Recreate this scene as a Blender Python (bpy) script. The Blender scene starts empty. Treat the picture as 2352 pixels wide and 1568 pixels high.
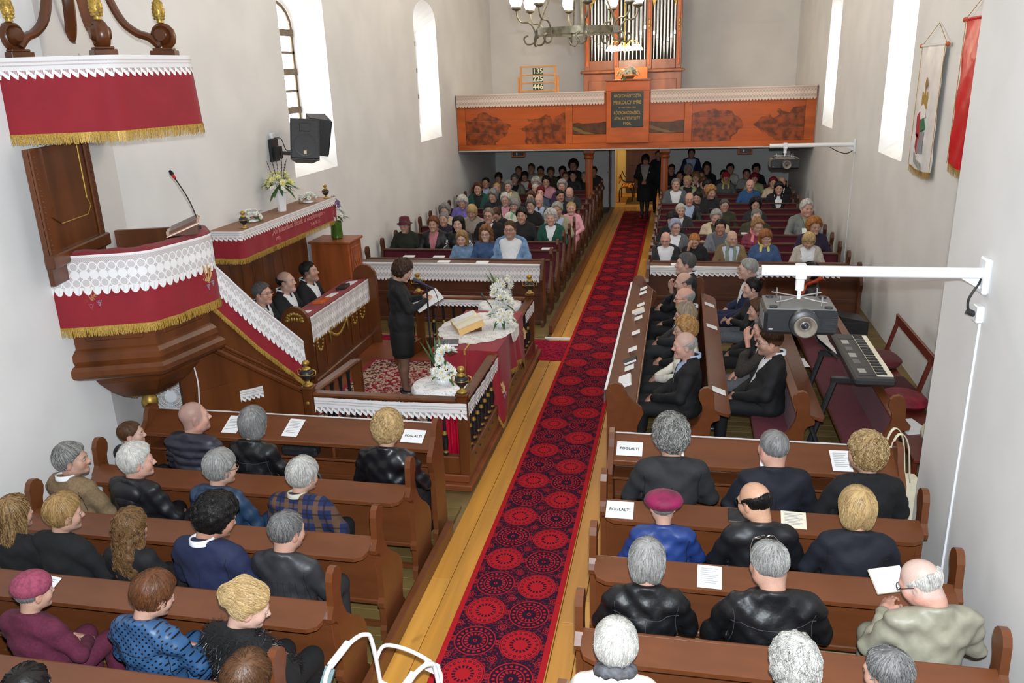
import bpy, math, random
import numpy as np
from mathutils import Vector, Matrix
R = math.radians
PI = math.pi
random.seed(7)
rng = np.random.default_rng(7)
sc = bpy.context.scene
COL = sc.collection

# ------------------------------------------------------------------ camera
CAM_H = 3.9
yaw, pit, rol = 0.209398, 0.319016, -0.0345397
fw = Vector((-math.sin(yaw) * math.cos(pit), math.cos(yaw) * math.cos(pit), -math.sin(pit)))
rt = Vector((math.cos(yaw), math.sin(yaw), 0))
up = rt.cross(fw)
rt2 = math.cos(rol) * rt + math.sin(rol) * up
up2 = -math.sin(rol) * rt + math.cos(rol) * up
cd = bpy.data.cameras.new('camera')
cam = bpy.data.objects.new('camera', cd)
COL.objects.link(cam)
m = Matrix((rt2, up2, -fw)).transposed().to_4x4()
m.translation = Vector((0, 0, CAM_H))
cam.matrix_world = m
cd.sensor_width = 36
cd.lens = 36 * 1860.71 / 2352
cd.clip_start = 0.05
sc.camera = cam

# ------------------------------------------------------------------ light
sc.cycles.max_bounces = 6; sc.cycles.diffuse_bounces = 3; sc.cycles.glossy_bounces = 2; sc.cycles.transmission_bounces = 2; sc.cycles.transparent_max_bounces = 6; sc.cycles.caustics_reflective = False; sc.cycles.caustics_refractive = False
sc.view_settings.view_transform = 'Standard'
sc.view_settings.look = 'None'
sc.view_settings.exposure = 0.36
sc.view_settings.gamma = 1
sc.view_settings.use_curve_mapping = False
w = bpy.data.worlds.new('sky'); sc.world = w; w.use_nodes = True
w.node_tree.nodes['Background'].inputs[0].default_value = (0.80, 0.90, 1.0, 1)
w.node_tree.nodes['Background'].inputs[1].default_value = 1.6


def lamp(name, kind, loc, power, color=(1, 1, 1), size=0.1, rot=None, spot=None):
    l = bpy.data.lights.new(name, kind)
    l.energy = power
    l.color = color
    if kind == 'AREA':
        l.shape = 'RECTANGLE'; l.size = size[0]; l.size_y = size[1]
    elif kind in ('POINT', 'SPOT'):
        l.shadow_soft_size = size
    if kind == 'SPOT':
        l.spot_size = spot; l.spot_blend = 0.35
    o = bpy.data.objects.new(name, l)
    o.location = loc
    if rot is not None:
        o.rotation_euler = rot
    COL.objects.link(o)
    o['kind'] = 'helper'
    return o


# the photographer's flash: a small real lamp just above the lens, aimed like the camera
FLASH = lamp('camera_flash', 'SPOT', (0.03, 0.02, CAM_H + 0.16), 1480, (0.86, 0.93, 1.0), 0.03, spot=R(115))
FLASH.matrix_world = Matrix.Translation(Vector((0.03, 0.02, CAM_H + 0.16))) @ (Matrix((rt2, up2, -fw)).transposed().to_4x4() @ Matrix.Rotation(R(13), 4, 'X'))


# ------------------------------------------------------------------ node expressions
class E:
    """a scalar socket with operators: builds Math nodes"""
    def __init__(s, nt, k):
        s.nt, s.k = nt, k

    def _m(s, op, *a):
        n = s.nt.nodes.new('ShaderNodeMath'); n.operation = op
        for i, v in enumerate((s,) + a):
            if isinstance(v, E):
                s.nt.links.new(v.k, n.inputs[i])
            else:
                n.inputs[i].default_value = float(v)
        return E(s.nt, n.outputs[0])

    def __add__(s, o): return s._m('ADD', o)
    __radd__ = __add__
    def __sub__(s, o): return s._m('SUBTRACT', o)
    def __rsub__(s, o): return (s * -1) + o
    def __mul__(s, o): return s._m('MULTIPLY', o)
    __rmul__ = __mul__
    def __truediv__(s, o): return s._m('DIVIDE', o)
    def abs(s): return s._m('ABSOLUTE')
    def fr(s): return s._m('FRACT')
    def fl(s): return s._m('FLOOR')
    def sin(s): return s._m('SINE')
    def sqrt(s): return s._m('SQRT')
    def lt(s, o): return s._m('LESS_THAN', o)
    def gt(s, o): return s._m('GREATER_THAN', o)
    def mn(s, o): return s._m('MINIMUM', o)
    def mx(s, o): return s._m('MAXIMUM', o)
    def mod(s, o): return s._m('FLOORED_MODULO', o)
    def atan2(s, o): return s._m('ARCTAN2', o)
    def ss(s, a, b):
        n = s.nt.nodes.new('ShaderNodeMapRange'); n.interpolation_type = 'SMOOTHSTEP'
        s.nt.links.new(s.k, n.inputs[0]); n.inputs[1].default_value = a; n.inputs[2].default_value = b
        return E(s.nt, n.outputs[0])


def sock(nt, coord='Object', which=None):
    t = nt.nodes.new('ShaderNodeTexCoord')
    s = nt.nodes.new('ShaderNodeSeparateXYZ')
    nt.links.new(t.outputs[coord], s.inputs[0])
    return E(nt, s.outputs[0]), E(nt, s.outputs[1]), E(nt, s.outputs[2])


def mixc(nt, f, a, b):
    n = nt.nodes.new('ShaderNodeMix'); n.data_type = 'RGBA'
    if isinstance(f, E): nt.links.new(f.k, n.inputs[0])
    else: n.inputs[0].default_value = f
    for i, v in ((6, a), (7, b)):
        if hasattr(v, 'is_linked'): nt.links.new(v, n.inputs[i])
        else: n.inputs[i].default_value = (*v[:3], 1)
    return n.outputs[2]


def noise(nt, scale, stretch=(1, 1, 1), detail=3, coord='Object', dist=0.0):
    t = nt.nodes.new('ShaderNodeTexCoord'); mp = nt.nodes.new('ShaderNodeMapping')
    mp.inputs['Scale'].default_value = stretch
    nt.links.new(t.outputs[coord], mp.inputs[0])
    n = nt.nodes.new('ShaderNodeTexNoise'); n.inputs['Scale'].default_value = scale
    n.inputs['Detail'].default_value = detail; n.inputs['Distortion'].default_value = dist
    nt.links.new(mp.outputs[0], n.inputs['Vector'])
    return E(nt, n.outputs[0])


def srgb(r, g, b):
    f = lambda c: (c / 255 / 12.92) if c <= 10 else ((c / 255 + 0.055) / 1.055) ** 2.4
    return (f(r), f(g), f(b))


def newmat(name):
    m = bpy.data.materials.new(name); m.use_nodes = True
    nt = m.node_tree
    return m, nt, nt.nodes['Principled BSDF']


def setp(p, rough=.5, metal=0, spec=.5, coat=0, sheen=0):
    p.inputs['Roughness'].default_value = rough
    p.inputs['Metallic'].default_value = metal
    p.inputs['Specular IOR Level'].default_value = spec
    p.inputs['Coat Weight'].default_value = coat
    p.inputs['Coat Roughness'].default_value = 0.15
    p.inputs['Sheen Weight'].default_value = sheen


def bump(nt, p, h, strength=.3, dist=.01):
    b = nt.nodes.new('ShaderNodeBump'); b.inputs['Strength'].default_value = strength
    b.inputs['Distance'].default_value = dist
    nt.links.new(h.k, b.inputs['Height']); nt.links.new(b.outputs[0], p.inputs['Normal'])


MATS = {}


def mat(name, c, rough=.5, var=.12, scale=6, stretch=(1, 1, 1), bmp=0, metal=0, spec=.5, coat=0, sheen=0, detail=3, bscale=None, bd=.01):
    if name in MATS: return MATS[name]
    m, nt, p = newmat(name)
    setp(p, rough, metal, spec, coat, sheen)
    if var:
        n = noise(nt, scale, stretch, detail)
        a = [max(0, x * (1 - var)) for x in c]; b = [min(1, x * (1 + var)) for x in c]
        nt.links.new(mixc(nt, n.ss(.3, .7), a, b), p.inputs['Base Color'])
        if bmp:
            bump(nt, p, noise(nt, bscale or scale * 4, stretch, 2) if bscale else n, bmp, bd)
    else:
        p.inputs['Base Color'].default_value = (*c, 1)
    MATS[name] = m
    return m


def emis(name, c, s):
    if name in MATS: return MATS[name]
    m, nt, p = newmat(name)
    p.inputs['Base Color'].default_value = (*c, 1)
    p.inputs['Emission Color'].default_value = (*c, 1); p.inputs['Emission Strength'].default_value = s
    MATS[name] = m
    return m


# ------------------------------------------------------------------ objects
def tag(o, label=None, cat=None, group=None, kind=None):
    if label: o['label'] = label
    if cat: o['category'] = cat
    if group: o['group'] = group
    if kind: o['kind'] = kind
    return o


def thing(name, label, cat, loc=(0, 0, 0), rz=0, group=None):
    o = bpy.data.objects.new(name, None); COL.objects.link(o)
    o.empty_display_size = .1
    o.location = loc; o.rotation_euler = (0, 0, rz)
    return tag(o, label, cat, group)


def link(name, me, parent=None, loc=(0, 0, 0), rot=(0, 0, 0), scale=None):
    o = bpy.data.objects.new(name, me); COL.objects.link(o)
    o.location = loc; o.rotation_euler = rot
    if scale: o.scale = scale
    if parent is not None: o.parent = parent
    return o


class MB:
    """collects shapes, builds one mesh"""
    def __init__(s):
        s.v, s.f, s.uv = [], [], []

    def add(s, v, f, M=None):
        n = len(s.v)
        if M is not None: v = [M @ Vector(p) for p in v]
        s.v += [tuple(p) for p in v]
        s.f += [tuple(i + n for i in q) for q in f]
        return s

    def box(s, a, b, c=0.0, M=None):
        """axis box from corner a to corner b with chamfer c"""
        x0, y0, z0 = [min(p, q) for p, q in zip(a, b)]; x1, y1, z1 = [max(p, q) for p, q in zip(a, b)]
        if c <= 0:
            v = [(x, y, z) for x in (x0, x1) for y in (y0, y1) for z in (z0, z1)]
            f = [(0, 1, 3, 2), (4, 6, 7, 5), (0, 4, 5, 1), (2, 3, 7, 6), (0, 2, 6, 4), (1, 5, 7, 3)]
            return s.add(v, f, M)
        c = min(c, (x1 - x0) * .45, (y1 - y0) * .45, (z1 - z0) * .45)
        v = []; idx = {}
        for ix, x in enumerate((x0, x1)):
            for iy, y in enumerate((y0, y1)):
                for iz, z in enumerate((z0, z1)):
                    sx, sy, sz = [1 - 2 * i for i in (ix, iy, iz)]
                    for ax in range(3):
                        q = [x + sx * c, y + sy * c, z + sz * c]; q[ax] = (x, y, z)[ax]
                        idx[ix, iy, iz, ax] = len(v); v.append(tuple(q))
        f = []
        for ax in range(3):
            o1, o2 = [(1, 2), (0, 2), (0, 1)][ax]
            for e in (0, 1):
                q = []
                for a1, a2 in ((0, 0), (1, 0), (1, 1), (0, 1)):
                    k = [0, 0, 0]; k[ax] = e; k[o1] = a1; k[o2] = a2; q.append(idx[(*k, ax)])
                f.append(q if (e == 1) ^ (ax == 1) else q[::-1])
        for ax in range(3):
            o1, o2 = [(1, 2), (0, 2), (0, 1)][ax]
            for a1 in (0, 1):
                for a2 in (0, 1):
                    k0 = [0, 0, 0]; k0[o1] = a1; k0[o2] = a2; k1 = list(k0); k1[ax] = 1
                    q = [idx[(*k0, o1)], idx[(*k0, o2)], idx[(*k1, o2)], idx[(*k1, o1)]]
                    f.append(q if (a1 == a2) ^ (ax == 1) else q[::-1])
        for ix in (0, 1):
            for iy in (0, 1):
                for iz in (0, 1):
                    q = [idx[ix, iy, iz, a] for a in range(3)]
                    f.append(q if (ix + iy + iz) % 2 else q[::-1])
        return s.add(v, f, M)

    def prism(s, poly, h0, h1, axis='z', M=None):
        """extrude polygon; axis is the extrusion axis; poly in the other two axes (x:(y,z), y:(x,z), z:(x,y))"""
        n = len(poly)
        mk = {'x': lambda p, h: (h, p[0], p[1]), 'y': lambda p, h: (p[0], h, p[1]), 'z': lambda p, h: (p[0], p[1], h)}[axis]
        v = [mk(p, h0) for p in poly] + [mk(p, h1) for p in poly]
        f = [tuple(range(n))[::-1], tuple(range(n, 2 * n))] + [(i, (i + 1) % n, n + (i + 1) % n, n + i) for i in range(n)]
        return s.add(v, f, M)

    def lathe(s, prof, seg=16, M=None, sq=None):
        """prof: (r,z) list, around z"""
        v, f = [], []
        for r, z in prof:
            for i in range(seg):
                a = 2 * PI * (i + (.5 if sq else 0)) / seg
                v.append((r * math.cos(a), r * math.sin(a), z))
        for j in range(len(prof) - 1):
            for i in range(seg):
                k = (i + 1) % seg
                f.append((j * seg + i, j * seg + k, (j + 1) * seg + k, (j + 1) * seg + i))
        if prof[0][0] > 1e-4: f.append(tuple(range(seg))[::-1])
        if prof[-1][0] > 1e-4: f.append(tuple(range((len(prof) - 1) * seg, len(prof) * seg)))
        return s.add(v, f, M)

    def tube(s, pts, r, seg=8, M=None, flat=None, closed=False):
        """tube along pts; r number or list; flat=(a,b) scales"""
        pts = [Vector(p) for p in pts]; n = len(pts)
        rs = r if isinstance(r, (list, tuple)) else [r] * n
        v, f = [], []; u = None
        for i in range(n):
            t = (pts[(i + 1) % n if closed else min(i + 1, n - 1)] - pts[i - 1 if (closed or i) else 0])
            if t.length < 1e-9: t = Vector((0, 0, 1))
            t.normalize()
            if u is None:
                u = t.cross(Vector((0, 0, 1)))
                if u.length < .05: u = t.cross(Vector((1, 0, 0)))
            u = (u - t * u.dot(t)).normalized(); wv = t.cross(u)
            for k in range(seg):
                a = 2 * PI * k / seg
                fa, fb = flat or (1, 1)
                v.append(pts[i] + (u * math.cos(a) * fa + wv * math.sin(a) * fb) * rs[i])
        rng_ = n if closed else n - 1
        for i in range(rng_):
            j = (i + 1) % n
            for k in range(seg):
                l = (k + 1) % seg
                f.append((i * seg + k, i * seg + l, j * seg + l, j * seg + k))
        if not closed:
            f.append(tuple(range(seg))[::-1]); f.append(tuple(range((n - 1) * seg, n * seg)))
        return s.add(v, f, M)

    def ball(s, c, r, seg=12, rings=8, M=None):
        rr = r if isinstance(r, (list, tuple)) else (r, r, r)
        v = [(c[0], c[1], c[2] - rr[2])]; f = []
        for j in range(1, rings):
            p = PI * j / rings
            for i in range(seg):
                a = 2 * PI * i / seg
                v.append((c[0] + rr[0] * math.sin(p) * math.cos(a), c[1] + rr[1] * math.sin(p) * math.sin(a), c[2] - rr[2] * math.cos(p)))
        v.append((c[0], c[1], c[2] + rr[2]))
        for i in range(seg):
            k = (i + 1) % seg
            f.append((0, 1 + k, 1 + i))
            for j in range(rings - 2):
                f.append((1 + j * seg + i, 1 + j * seg + k, 1 + (j + 1) * seg + k, 1 + (j + 1) * seg + i))
            f.append((1 + (rings - 2) * seg + i, 1 + (rings - 2) * seg + k, len(v) - 1))
        return s.add(v, f, M)

    def grid(s, rows, M=None):
        """rows: list of equally long point lists"""
        n = len(rows[0]); v = [p for r in rows for p in r]
        f = [(j * n + i, j * n + i + 1, (j + 1) * n + i + 1, (j + 1) * n + i) for j in range(len(rows) - 1) for i in range(n - 1)]
        return s.add(v, f, M)

    def mesh(s, name, material=None, smooth=False, uv=None):
        me = bpy.data.meshes.new(name)
        me.from_pydata(s.v, [], s.f)
        if smooth:
            me.shade_smooth()
            if smooth == 'auto': me.set_sharp_from_angle(angle=R(40))
        if uv is not None:
            l = me.uv_layers.new(name='UVMap')
            vi = np.empty(len(me.loops), dtype=np.int32); me.loops.foreach_get('vertex_index', vi)
            l.data.foreach_set('uv', np.asarray(uv, dtype=np.float32)[vi].ravel())
        if material is not None:
            for q in (material if isinstance(material, (list, tuple)) else [material]): me.materials.append(q)
        me.update()
        return me

    def obj(s, name, material=None, parent=None, smooth=False, loc=(0, 0, 0), rot=(0, 0, 0), uv=None):
        return link(name, s.mesh(name, material, smooth, uv), parent, loc, rot)


def T(x, y, z): return Matrix.Translation(Vector((x, y, z)))
def RZ(a): return Matrix.Rotation(a, 4, 'Z')
def RX(a): return Matrix.Rotation(a, 4, 'X')
def RY(a): return Matrix.Rotation(a, 4, 'Y')


def solid(o, t, off=0):
    md = o.modifiers.new('thickness', 'SOLIDIFY'); md.thickness = t; md.offset = off
    return o


def text(name, body, size, loc, rot, material, parent, bold=False, ext=.0008, align='CENTER', xs=1.0):
    cu = bpy.data.curves.new(name, 'FONT'); cu.body = body; cu.size = size; cu.extrude = ext
    cu.align_x = align; cu.align_y = 'CENTER'; cu.resolution_u = 3
    if bold: cu.offset = size * .018
    cu.materials.append(material)
    tmp = bpy.data.objects.new(name, cu)
    me = bpy.data.meshes.new_from_object(tmp)
    bpy.data.objects.remove(tmp)
    o = link(name, me, parent, loc, rot, (xs, 1, 1))
    return o


def smooth_path(pts, n=6):
    """Catmull-Rom"""
    P = [Vector(p) for p in pts]; out = []
    for i in range(len(P) - 1):
        a, b, c, d = P[max(i - 1, 0)], P[i], P[i + 1], P[min(i + 2, len(P) - 1)]
        for k in range(n):
            t = k / n
            out.append(.5 * ((2 * b) + (c - a) * t + (2 * a - 5 * b + 4 * c - d) * t * t + (3 * b - a - 3 * c + d) * t ** 3))
    out.append(P[-1])
    return out
# ------------------------------------------------------------------ the room
XL, XR, YB = -5.5, 3.0, 24.4
NXL, NXR = -5.10, 1.93          # walls of the narrower end where the camera stands
NYL, NYR = 6.08, 6.3
ZC = 7.2
PLASTER = mat('plaster', (0.76, 0.745, 0.725), .85, .04, 1.3, bmp=.12, bscale=25, bd=.004)
WOOD_DK = mat('dark_varnished_wood', srgb(96, 52, 24), .32, .30, 5, (1, 1, .12), bmp=.08)
WOOD_PEW = mat('brown_painted_wood', srgb(104, 58, 31), .30, .10, 9, (.3, 1, 1), bmp=.05)
WOOD_RED = mat('reddish_wood', srgb(150, 78, 38), .35, .28, 5, (1, 1, .12), bmp=.05)
WOOD_ORG = mat('orange_varnished_wood', srgb(192, 95, 42), .33, .2, 4, (.25, 1, 1), bmp=.05, spec=.25)
MAROON = mat('maroon_velvet', srgb(88, 12, 34), .85, .18, 30, sheen=.06)
GOLD = mat('gold_paint', srgb(176, 144, 70), .42, .3, 20, metal=.65)
WHITE_METAL = mat('white_enamel', (.86, .87, .88), .35, 0)
BLACK_PL = mat('black_plastic', (.018, .018, .02), .42, .3, 40)
BLACK_MT = mat('black_iron', (.02, .02, .022), .4, .2, 30)
IRON = mat('grey_wrought_iron', srgb(120, 112, 92), .45, .3, 20, metal=.5)
PAPER = mat('white_paper', (.84, .84, .84), .8, .02, 3)
PAGE = mat('cream_paper', srgb(236, 226, 202), .8, .03, 3)
INK = mat('ink', (.03, .03, .03), .7, 0)
GREYINK = mat('grey_print', (.42, .42, .42), .8, 0)
CHROME = mat('chrome', (.75, .75, .76), .2, 0, metal=1)
BRASS = mat('brass', srgb(212, 170, 84), .25, 0, metal=1)


def arch(y0, y1, z0, z1, n=10, rise=None):
    """outline: bottom y0 -> bottom y1 -> arch back to y0"""
    r = (y1 - y0) / 2; h = rise or r * .55
    pts = [(y0, z0), (y1, z0)]
    for i in range(n + 1):
        a = PI * i / n
        pts.append(((y0 + y1) / 2 + r * math.cos(a), z1 - h + h * math.sin(a)))
    return pts


def window_wall(name, X, y0, y1, z1, wins, sg, extra):
    """inner wall face at X with arched, splayed openings; sg = direction to the outside"""
    mb = MB()
    y = y0
    for wi in wins:
        a, b, s, t = wi
        o = arch(a, b, s, t); top = o[2:]
        mb.grid([[(X, y, 0), (X, a, 0)], [(X, y, z1), (X, a, z1)]])
        mb.grid([[(X, a, 0), (X, b, 0)], [(X, a, s), (X, b, s)]])
        mb.grid([[(X, p[0], p[1]) for p in top], [(X, p[0], z1) for p in top]])
        i2 = arch(a + .2, b - .13, s + .34, t - .38, rise=(b - a) / 2 * .5)
        XO = X + sg * .5
        mb.grid([[(X, p[0], p[1]) for p in o + o[:1]], [(XO, p[0], p[1]) for p in i2 + i2[:1]]])
        y = b
    mb.grid([[(X, y, 0), (X, y1, 0)], [(X, y, z1), (X, y1, z1)]])
    for e in extra: mb.grid(e)
    o = mb.obj(name, PLASTER)
    return tag(o, kind='structure')


WINS_L = [(11.12, 12.65, 2.56, 5.45), (17.17, 18.8, 2.56, 5.45)]
WINS_R = [(12.31, 13.75, 2.56, 5.45), (18.0, 19.3, 2.62, 5.45)]
wl = window_wall('wall_left', XL, 7.25, YB, ZC, WINS_L, -1,
                 [[[(NXL, -1.5, 0), (NXL, NYL, 0), (XL, 7.25, 0)], [(NXL, -1.5, ZC), (NXL, NYL, ZC), (XL, 7.25, ZC)]]])
wr = window_wall('wall_right', XR, NYR, YB, ZC, WINS_R, 1,
                 [[[(NXR, -1.5, 0), (NXR, NYR, 0), (XR, NYR, 0)], [(NXR, -1.5, ZC), (NXR, NYR, ZC), (XR, NYR, ZC)]]])
mb = MB()
DX0, DX1, DZ = -1.9, -0.52, 2.02
for r in ([(XL, 0), (DX0, 0), (XL, ZC), (DX0, ZC)], [(DX0, DZ), (DX1, DZ), (DX0, ZC), (DX1, ZC)], [(DX1, 0), (XR, 0), (DX1, ZC), (XR, ZC)]):
    mb.grid([[(r[0][0], YB, r[0][1]), (r[1][0], YB, r[1][1])], [(r[2][0], YB, r[2][1]), (r[3][0], YB, r[3][1])]])
# the ledge across the upper back wall, door reveals
mb.box((XL, YB - .05, 2.1), (XR, YB, 4.98))
mb.grid([[(DX0, YB, 0), (DX0, YB + .5, 0)], [(DX0, YB, DZ), (DX0, YB + .5, DZ)]])
mb.grid([[(DX1, YB, 0), (DX1, YB + .5, 0)], [(DX1, YB, DZ), (DX1, YB + .5, DZ)]])
tag(mb.obj('wall_back', PLASTER), kind='structure')
mb = MB(); mb.grid([[(NXL, -1.5, 0), (NXR, -1.5, 0)], [(NXL, -1.5, ZC), (NXR, -1.5, ZC)]])
tag(mb.obj('wall_front', PLASTER), kind='structure')
mb = MB(); mb.grid([[(XL - .1, -1.5, ZC), (XR + .1, -1.5, ZC)], [(XL - .1, YB + .1, ZC), (XR + .1, YB + .1, ZC)]])
tag(mb.obj('ceiling', mat('ceiling_plaster', (.84, .83, .81), .9, .03, 1)), kind='structure')

# windows: frames and bright daylit panes, each pane its own piece
FRAME = mat('weathered_window_wood', srgb(104, 84, 58), .6, .25, 12)
PANE = emis('daylit_frosted_pane', (.96, .98, 1.0), 7.5)
k = 0
for X, wins, sg in ((XL, WINS_L, -1), (XR, WINS_R, 1)):
    for (a, b, s, t) in wins:
        k += 1
        a, b, s, t = a + .2, b - .13, s + .34, t - .38
        XO = X + sg * .48
        mb = MB()
        o = arch(a, b, s, t, rise=(b - a + .33) / 2 * .5)
        inn = [((p[0] - (a + b) / 2) * .90 + (a + b) / 2, s + (p[1] - s) * .965 + .03) for p in o]
        for x0 in (XO, XO + sg * .05):
            mb.grid([[(x0, *p) for p in o + o[:1]], [(x0, *p) for p in inn + inn[:1]]])
        mb.grid([[(XO, *p) for p in inn + inn[:1]], [(XO + sg * .05, *p) for p in inn + inn[:1]]])
        ym = (a + b) / 2
        mb.box((XO, ym - .022, s), (XO + sg * .05, ym + .022, t - .03))
        rows = 7; h = (t - .18 - s) / rows
        for i in range(1, rows + 1):
            z = s + h * i; hh = .05 if i % 2 == 0 else .018
            if i == rows: continue
            mb.box((XO - sg * (.015 if i % 2 == 0 else 0), a, z - hh), (XO + sg * .05, b, z + hh))
        fr = tag(mb.obj('window_%d' % k, FRAME), kind='structure')
        for i in range(rows):
            for y0, y1 in ((a + .06, ym - .03), (ym + .03, b - .06)):
                z0, z1 = s + h * i + .02, s + h * (i + 1) - .02
                mb = MB()
                if i == rows - 1:
                    ztop = lambda y: t - .04 - ((abs(y - ym) / ((b - a) / 2)) ** 2.2) * .3
                    ys = [y0 + (y1 - y0) * q / 5 for q in range(6)]
                    poly = [(y0, z0), (y1, z0)] + [(y, ztop(y)) for y in ys[::-1]]
                else:
                    poly = [(y0, z0), (y1, z0), (y1, z1), (y0, z1)]
                mb.prism(poly, XO + sg * .02, XO + sg * .03, 'x')
                mb.obj('pane', PANE, fr)

# floors -------------------------------------------------------------
FLOOR_B = mat('floor_ground', srgb(120, 98, 60), .6, .2, 3)
fl = MB().box((XL - .1, -1.5, -.12), (XR + .1, YB + 3.2, -.03)).obj('floor', FLOOR_B); tag(fl, kind='structure')
PLANKS = []
for i, c in enumerate([(214, 150, 60), (204, 140, 52), (220, 158, 68), (196, 134, 54)]):
    m_, nt, p = newmat('honey_plank')
    setp(p, .42, spec=.4)
    n1 = noise(nt, 3, (3, .22, 1), 4, dist=.4); n2 = noise(nt, 7, (1, .6, 1), 2)
    c1 = mixc(nt, n1.ss(.3, .75), srgb(*[v * .86 for v in c]), srgb(*c))
    nt.links.new(mixc(nt, n2.ss(.68, .8) * .45, c1, srgb(140, 92, 40)), p.inputs['Base Color'])
    PLANKS.append(m_)
PLANK_OLIVE = mat('olive_painted_plank', srgb(112, 92, 50), .55, .25, 4, (.2, 1, 1))
PLANK_PALE = mat('pale_bare_plank', srgb(190, 162, 128), .6, .15, 5, (.2, 1, 1))
rr = random.Random(3)
xs = [-1.90, -1.735, -1.575, -1.40, -1.24, -1.08, -.92, -.79, -.62, -.46]
for i in range(len(xs) - 1):
    y = 1.6
    while y < 24.4:
        L = rr.uniform(3.4, 5.2); y2 = min(y + L, 24.4)
        mb = MB().box((xs[i] + .0025, y + .003, -.03), (xs[i + 1] - .0025, y2 - .003, rr.uniform(-.002, .0)), .003)
        mb.obj('floor_plank', PLANKS[rr.randrange(4)], fl); y = y2
for (x0, x1, y0, y1, mt) in ((-5.05, -1.95, 2.2, 6.6, PLANK_OLIVE), (-.46, 1.93, 2.2, 6.3, PLANK_PALE), (-.46, 3.0, 6.3, 12.4, PLANK_OLIVE)):
    y = y0
    while y < y1 - .01:
        MB().box((x0, y + .002, -.03), (x1, min(y + .145, y1) - .002, rr.uniform(.006, .010)), .003).obj('floor_plank', mt, fl)
        y += .145
MB().box((-5.5, 11.2, -.03), (-1.95, YB, .008)).obj('floor_boarding', PLANK_OLIVE, fl)
MB().box((-.46, 12.4, -.03), (3.0, YB, .008)).obj('floor_boarding', PLANK_OLIVE, fl)
k = 0
for (y0, y1) in ((1.8, 6.12), (12.0, 23.4)):
    k += 1
    tag(MB().box((-1.955, y0, 0), (-1.895, y1, .13), .008).obj('trim_%d' % k, WOOD_PEW), kind='structure')

# the raised altar platform
mb = MB()
mb.box((-5.5, 6.86, 0), (-1.91, 11.05, .07), .01)
mb.box((-5.5, 6.92, .07), (-1.95, 11.0, .15), .01)
DAIS = tag(mb.obj('floor_platform', mat('platform_wood', srgb(124, 66, 34), .4, .2, 5, (.2, 1, 1))), kind='structure')

# gallery ------------------------------------------------------------
mb = MB().box((XL, 20.22, 2.1), (XR, YB, 2.24))
GAL = tag(mb.obj('ceiling_gallery', mat('gallery_underside', (.75, .74, .73), .8, .05, 2)), kind='structure')

# lobby beyond the door
LOB = mat('lobby_cream', srgb(232, 208, 140), .8, .03, 2)
mb = MB()
mb.grid([[(DX0 - .15, YB + .5, 0), (DX0 - .15, YB + 3.0, 0)], [(DX0 - .15, YB + .5, 2.6), (DX0 - .15, YB + 3.0, 2.6)]])
mb.grid([[(DX0 - .15, YB + 3.0, 0), (DX1 + .4, YB + 3.0, 0)], [(DX0 - .15, YB + 3.0, 2.6), (DX1 + .4, YB + 3.0, 2.6)]])
mb.grid([[(DX1 + .4, YB + .5, 0), (DX1 + .4, YB + 3.0, 0)], [(DX1 + .4, YB + .5, 2.6), (DX1 + .4, YB + 3.0, 2.6)]])
mb.grid([[(DX0 - .15, YB + .5, 2.6), (DX1 + .4, YB + .5, 2.6)], [(DX0 - .15, YB + 3.0, 2.6), (DX1 + .4, YB + 3.0, 2.6)]])
mb.grid([[(DX0 - .15, YB + .5, 0), (DX0, YB + .5, 0)], [(DX0 - .15, YB + .5, 2.6), (DX0, YB + .5, 2.6)]])
mb.grid([[(DX1, YB + .5, 0), (DX1 + .4, YB + .5, 0)], [(DX1, YB + .5, 2.6), (DX1 + .4, YB + .5, 2.6)]])
tag(mb.obj('wall_lobby', LOB), kind='structure')
tag(MB().box((DX0 - .15, YB, -.02), (DX1 + .4, YB + 3.0, .004)).obj('floor_lobby', mat('lobby_floor_wood', srgb(206, 158, 92), .5, .12, 4)), kind='structure')
lamp('lobby_ceiling_lamp', 'POINT', (-1.3, YB + 1.6, 2.4), 22, (1, .82, .52), .15)
dk = mat('dark_door_wood', srgb(72, 40, 22), .4, .25, 6, (1, 1, .15))
def door(name, loc, rz, w, h, handle_x):
    mb = MB().box((0, -.025, 0), (w, .025, h), .006)
    o = mb.obj(name, dk, None, loc=loc, rot=(0, 0, rz)); tag(o, kind='structure')
    for c in (0, 1):
        for r0 in range(5):
            x0 = .08 + c * (w - .1) / 2; z0 = .12 + r0 * (h - .16) / 5
            for s in (-1, 1):
                MB().box((x0, s * .024, z0), (x0 + (w - .16) / 2 - .06, s * .036, z0 + (h - .16) / 5 - .05), .012).obj('door_panel', dk, o)
    mb = MB().box((handle_x - .02, -.034, 1.0), (handle_x + .02, -.025, 1.25), .004)
    mb.tube([(handle_x, -.03, 1.12), (handle_x, -.075, 1.12), (handle_x - .11, -.08, 1.12)], .009)
    mb.obj('door_handle', BRASS, o)
door('door_1', (-1.76, YB + 2.94, 0), 0, 1.15, 2.15, 1.05)
door('door_2', (-2.05, YB - .05, 0), R(-84), .72, 2.0, .65)
door('door_3', (-.50, YB + .02, 0), R(-87), .7, 2.0, .62)
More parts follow.
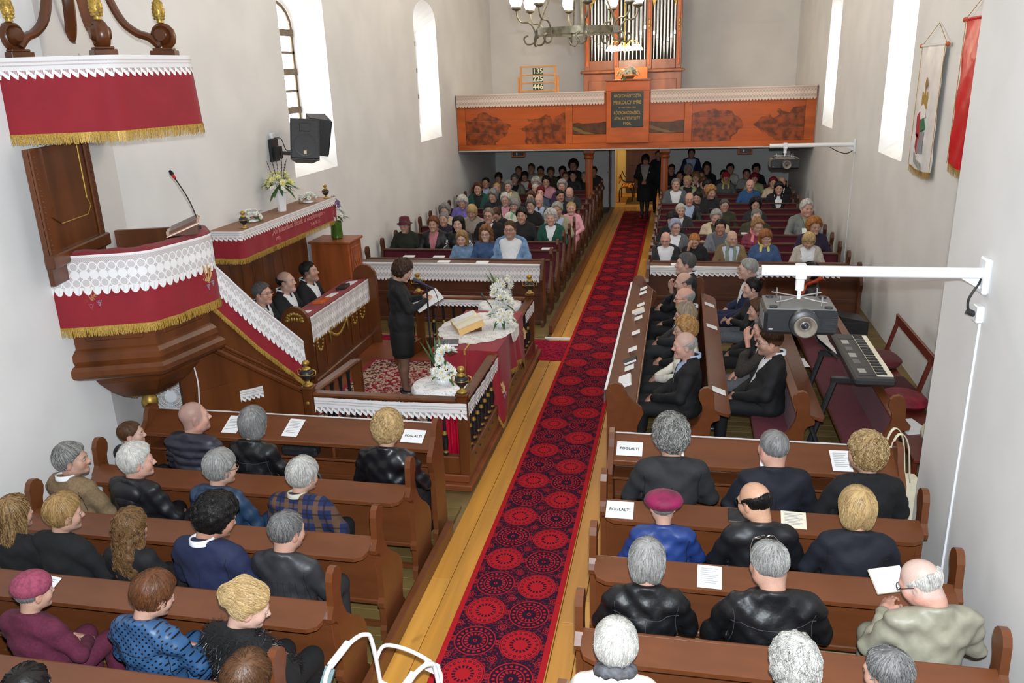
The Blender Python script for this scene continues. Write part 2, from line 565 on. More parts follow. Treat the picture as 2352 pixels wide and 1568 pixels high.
# ------------------------------------------------------------------ pews
ENDP = [(-.055, 0), (-.055, .10), (-.035, .13), (-.035, .27), (-.06, .30), (-.06, .335), (-.028, .36), (-.022, .70), (-.05, .745), (-.105, .765),
        (-.112, .80), (-.085, .83), (-.062, .86), (-.055, .95), (-.05, 1.02), (-.028, 1.068), (.008, 1.088), (.05, 1.078), (.082, 1.045), (.092, 1.0), (.08, .955),
        (.058, .915), (.05, .86), (.062, .79), (.105, .70), (.18, .62), (.27, .55), (.345, .47), (.375, .40), (.37, .30), (.335, .20), (.33, .12), (.365, .08), (.37, 0)]
DESKP = [(-.185, 0), (-.185, .09), (-.165, .12), (-.165, .60), (-.175, .68), (-.205, .75), (-.225, .80), (-.21, .85), (-.15, .90),
         (-.07, .97), (-.05, 1.03), (-.015, 1.08), (.04, 1.095), (.095, 1.075), (.125, 1.03), (.13, .96), (.12, .90), (.12, 0)]
_pm = {}


def endpanel(prof, mt):
    key = (id(prof), mt.name)
    if key not in _pm:
        _pm[key] = MB().prism(prof, 0, .045, 'x').mesh('end_panel', mt)
    return _pm[key]


def tri_prism_fix(me):
    return me


def pew(label, x0, y, L, rz=0, uph=False, shelf=True, group=None, z0=0, mt=None, slatted=False):
    mt = mt or WOOD_PEW
    t = thing('pew', label, 'pew', (x0, y, z0) if isinstance(x0, (int, float)) else x0, rz, group)
    for x in (0, L - .045):
        link('end_panel', endpanel(ENDP, mt), t, (x, 0, 0))
    M_ = T(0, 0, .33) @ RX(R(3)) @ T(0, 0, -.33)
    MB().box((.04, -.016, .335), (L - .04, .012, .86), .004, M_).obj('backrest', mt, t)
    MB().box((.04, -.035, .30), (L - .04, .02, .34), .008).obj('bottom_rail', mt, t)
    if shelf:
        c = .06
        poly = [(.04, -.03), (.04, -.15), (.06, -.19), (.06 + c, -.215), (L - .06 - c, -.215), (L - .06, -.19), (L - .04, -.15), (L - .04, -.03)]
        mb = MB(); n = len(poly)
        zt = lambda yy: .862 + (yy + .03) * .36
        mb.add([(p[0], p[1], zt(p[1])) for p in poly] + [(p[0], p[1], zt(p[1]) - .028) for p in poly],
               [tuple(range(n))[::-1], tuple(range(n, 2 * n))] + [(i, (i + 1) % n, n + (i + 1) % n, n + i) for i in range(n)])
        mb.obj('book_shelf', mt, t)
    MB().box((.04, .02, .415), (L - .04, .375, .45), .008).obj('seat', mt, t)
    MB().box((.05, .04, .05), (L - .05, .07, .09)).obj('stretcher', mt, t)
    if uph:
        MB().box((.05, .014, .47), (L - .05, .05, .84), .012, M_).obj('back_cushion', MAROON, t)
        MB().box((.05, .03, .45), (L - .05, .37, .485), .012).obj('seat_cushion', MAROON, t)
        MB().box((.04, -.03, .86), (L - .04, .06, .885), .006).obj('top_rail', mt, t)
    return t


def desk(label, x0, y, L, rz=0, group=None, mt=None):
    """the sloped book board in front of a first pew"""
    mt = mt or WOOD_PEW
    t = thing('pew_desk', label, 'pew desk', (x0, y, 0), rz, group)
    for x in (0, L - .045): link('end_panel', endpanel(DESKP, mt), t, (x, 0, 0))
    MB().prism([(.13, 1.005), (-.15, .885), (-.16, .86), (.13, .975)], .03, L - .03, 'x').obj('book_board', mt, t)
    MB().box((.04, -.168, .858), (L - .04, -.150, .895), .004).obj('lip', mt, t)
    MB().box((.04, .085, .02), (L - .04, .11, .98), .004).obj('front_panel', mt, t)
    MB().box((.04, -.12, .70), (L - .04, .09, .722), .004).obj('inner_shelf', mt, t)
    for q in (.02, .42): MB().box((.04, .06, q), (L - .04, .088, q + .05), .01).obj('batten', mt, t)
    n = max(2, int(L / .9))
    for i in range(1, n): MB().box((L * i / n - .012, -.10, .722), (L * i / n + .012, .085, .87)).obj('divider', mt, t)
    return t


ORD = ['first', 'second', 'third', 'fourth', 'fifth', 'sixth', 'seventh', 'eighth', 'ninth', 'tenth', 'eleventh', 'twelfth', 'thirteenth', 'fourteenth']
NEAR_Y = [5.42, 4.67, 3.92, 3.17, 2.42]
LX0, LX1, RX0, RX1 = -4.80, -1.985, -0.51, 1.745
desk('brown book desk with white lace edge below the pulpit', LX0, 6.13, LX1 - LX0)
desk('brown book desk with white lace edge before the keyboard pews', RX0, 6.13, RX1 - RX0)
for i, y in enumerate(NEAR_Y):
    pew('brown pew seen from behind, %s behind the lace-edged desk below the pulpit' % ORD[i], LX0, y, LX1 - LX0, 0, group='brown pews facing the altar')
    pew('brown pew seen from behind, %s behind the desk before the keyboard pews' % ORD[i], RX0, y, RX1 - RX0, 0, group='brown pews facing the altar')
# pews along the aisle side facing the altar table
SIDE_X = [.32, 1.16, 1.97]
d = desk('long brown book desk along the red carpet with papers on it', -.50, 7.17, 4.3, R(90))
for i, x in enumerate(SIDE_X):
    pew(['brown pew along the carpet holding six people', 'brown pew behind the row of six people', 'empty pew with maroon cushions below the keyboard'][i], (x, 7.17, 0), 0, 4.3, R(90), uph=(i >= 1), shelf=(i < 2), group='pews facing the altar table sideways')
# rear pews facing the camera
FAR_Y = [13.35 + .77 * k for k in range(13)]
FLX0, FLX1, FRX0, FRX1 = -5.42, -2.08, -.47, 2.66
WOOD_FAR = mat('dark_brown_pew_wood', srgb(84, 48, 30), .35, .15, 9, (.3, 1, 1))
for side, (a, b, wd) in enumerate(((FLX0, FLX1, 'loudspeaker wall'), (FRX0, FRX1, 'banner wall'))):
    t = thing('pew_partition', 'dark panelled pew front with lace along the top, by the ' + wd, 'partition', (a, 12.45, 0), 0)
    L = b - a
    for x in (0, L - .045): link('end_panel', endpanel(DESKP, WOOD_FAR), t, (x, 0, 0), (0, 0, 0))
    MB().box((.04, -.02, .02), (L - .04, .02, .98), .004).obj('panel', WOOD_FAR, t)
    for z in (.02, .48, .93): MB().box((.04, -.035, z), (L - .04, -.018, z + .06), .008).obj('batten', WOOD_FAR, t)
    MB().box((.02, -.05, .98), (L - .02, .24, 1.005), .008).obj('book_board', WOOD_FAR, t)
    for k, y in enumerate(FAR_Y):
        pew('dark pew with maroon back facing the front, %s row by the %s' % (ORD[k], wd), (b, y, 0), 0, L, PI, uph=True, group='dark rear pews with maroon upholstery', mt=WOOD_FAR)
# ------------------------------------------------------------------ cloth, lace, fringe
RED = mat('red_altar_cloth', srgb(142, 22, 36), .8, .07, 4, bmp=.25, bscale=9, bd=.01, sheen=.08)
FRINGE = mat('gold_fringe', srgb(186, 148, 66), .5, .45, 160, metal=.25)
BROWN_CL = mat('brown_shelf_cover', srgb(158, 120, 98), .85, .12, 30)


def lace_mat(name, style, asp, tint=(.88, .86, .85), net=.42):
    m, nt, p = newmat(name)
    setp(p, .85, spec=.2)
    p.inputs['Base Color'].default_value = (*tint, 1)
    u, v, _ = sock(nt, 'UV')
    x = u.fr() - .5
    y = v * asp
    if style == 'A':
        def disc(cy, r): return ((x * x) + (y - cy) * (y - cy)).sqrt() - r
        k = asp / 4.4
        d1 = disc(1.25 * k, .44); d2 = disc(3.05 * k, .44); d3 = disc(2.15 * k, .5)
        ring = (d1.abs()).lt(.06).mx(d2.abs().lt(.06))
        ang = (y - 2.15 * k).atan2(x)
        fl = d3.lt(0) * ((ang * 5).sin().abs() * .35 + .75 - ((d3 + .5) * 1.2)).gt(.2)
        leaf = y.gt(3.5 * k) * ((((u * 6 + y * 1.2).sin().abs()).gt(.25)).mx(.75))
        bor = y.lt(.28 * k) * ((u * 12).fr().gt(.25).mx(y.lt(.12 * k)))
        gx = (u * 5 + y * 5).fr() - .5; gy = (u * 5 - y * 5).fr() - .5
        n1 = gx.abs().lt(.15).mx(gy.abs().lt(.15))
        inner = (d1.lt(0).mx(d2.lt(0))) * .55
        a = ring.mx(fl).mx(leaf).mx(bor).mx(n1 * .8).mx(net).mx(inner)
    else:
        s = u.fr()
        band = v.lt(.60)
        dots = (v - .22).abs().lt(.035).mx((v - .38).abs().lt(.03)) * (u * 14).fr().gt(.55)
        a1 = band * (.92 - dots * .7) * (((u * 22).fr().gt(.3)).mx(.86))
        e = v - .60 - s * .30                       # slanted leaf
        hole = v.gt(.60) * e.lt(-.07) * ((u * 9).fr().gt(.45))
        a = a1.mx(v.gt(.60) * (1 - hole))
    nt.links.new(a.k, p.inputs['Alpha'])
    return m


LACE_A = lace_mat('flower_circle_lace', 'A', 4.4)
LACE_A2 = lace_mat('fine_scalloped_lace', 'A', 3.4, net=.55)
LACE_B = lace_mat('zigzag_crochet_lace', 'B', 1)
LACE_G = lace_mat('gallery_lace', 'A', 4.0, srgb(225, 205, 190), .5)


def resample(pts, n):
    P = [Vector(p) for p in pts]; L = [0]
    for a, b in zip(P, P[1:]): L.append(L[-1] + (b - a).length)
    out = []
    for i in range(n + 1):
        s = L[-1] * i / n; j = max(0, min(len(P) - 2, next((q for q in range(len(P) - 1) if L[q + 1] >= s - 1e-9), len(P) - 2)))
        t = (s - L[j]) / max(1e-9, L[j + 1] - L[j]); out.append(P[j].lerp(P[j + 1], t))
    return out, L[-1]


def outn(P, i, down, sgn):
    a = P[max(i - 1, 0)]; b = P[min(i + 1, len(P) - 1)]
    n = (b - a).cross(down); n.normalize()
    return n * sgn


def lace(name, pts, drop, unit, style, parent, down=(0, 0, -1), out=0.006, sgn=-1, flare=0.0, wav=.004):
    down = Vector(down); down.normalize()
    _, L = resample(pts, 4); N = max(2, round(L / unit)); sub = 6
    P, L = resample(pts, N * sub)
    mb = MB(); uv = []; rows = []
    vs = [0, .15, .3, .45, .6, .75, 1.0]
    for j, v in enumerate(vs):
        row = []
        for i, p in enumerate(P):
            u = i / sub; s = u % 1
            if style == LACE_B: e = .66 + .34 * min(1, (s if s > 0 else 1.0) * 1.25) ** .8 * (1 if s < .82 or s == 0 else (1 - s) / .18 * .6 + .4)
            else: e = .86 + .14 * abs(math.sin(PI * u)) ** .6
            vv = min(v, 1) * e if j == len(vs) - 1 else v * min(1, e / .75) if v * 1.0 > e else v
            vv = min(vv, e)
            n = outn(P, i, down, sgn)
            q = p + down * (drop * vv) + n * (out + flare * vv + wav * math.sin(u * 1.7 + vv * 3))
            row.append(tuple(q)); uv.append((u, vv))
        rows.append(row)
    mb.grid(rows)
    return mb.obj(name, style, parent, smooth=True, uv=uv)


def cloth(name, pts, drop, parent, material=None, down=(0, 0, -1), out=.003, sgn=-1, flare=0.0, amp=.006, freq=18, n=60, m=8):
    down = Vector(down); down.normalize()
    P, L = resample(pts, n)
    mb = MB(); rows = []
    for j in range(m + 1):
        v = j / m; row = []
        for i, p in enumerate(P):
            d = drop(i / n) if callable(drop) else drop
            nn = outn(P, i, down, sgn); s = L * i / n
            q = p + down * (d * v) + nn * (out + flare * v + amp * v * math.sin(freq * s + 2 * math.sin(s * 5)))
            row.append(tuple(q))
        rows.append(row)
    mb.grid(rows)
    return mb.obj(name, material or RED, parent, smooth=True), [Vector(p) for p in rows[-1]]


def fringe(name, pts, h, parent, down=(0, 0, -1), step=.0065, sgn=-1):
    down = Vector(down); down.normalize()
    _, L = resample(pts, 4); N = max(4, int(L / step))
    P, L = resample(pts, N)
    rr = random.Random(len(pts) + N); mb = MB()
    for i in range(N):
        a, b = P[i], P[i + 1]; n = outn(P, i, down, sgn); c = (a + b) / 2; t = (b - a) * .62
        hh = h * rr.uniform(.86, 1.05); sk = (b - a) * rr.uniform(-.6, .6); o = n * rr.uniform(0, .008)
        mb.add([a - t * .1, b + t * .1, b + down * hh * .3, a + down * hh * .3], [(0, 1, 2, 3)])
        mb.add([c - t + o, c + t + o, c + t * .7 + sk + down * hh + o * 1.5, c - t * .7 + sk + down * hh + o * 1.5], [(0, 1, 2, 3)])
    return mb.obj(name, FRINGE, parent)


# ------------------------------------------------------------------ flowers
PETAL_W = mat('white_petals', (.86, .86, .80), .7, .08, 40)
PETAL_Y = mat('pale_yellow_petals', srgb(238, 234, 160), .7, .1, 40)
PETAL_P = mat('purple_petals', srgb(120, 88, 150), .7, .2, 60)
PETAL_C = mat('cream_orange_petals', srgb(250, 228, 184), .7, .12, 50)
YEL = mat('yellow_flower_centre', srgb(214, 190, 90), .8, .1, 40)
LEAF = mat('flower_leaf_green', srgb(58, 92, 42), .6, .3, 20)
LEAF_L = mat('gladiolus_green', srgb(134, 160, 84), .6, .2, 20)
TWIG = mat('twig', srgb(78, 60, 48), .8, .2, 30)


def frame_of(d):
    d = Vector(d).normalized(); a = d.cross(Vector((0, 0, 1)))
    if a.length < .1: a = d.cross(Vector((1, 0, 0)))
    a.normalize(); return d, a, d.cross(a)


def blossom(mb, c, d, r, n=9, cup=.35, rr=random):
    d, a, b = frame_of(d); c = Vector(c)
    for ring, (rad, cu, k) in enumerate(((1, cup, n), (.62, cup + .35, n - 2))):
        for i in range(k):
            t = 2 * PI * (i + ring * .5) / k; e = a * math.cos(t) + b * math.sin(t); s = d.cross(e)
            w = r * rad * 2.2 / k
            p0 = c; p1 = c + e * r * rad * .55 + d * r * cu * .35; p2 = c + e * r * rad + d * r * cu * rr.uniform(.7, 1.2)
            mb.add([p0, p1 + s * w, p2, p1 - s * w], [(0, 1, 2, 3)])


def leaf(mb, c, d, L, w, bend=.3):
    d, a, b = frame_of(d); c = Vector(c); pts = []
    for k in range(4):
        t = k / 3; p = c + d * L * t + b * bend * L * t * t - Vector((0, 0, bend * .4 * L * t * t)); ww = w * math.sin(PI * min(.97, .12 + t * .85)); pts.append((p - a * ww, p + a * ww))
    mb.grid([[p for p, q in pts], [q for p, q in pts]])


def bouquet(t, c, r, petals=PETAL_W, n=26, br=.035, nl=16, squash=.7, spikes=0, seed=1, mum=True, leafmat=None):
    rr = random.Random(seed); c = Vector(c)
    mb, mc, ml = MB(), MB(), MB()
    for i in range(n):
        z = rr.uniform(-.15, 1); a = rr.uniform(0, 2 * PI); q = math.sqrt(max(0, 1 - z * z))
        d = Vector((q * math.cos(a), q * math.sin(a), z)); p = c + Vector((d.x, d.y, d.z * squash)) * r * rr.uniform(.75, 1)
        b = br * rr.uniform(.75, 1.25)
        blossom(mb, p, d + Vector((0, 0, .2)), b, 10 if mum else 6, .4, rr)
        mc.ball(p + d * b * .25, b * .22, 6, 4)
    for i in range(nl):
        a = rr.uniform(0, 2 * PI); z = rr.uniform(-.35, .8); d = Vector((math.cos(a), math.sin(a), z))
        leaf(ml, c + d * r * .35, d, r * rr.uniform(.8, 1.25), r * .13)
    mb.obj('blossoms', petals, t); mc.obj('flower_centres', YEL, t); ml.obj('leaves', leafmat or LEAF, t)
    ctr = c
    for k in range(spikes):
        a = rr.uniform(0, 2 * PI); d = Vector((math.cos(a) * .25, math.sin(a) * .25, 1)).normalized(); H = r * rr.uniform(2.2, 3.0)
        ms, mf = MB(), MB(); ms.tube([c, c + d * H], [.006, .003], 5)
        for j in range(9):
            s = .35 + .65 * j / 9; p = c + d * H * s; e = Vector((math.cos(j * 2.4), math.sin(j * 2.4), .8))
            if j < 4: blossom(mf, p, e, br * (.95 - j * .1), 6, .5, rr)
            else: leaf(ms, p, e + d, .05, .010, .1)
        ms.obj('gladiolus_stem', LEAF_L, t); mf.obj('gladiolus_flowers', petals, t)


URN_P = [(.001, 0), (.045, 0), (.048, .012), (.03, .022), (.02, .035), (.016, .05), (.026, .06), (.05, .085), (.062, .115), (.058, .14), (.034, .155), (.04, .163), (.034, .172), (.015, .18), (.014, .19), (.028, .20), (.034, .217), (.028, .236), (.001, .247)]


def urn(mb_parent, loc, s=1.0, handles=True, name='urn_finial'):
    """black and gold urn as sub-part group: body + gilt"""
    o = MB().lathe([(r * s, z * s) for r, z in URN_P[5:11]], 14, T(*loc)).obj(name, BLACK_MT, mb_parent, smooth=True)
    mb = MB()
    mb.lathe([(r * s, z * s) for r, z in URN_P[:6]], 14, T(*loc)); mb.lathe([(r * s * 1.02, z * s) for r, z in URN_P[10:]], 14, T(*loc))
    mb.lathe([(.0625 * s, .112 * s), (.0645 * s, .116 * s), (.0625 * s, .12 * s)], 14, T(*loc))
    if handles:
        for k in (-1, 1):
            mb.tube([(loc[0] + k * .05 * s, loc[1], loc[2] + .09 * s), (loc[0] + k * .085 * s, loc[1], loc[2] + .105 * s), (loc[0] + k * .09 * s, loc[1], loc[2] + .145 * s), (loc[0] + k * .06 * s, loc[1], loc[2] + .16 * s), (loc[0] + k * .05 * s, loc[1], loc[2] + .14 * s)], .006 * s, 6)
    mb.obj('gilding', GOLD, o, smooth=True)
    return o


# ------------------------------------------------------------------ pulpit
PC = (-4.97, 6.42); PA = R(19.5)
PM = T(PC[0], PC[1], 0) @ RZ(PA)


def hexpts(r, z, angs, M=PM): return [M @ Vector((r * math.cos(R(a)), r * math.sin(R(a)), z)) for a in angs]


def rounded(pts, k=.16):
    """round corners of a polyline"""
    P = [Vector(p) for p in pts]; out = [P[0]]
    for i in range(1, len(P) - 1):
        a = P[i].lerp(P[i - 1], k); b = P[i].lerp(P[i + 1], k)
        for j in range(6):
            t = j / 5; out.append(a.lerp(P[i], t).lerp(P[i].lerp(b, t), t))
    return out + [P[-1]]


pul = thing('pulpit', 'dark wooden hexagonal pulpit hanging on the wall, draped in red cloth', 'pulpit', (0, 0, 0))
prof = [(.03, 1.09), (.12, 1.10), (.26, 1.15), (.40, 1.25), (.51, 1.37), (.56, 1.455), (.70, 1.47), (.765, 1.50), (.785, 1.53), (.785, 1.575), (.75, 1.605),
        (.715, 1.615), (.73, 1.65), (.725, 1.70), (.69, 1.735), (.672, 1.75), (.672, 2.47), (.70, 2.49), (.745, 2.53), (.755, 2.575), (.66, 2.58), (.64, 1.80), (.001, 1.80)]
MB().lathe(prof, 6, PM).obj('body', WOOD_DK, pul)
MB().lathe([(.001, .945), (.05, .95), (.072, .97), (.078, 1.01), (.066, 1.05), (.05, 1.075), (.03, 1.10)], 16, PM).obj('pendant_knob', GOLD, pul, smooth=True)
for i in range(6):
    a = 30 + 60 * i
    if i not in (4, 5, 0): continue
    for (z0, z1) in ((1.82, 2.40),):
        mb = MB(); M_ = PM @ RZ(R(a)) @ T(.672 * .866, 0, 0)
        for w_, d_ in ((.24, .012), (.19, .020)):
            mb.box((-.01, -w_, z0 + (.24 - w_)), (d_, w_, z1 - (.24 - w_)), .008, M_)
        mb.obj('face_panel', WOOD_DK, pul)
for i in (5, 4, 0):   # gilt beading down the ribs of the bowl
    mb = MB()
    for k in range(16):
        t = k / 15; r_ = .14 + .41 * t; z_ = 1.105 + .345 * t ** 1.35
        mb.ball(tuple(hexpts(r_, z_, [60 * i])[0]), .011, 6, 4)
    mb.obj('rib_beading', GOLD, pul)
top = rounded(hexpts(.80, 2.60, [215, 240, 300, 0, 38]), .22)
inner_top = rounded(hexpts(.62, 2.605, [215, 240, 300, 0, 38]), .22)
a_, _ = resample(top, 60); b_, _ = resample(inner_top, 60)
c1, hem = cloth('red_cloth', top, .62, pul, flare=.0, amp=.010, freq=14)
mb = MB(); mb.grid([[tuple(p) for p in a_], [tuple(p.lerp(q, .5) + Vector((0, 0, .02 + .006 * math.sin(i * .9)))) for i, (p, q) in enumerate(zip(a_, b_))], [tuple(q) for q in b_]])
mb.obj('cloth_top', RED, pul, smooth=True)
fringe('gold_fringe', hem, .085, pul)
lace('lace_border', [p + Vector((0, 0, -.005)) for p in top], .34, .075, LACE_A, pul, out=.012, wav=.002)
GOLDTHREAD = mat('gold_embroidery', srgb(206, 168, 110), .6, .2, 60)
GRAPE = mat('grey_embroidery', srgb(150, 146, 170), .6, .2, 60)


def embroidery(parent, c, nrm, s, seed=0, wheat=True, grapes=True):
    """wheat and grapes stitched on cloth: thin raised threads"""
    rr = random.Random(seed); n = Vector(nrm).normalized(); a = Vector((0, 0, 1)).cross(n).normalized(); b = n.cross(a); c = Vector(c)
    P = lambda x, y: c + a * x * s + b * y * s + n * .004
    mb = MB()
    if wheat:
        for x0, y0, x1, y1 in ((-.05, -.3, -.28, .62), (.0, -.3, .05, .68), (.03, -.3, .3, .5)):
            mb.tube([P(x0, y0), P(x0 * .4 + x1 * .6, y0 * .5 + y1 * .5), P(x1, y1)], .004 * s / .1, 4, flat=(1, .4))
            for k in range(5):
                t = .55 + .45 * k / 4; x = x0 + (x1 - x0) * t; y = y0 + (y1 - y0) * t
                for q in (-1, 1): mb.tube([P(x, y), P(x + q * .07, y + .10)], [.006 * s / .1, .002], 4, flat=(1, .4))
        mb.tube([P(0, -.3), P(-.2, .05), P(-.42, .12)], .005 * s / .1, 4, flat=(1, .4)); mb.tube([P(0, -.3), P(.2, .0), P(.3, .2), P(.15, .1)], .005 * s / .1, 4, flat=(1, .4))
    for k in range(4):
        x = rr.uniform(-.35, .2); y = rr.uniform(-.35, -.05)
        mb.tube([P(x + .09 * math.cos(q), y + .09 * math.sin(q)) for q in (0, 1.2, 2.4, 3.6, 4.8, 6.2)], .003 * s / .1, 4, flat=(1, .4))
    mb.obj('gold_embroidery', GOLDTHREAD, parent)
    if grapes:
        mb = MB()
        for cx, cy in ((-.1, -.62), (.3, -.48)):
            for r_ in range(5):
                for q in range(4 - r_ if r_ < 3 else 1):
                    mb.ball(tuple(P(cx + (q - (3 - r_) / 2) * .07, cy + .12 - r_ * .075)), .032 * s, 5, 4)
        mb.obj('grape_embroidery', GRAPE, parent)


f1 = (hexpts(.80, 0, [240])[0] + hexpts(.80, 0, [300])[0]) / 2
nf1 = PM.to_3x3() @ Vector((math.cos(R(270)), math.sin(R(270)), 0)); nf2 = PM.to_3x3() @ Vector((math.cos(R(330)), math.sin(R(330)), 0))
f2 = (hexpts(.80, 0, [300])[0] + hexpts(.80, 0, [0])[0]) / 2
embroidery(pul, f1 + Vector((0, 0, 2.26)) + nf1 * .012 + (f2 - f1) * .22, nf1, .17, 1)
embroidery(pul, f1 + Vector((0, 0, 2.26)) + nf1 * .012 - (f2 - f1) * -.05 + Vector((-.1, -.04, 0)), nf1, .17, 2)
embroidery(pul, f2 + Vector((0, 0, 2.24)) + nf2 * .012 + Vector((.09, .2, 0)), nf2, .15, 3)
# reading stand on the rim, book, gooseneck microphone
bs = thing('bible_stand', 'wooden book rest with an open book on the pulpit rim', 'book rest', (-4.42, 6.60, 2.625), R(-60))
MB().add([(-.17, -.12, 0), (.17, -.12, 0), (.17, .12, 0), (-.17, .12, 0), (-.17, -.12, .04), (.17, -.12, .04), (.17, .12, .13), (-.17, .12, .13)], [(3, 2, 1, 0), (4, 5, 6, 7), (0, 1, 5, 4), (1, 2, 6, 5), (2, 3, 7, 6), (3, 0, 4, 7)]).obj('rest', WOOD_DK, bs)
M_ = T(0, 0, .045) @ RX(R(20))
mb = MB()
for s in (-1, 1):
    mb.grid([[(s * .21 * k / 6, y, .035 * math.sin(PI * min(1, k / 5)) * (1 - k / 9) + .012) for k in range(7)] for y in (-.15, .15)], M_)
mb.box((-.215, -.152, 0), (.215, .152, .012), .003, M_)
mb.obj('open_book', mat('book_page_pinkish', srgb(246, 214, 190), .8, .04, 8), bs, smooth='auto')
gm = thing('gooseneck_microphone', 'black gooseneck microphone rising from the pulpit rim', 'microphone', (-4.36, 6.72, 2.66))
p0 = [(0, 0, -.03), (-.02, .02, .10), (-.09, .05, .25), (-.22, .10, .42)]
MB().tube(smooth_path(p0, 6), .006, 8).tube([(0, 0, -.03), (0, 0, 0)], .03, 12).obj('gooseneck', BLACK_MT, gm, smooth='auto')
MB().tube([(-.22, .10, .42), (-.245, .11, .45)], [.012, .015], 10).obj('microphone_ring', mat('red_ring', (.6, .03, .03), .4, 0), gm)
MB().tube([(-.245, .11, .45), (-.26, .117, .468), (-.28, .125, .49)], [.016, .02, .012], 10).obj('microphone_head', BLACK_PL, gm, smooth='auto')
# back board between pulpit and sounding board
bb = thing('pulpit_back_panel', 'tall dark carved back panel between pulpit and its canopy', 'panel')
M_ = T(-4.92, 5.44, 0) @ RZ(R(104))
MB().box((0, -.04, 2.40), (1.0, 0, 3.47), .004, M_).obj('board', WOOD_DK, bb)
for x in (.0, .90): MB().box((x, -.06, 2.62), (x + .10, -.04, 3.47), .008, M_).obj('side_moulding', WOOD_DK, bb)
MB().box((-.02, -.08, 2.54), (1.04, 0, 2.65), .012, M_).obj('base_moulding', WOOD_DK, bb)
MB().prism([(.2, 3.47), (.2, 3.0), (.16, 2.93), (.28, 2.86), (.74, 2.86), (.82, 2.93), (.78, 3.0), (.78, 3.47)], -.052, -.04, 'y', M_).obj('raised_field', WOOD_DK, bb)
MB().tube([M_ @ Vector(p) for p in ((.78, -.056, 3.47), (.78, -.056, 3.0), (.82, -.056, 2.93), (.74, -.056, 2.86), (.28, -.056, 2.86))], .006, 6).obj('gilt_line', GOLD, bb)
for x in (.03, .95):
    mb = MB()
    for k in range(18): mb.ball(tuple(M_ @ Vector((x + .01, -.06, 2.68 + k * .043))), .009, 6, 4)
    mb.obj('beading', WOOD_DK, bb)
# sounding board / canopy
ca = thing('pulpit_canopy', 'wooden sounding board with red fringed cloth and carved scroll crown', 'canopy')
MB().lathe([(.001, 3.66), (.70, 3.68), (.80, 3.75), (.78, 4.06), (.81, 4.10), (.81, 4.125), (.001, 4.13)], 6, PM).obj('board', WOOD_DK, ca)
top = rounded(hexpts(.865, 4.135, [205, 240, 300, 0, 60, 110]), .12)
c1, hem = cloth('red_cloth', top, .56, ca, amp=.010, freq=10, flare=.02, n=80)
fringe('gold_fringe', hem, .085, ca)
lace('lace_border', [p + Vector((0, 0, .004)) for p in top], .16, .062, LACE_B, ca, out=.012, wav=.001)
t2 = [p.lerp(Vector((PC[0], PC[1], 4.135)), .12) + Vector((0, 0, .004)) for p in top]
mb = MB(); mb.grid([[tuple(p) for p in top], [tuple(p) for p in t2]]); mb.obj('cloth_top', RED, ca)
embroidery(ca, f1 * 1 + Vector((0, 0, 3.90)) + nf1 * .09 + (f2 - f1) * .42, nf1, .17, 5)
embroidery(ca, f2 + Vector((0, 0, 3.90)) + nf2 * .085 + Vector((-.05, -.0, 0)), nf2, .15, 6)
for a in (0, 300, 240, 180, 120):
    M_ = PM @ RZ(R(a)) @ T(.645, 0, 4.13)
    MB().box((-.10, -.085, 0), (.10, .085, .055), .006, M_).box((-.08, -.07, .055), (.08, .07, .075), .006, M_).obj('bracket_block', WOOD_DK, ca)
    sp = []
    for k in range(22):
        t = k / 21; th = -PI / 2 + t * 3.3 * PI; r_ = .100 * (1 - t * .72)
        sp.append((.0 + r_ * math.cos(th), 0, .175 + r_ * math.sin(th)))
    sp = [M_ @ Vector(p) for p in sp]
    mb = MB(); mb.tube(sp, [.036 - .018 * k / 21 for k in range(22)], 8, flat=(1.5, .8))
    for s in (-1, 1): mb.tube([M_ @ Vector((0, s * .02, .175)), M_ @ Vector((0, s * .075, .175))], [.075, .045], 14)
    mb.obj('scroll', WOOD_DK, ca, smooth='auto')
    arm = smooth_path([(-.03, 0, .09), (-.10, 0, .16), (-.20, 0, .20), (-.30, 0, .29), (-.37, 0, .45), (-.42, 0, .66), (-.55, 0, .82)], 5)
    MB().tube([M_ @ p for p in arm], [.05] * 6 + [.045] * 24 + [.04], 8, flat=(1.1, .75)).obj('scroll_arm', WOOD_DK, ca, smooth='auto')
    mb = MB().lathe([(.001, .27), (.03, .275), (.026, .295), (.046, .33), (.05, .37), (.042, .42), (.026, .455), (.02, .47), (.024, .485), (.001, .50)], 12, M_)
    for r_ in range(6):
        for q in range(8):
            th = (q + .5 * (r_ % 2)) * PI / 4; z_ = .31 + r_ * .024; rad = .044 - abs(r_ - 2.2) * .004
            mb.ball(tuple(M_ @ Vector((rad * math.cos(th), rad * math.sin(th), z_))), .013, 5, 4)
    mb.obj('gilded_pinecone', GOLD, ca, smooth='auto')

# ------------------------------------------------------------------ pulpit stair
st = thing('pulpit_stair', 'dark wooden stair with red and lace cloth over its slanting rail', 'stair')
A = Vector((-4.52, 6.98, 2.30)); B = Vector((-4.06, 7.68, 1.20)); dirn = (B - A); hd = Vector((dirn.x, dirn.y, 0)).normalized(); nn = Vector((hd.y, -hd.x, 0))
def spt(s, z, o=0): p = A + hd * s; return (p.x + nn.x * o, p.y + nn.y * o, z)
SL = Vector((dirn.x, dirn.y, 0)).length
poly = [(-.42, .15), (SL + .06, .15), (SL + .06, 1.18), (0, 2.28), (-.1, 2.3), (-.42, 1.5)]
mb = MB(); n_ = len(poly)
mb.add([spt(s, z, 0) for s, z in poly] + [spt(s, z, -.05) for s, z in poly], [tuple(range(n_)), tuple(range(n_, 2 * n_))[::-1]] + [(i, n_ + i, n_ + (i + 1) % n_, (i + 1) % n_) for i in range(n_)])
mb.obj('side_panel', WOOD_DK, st)
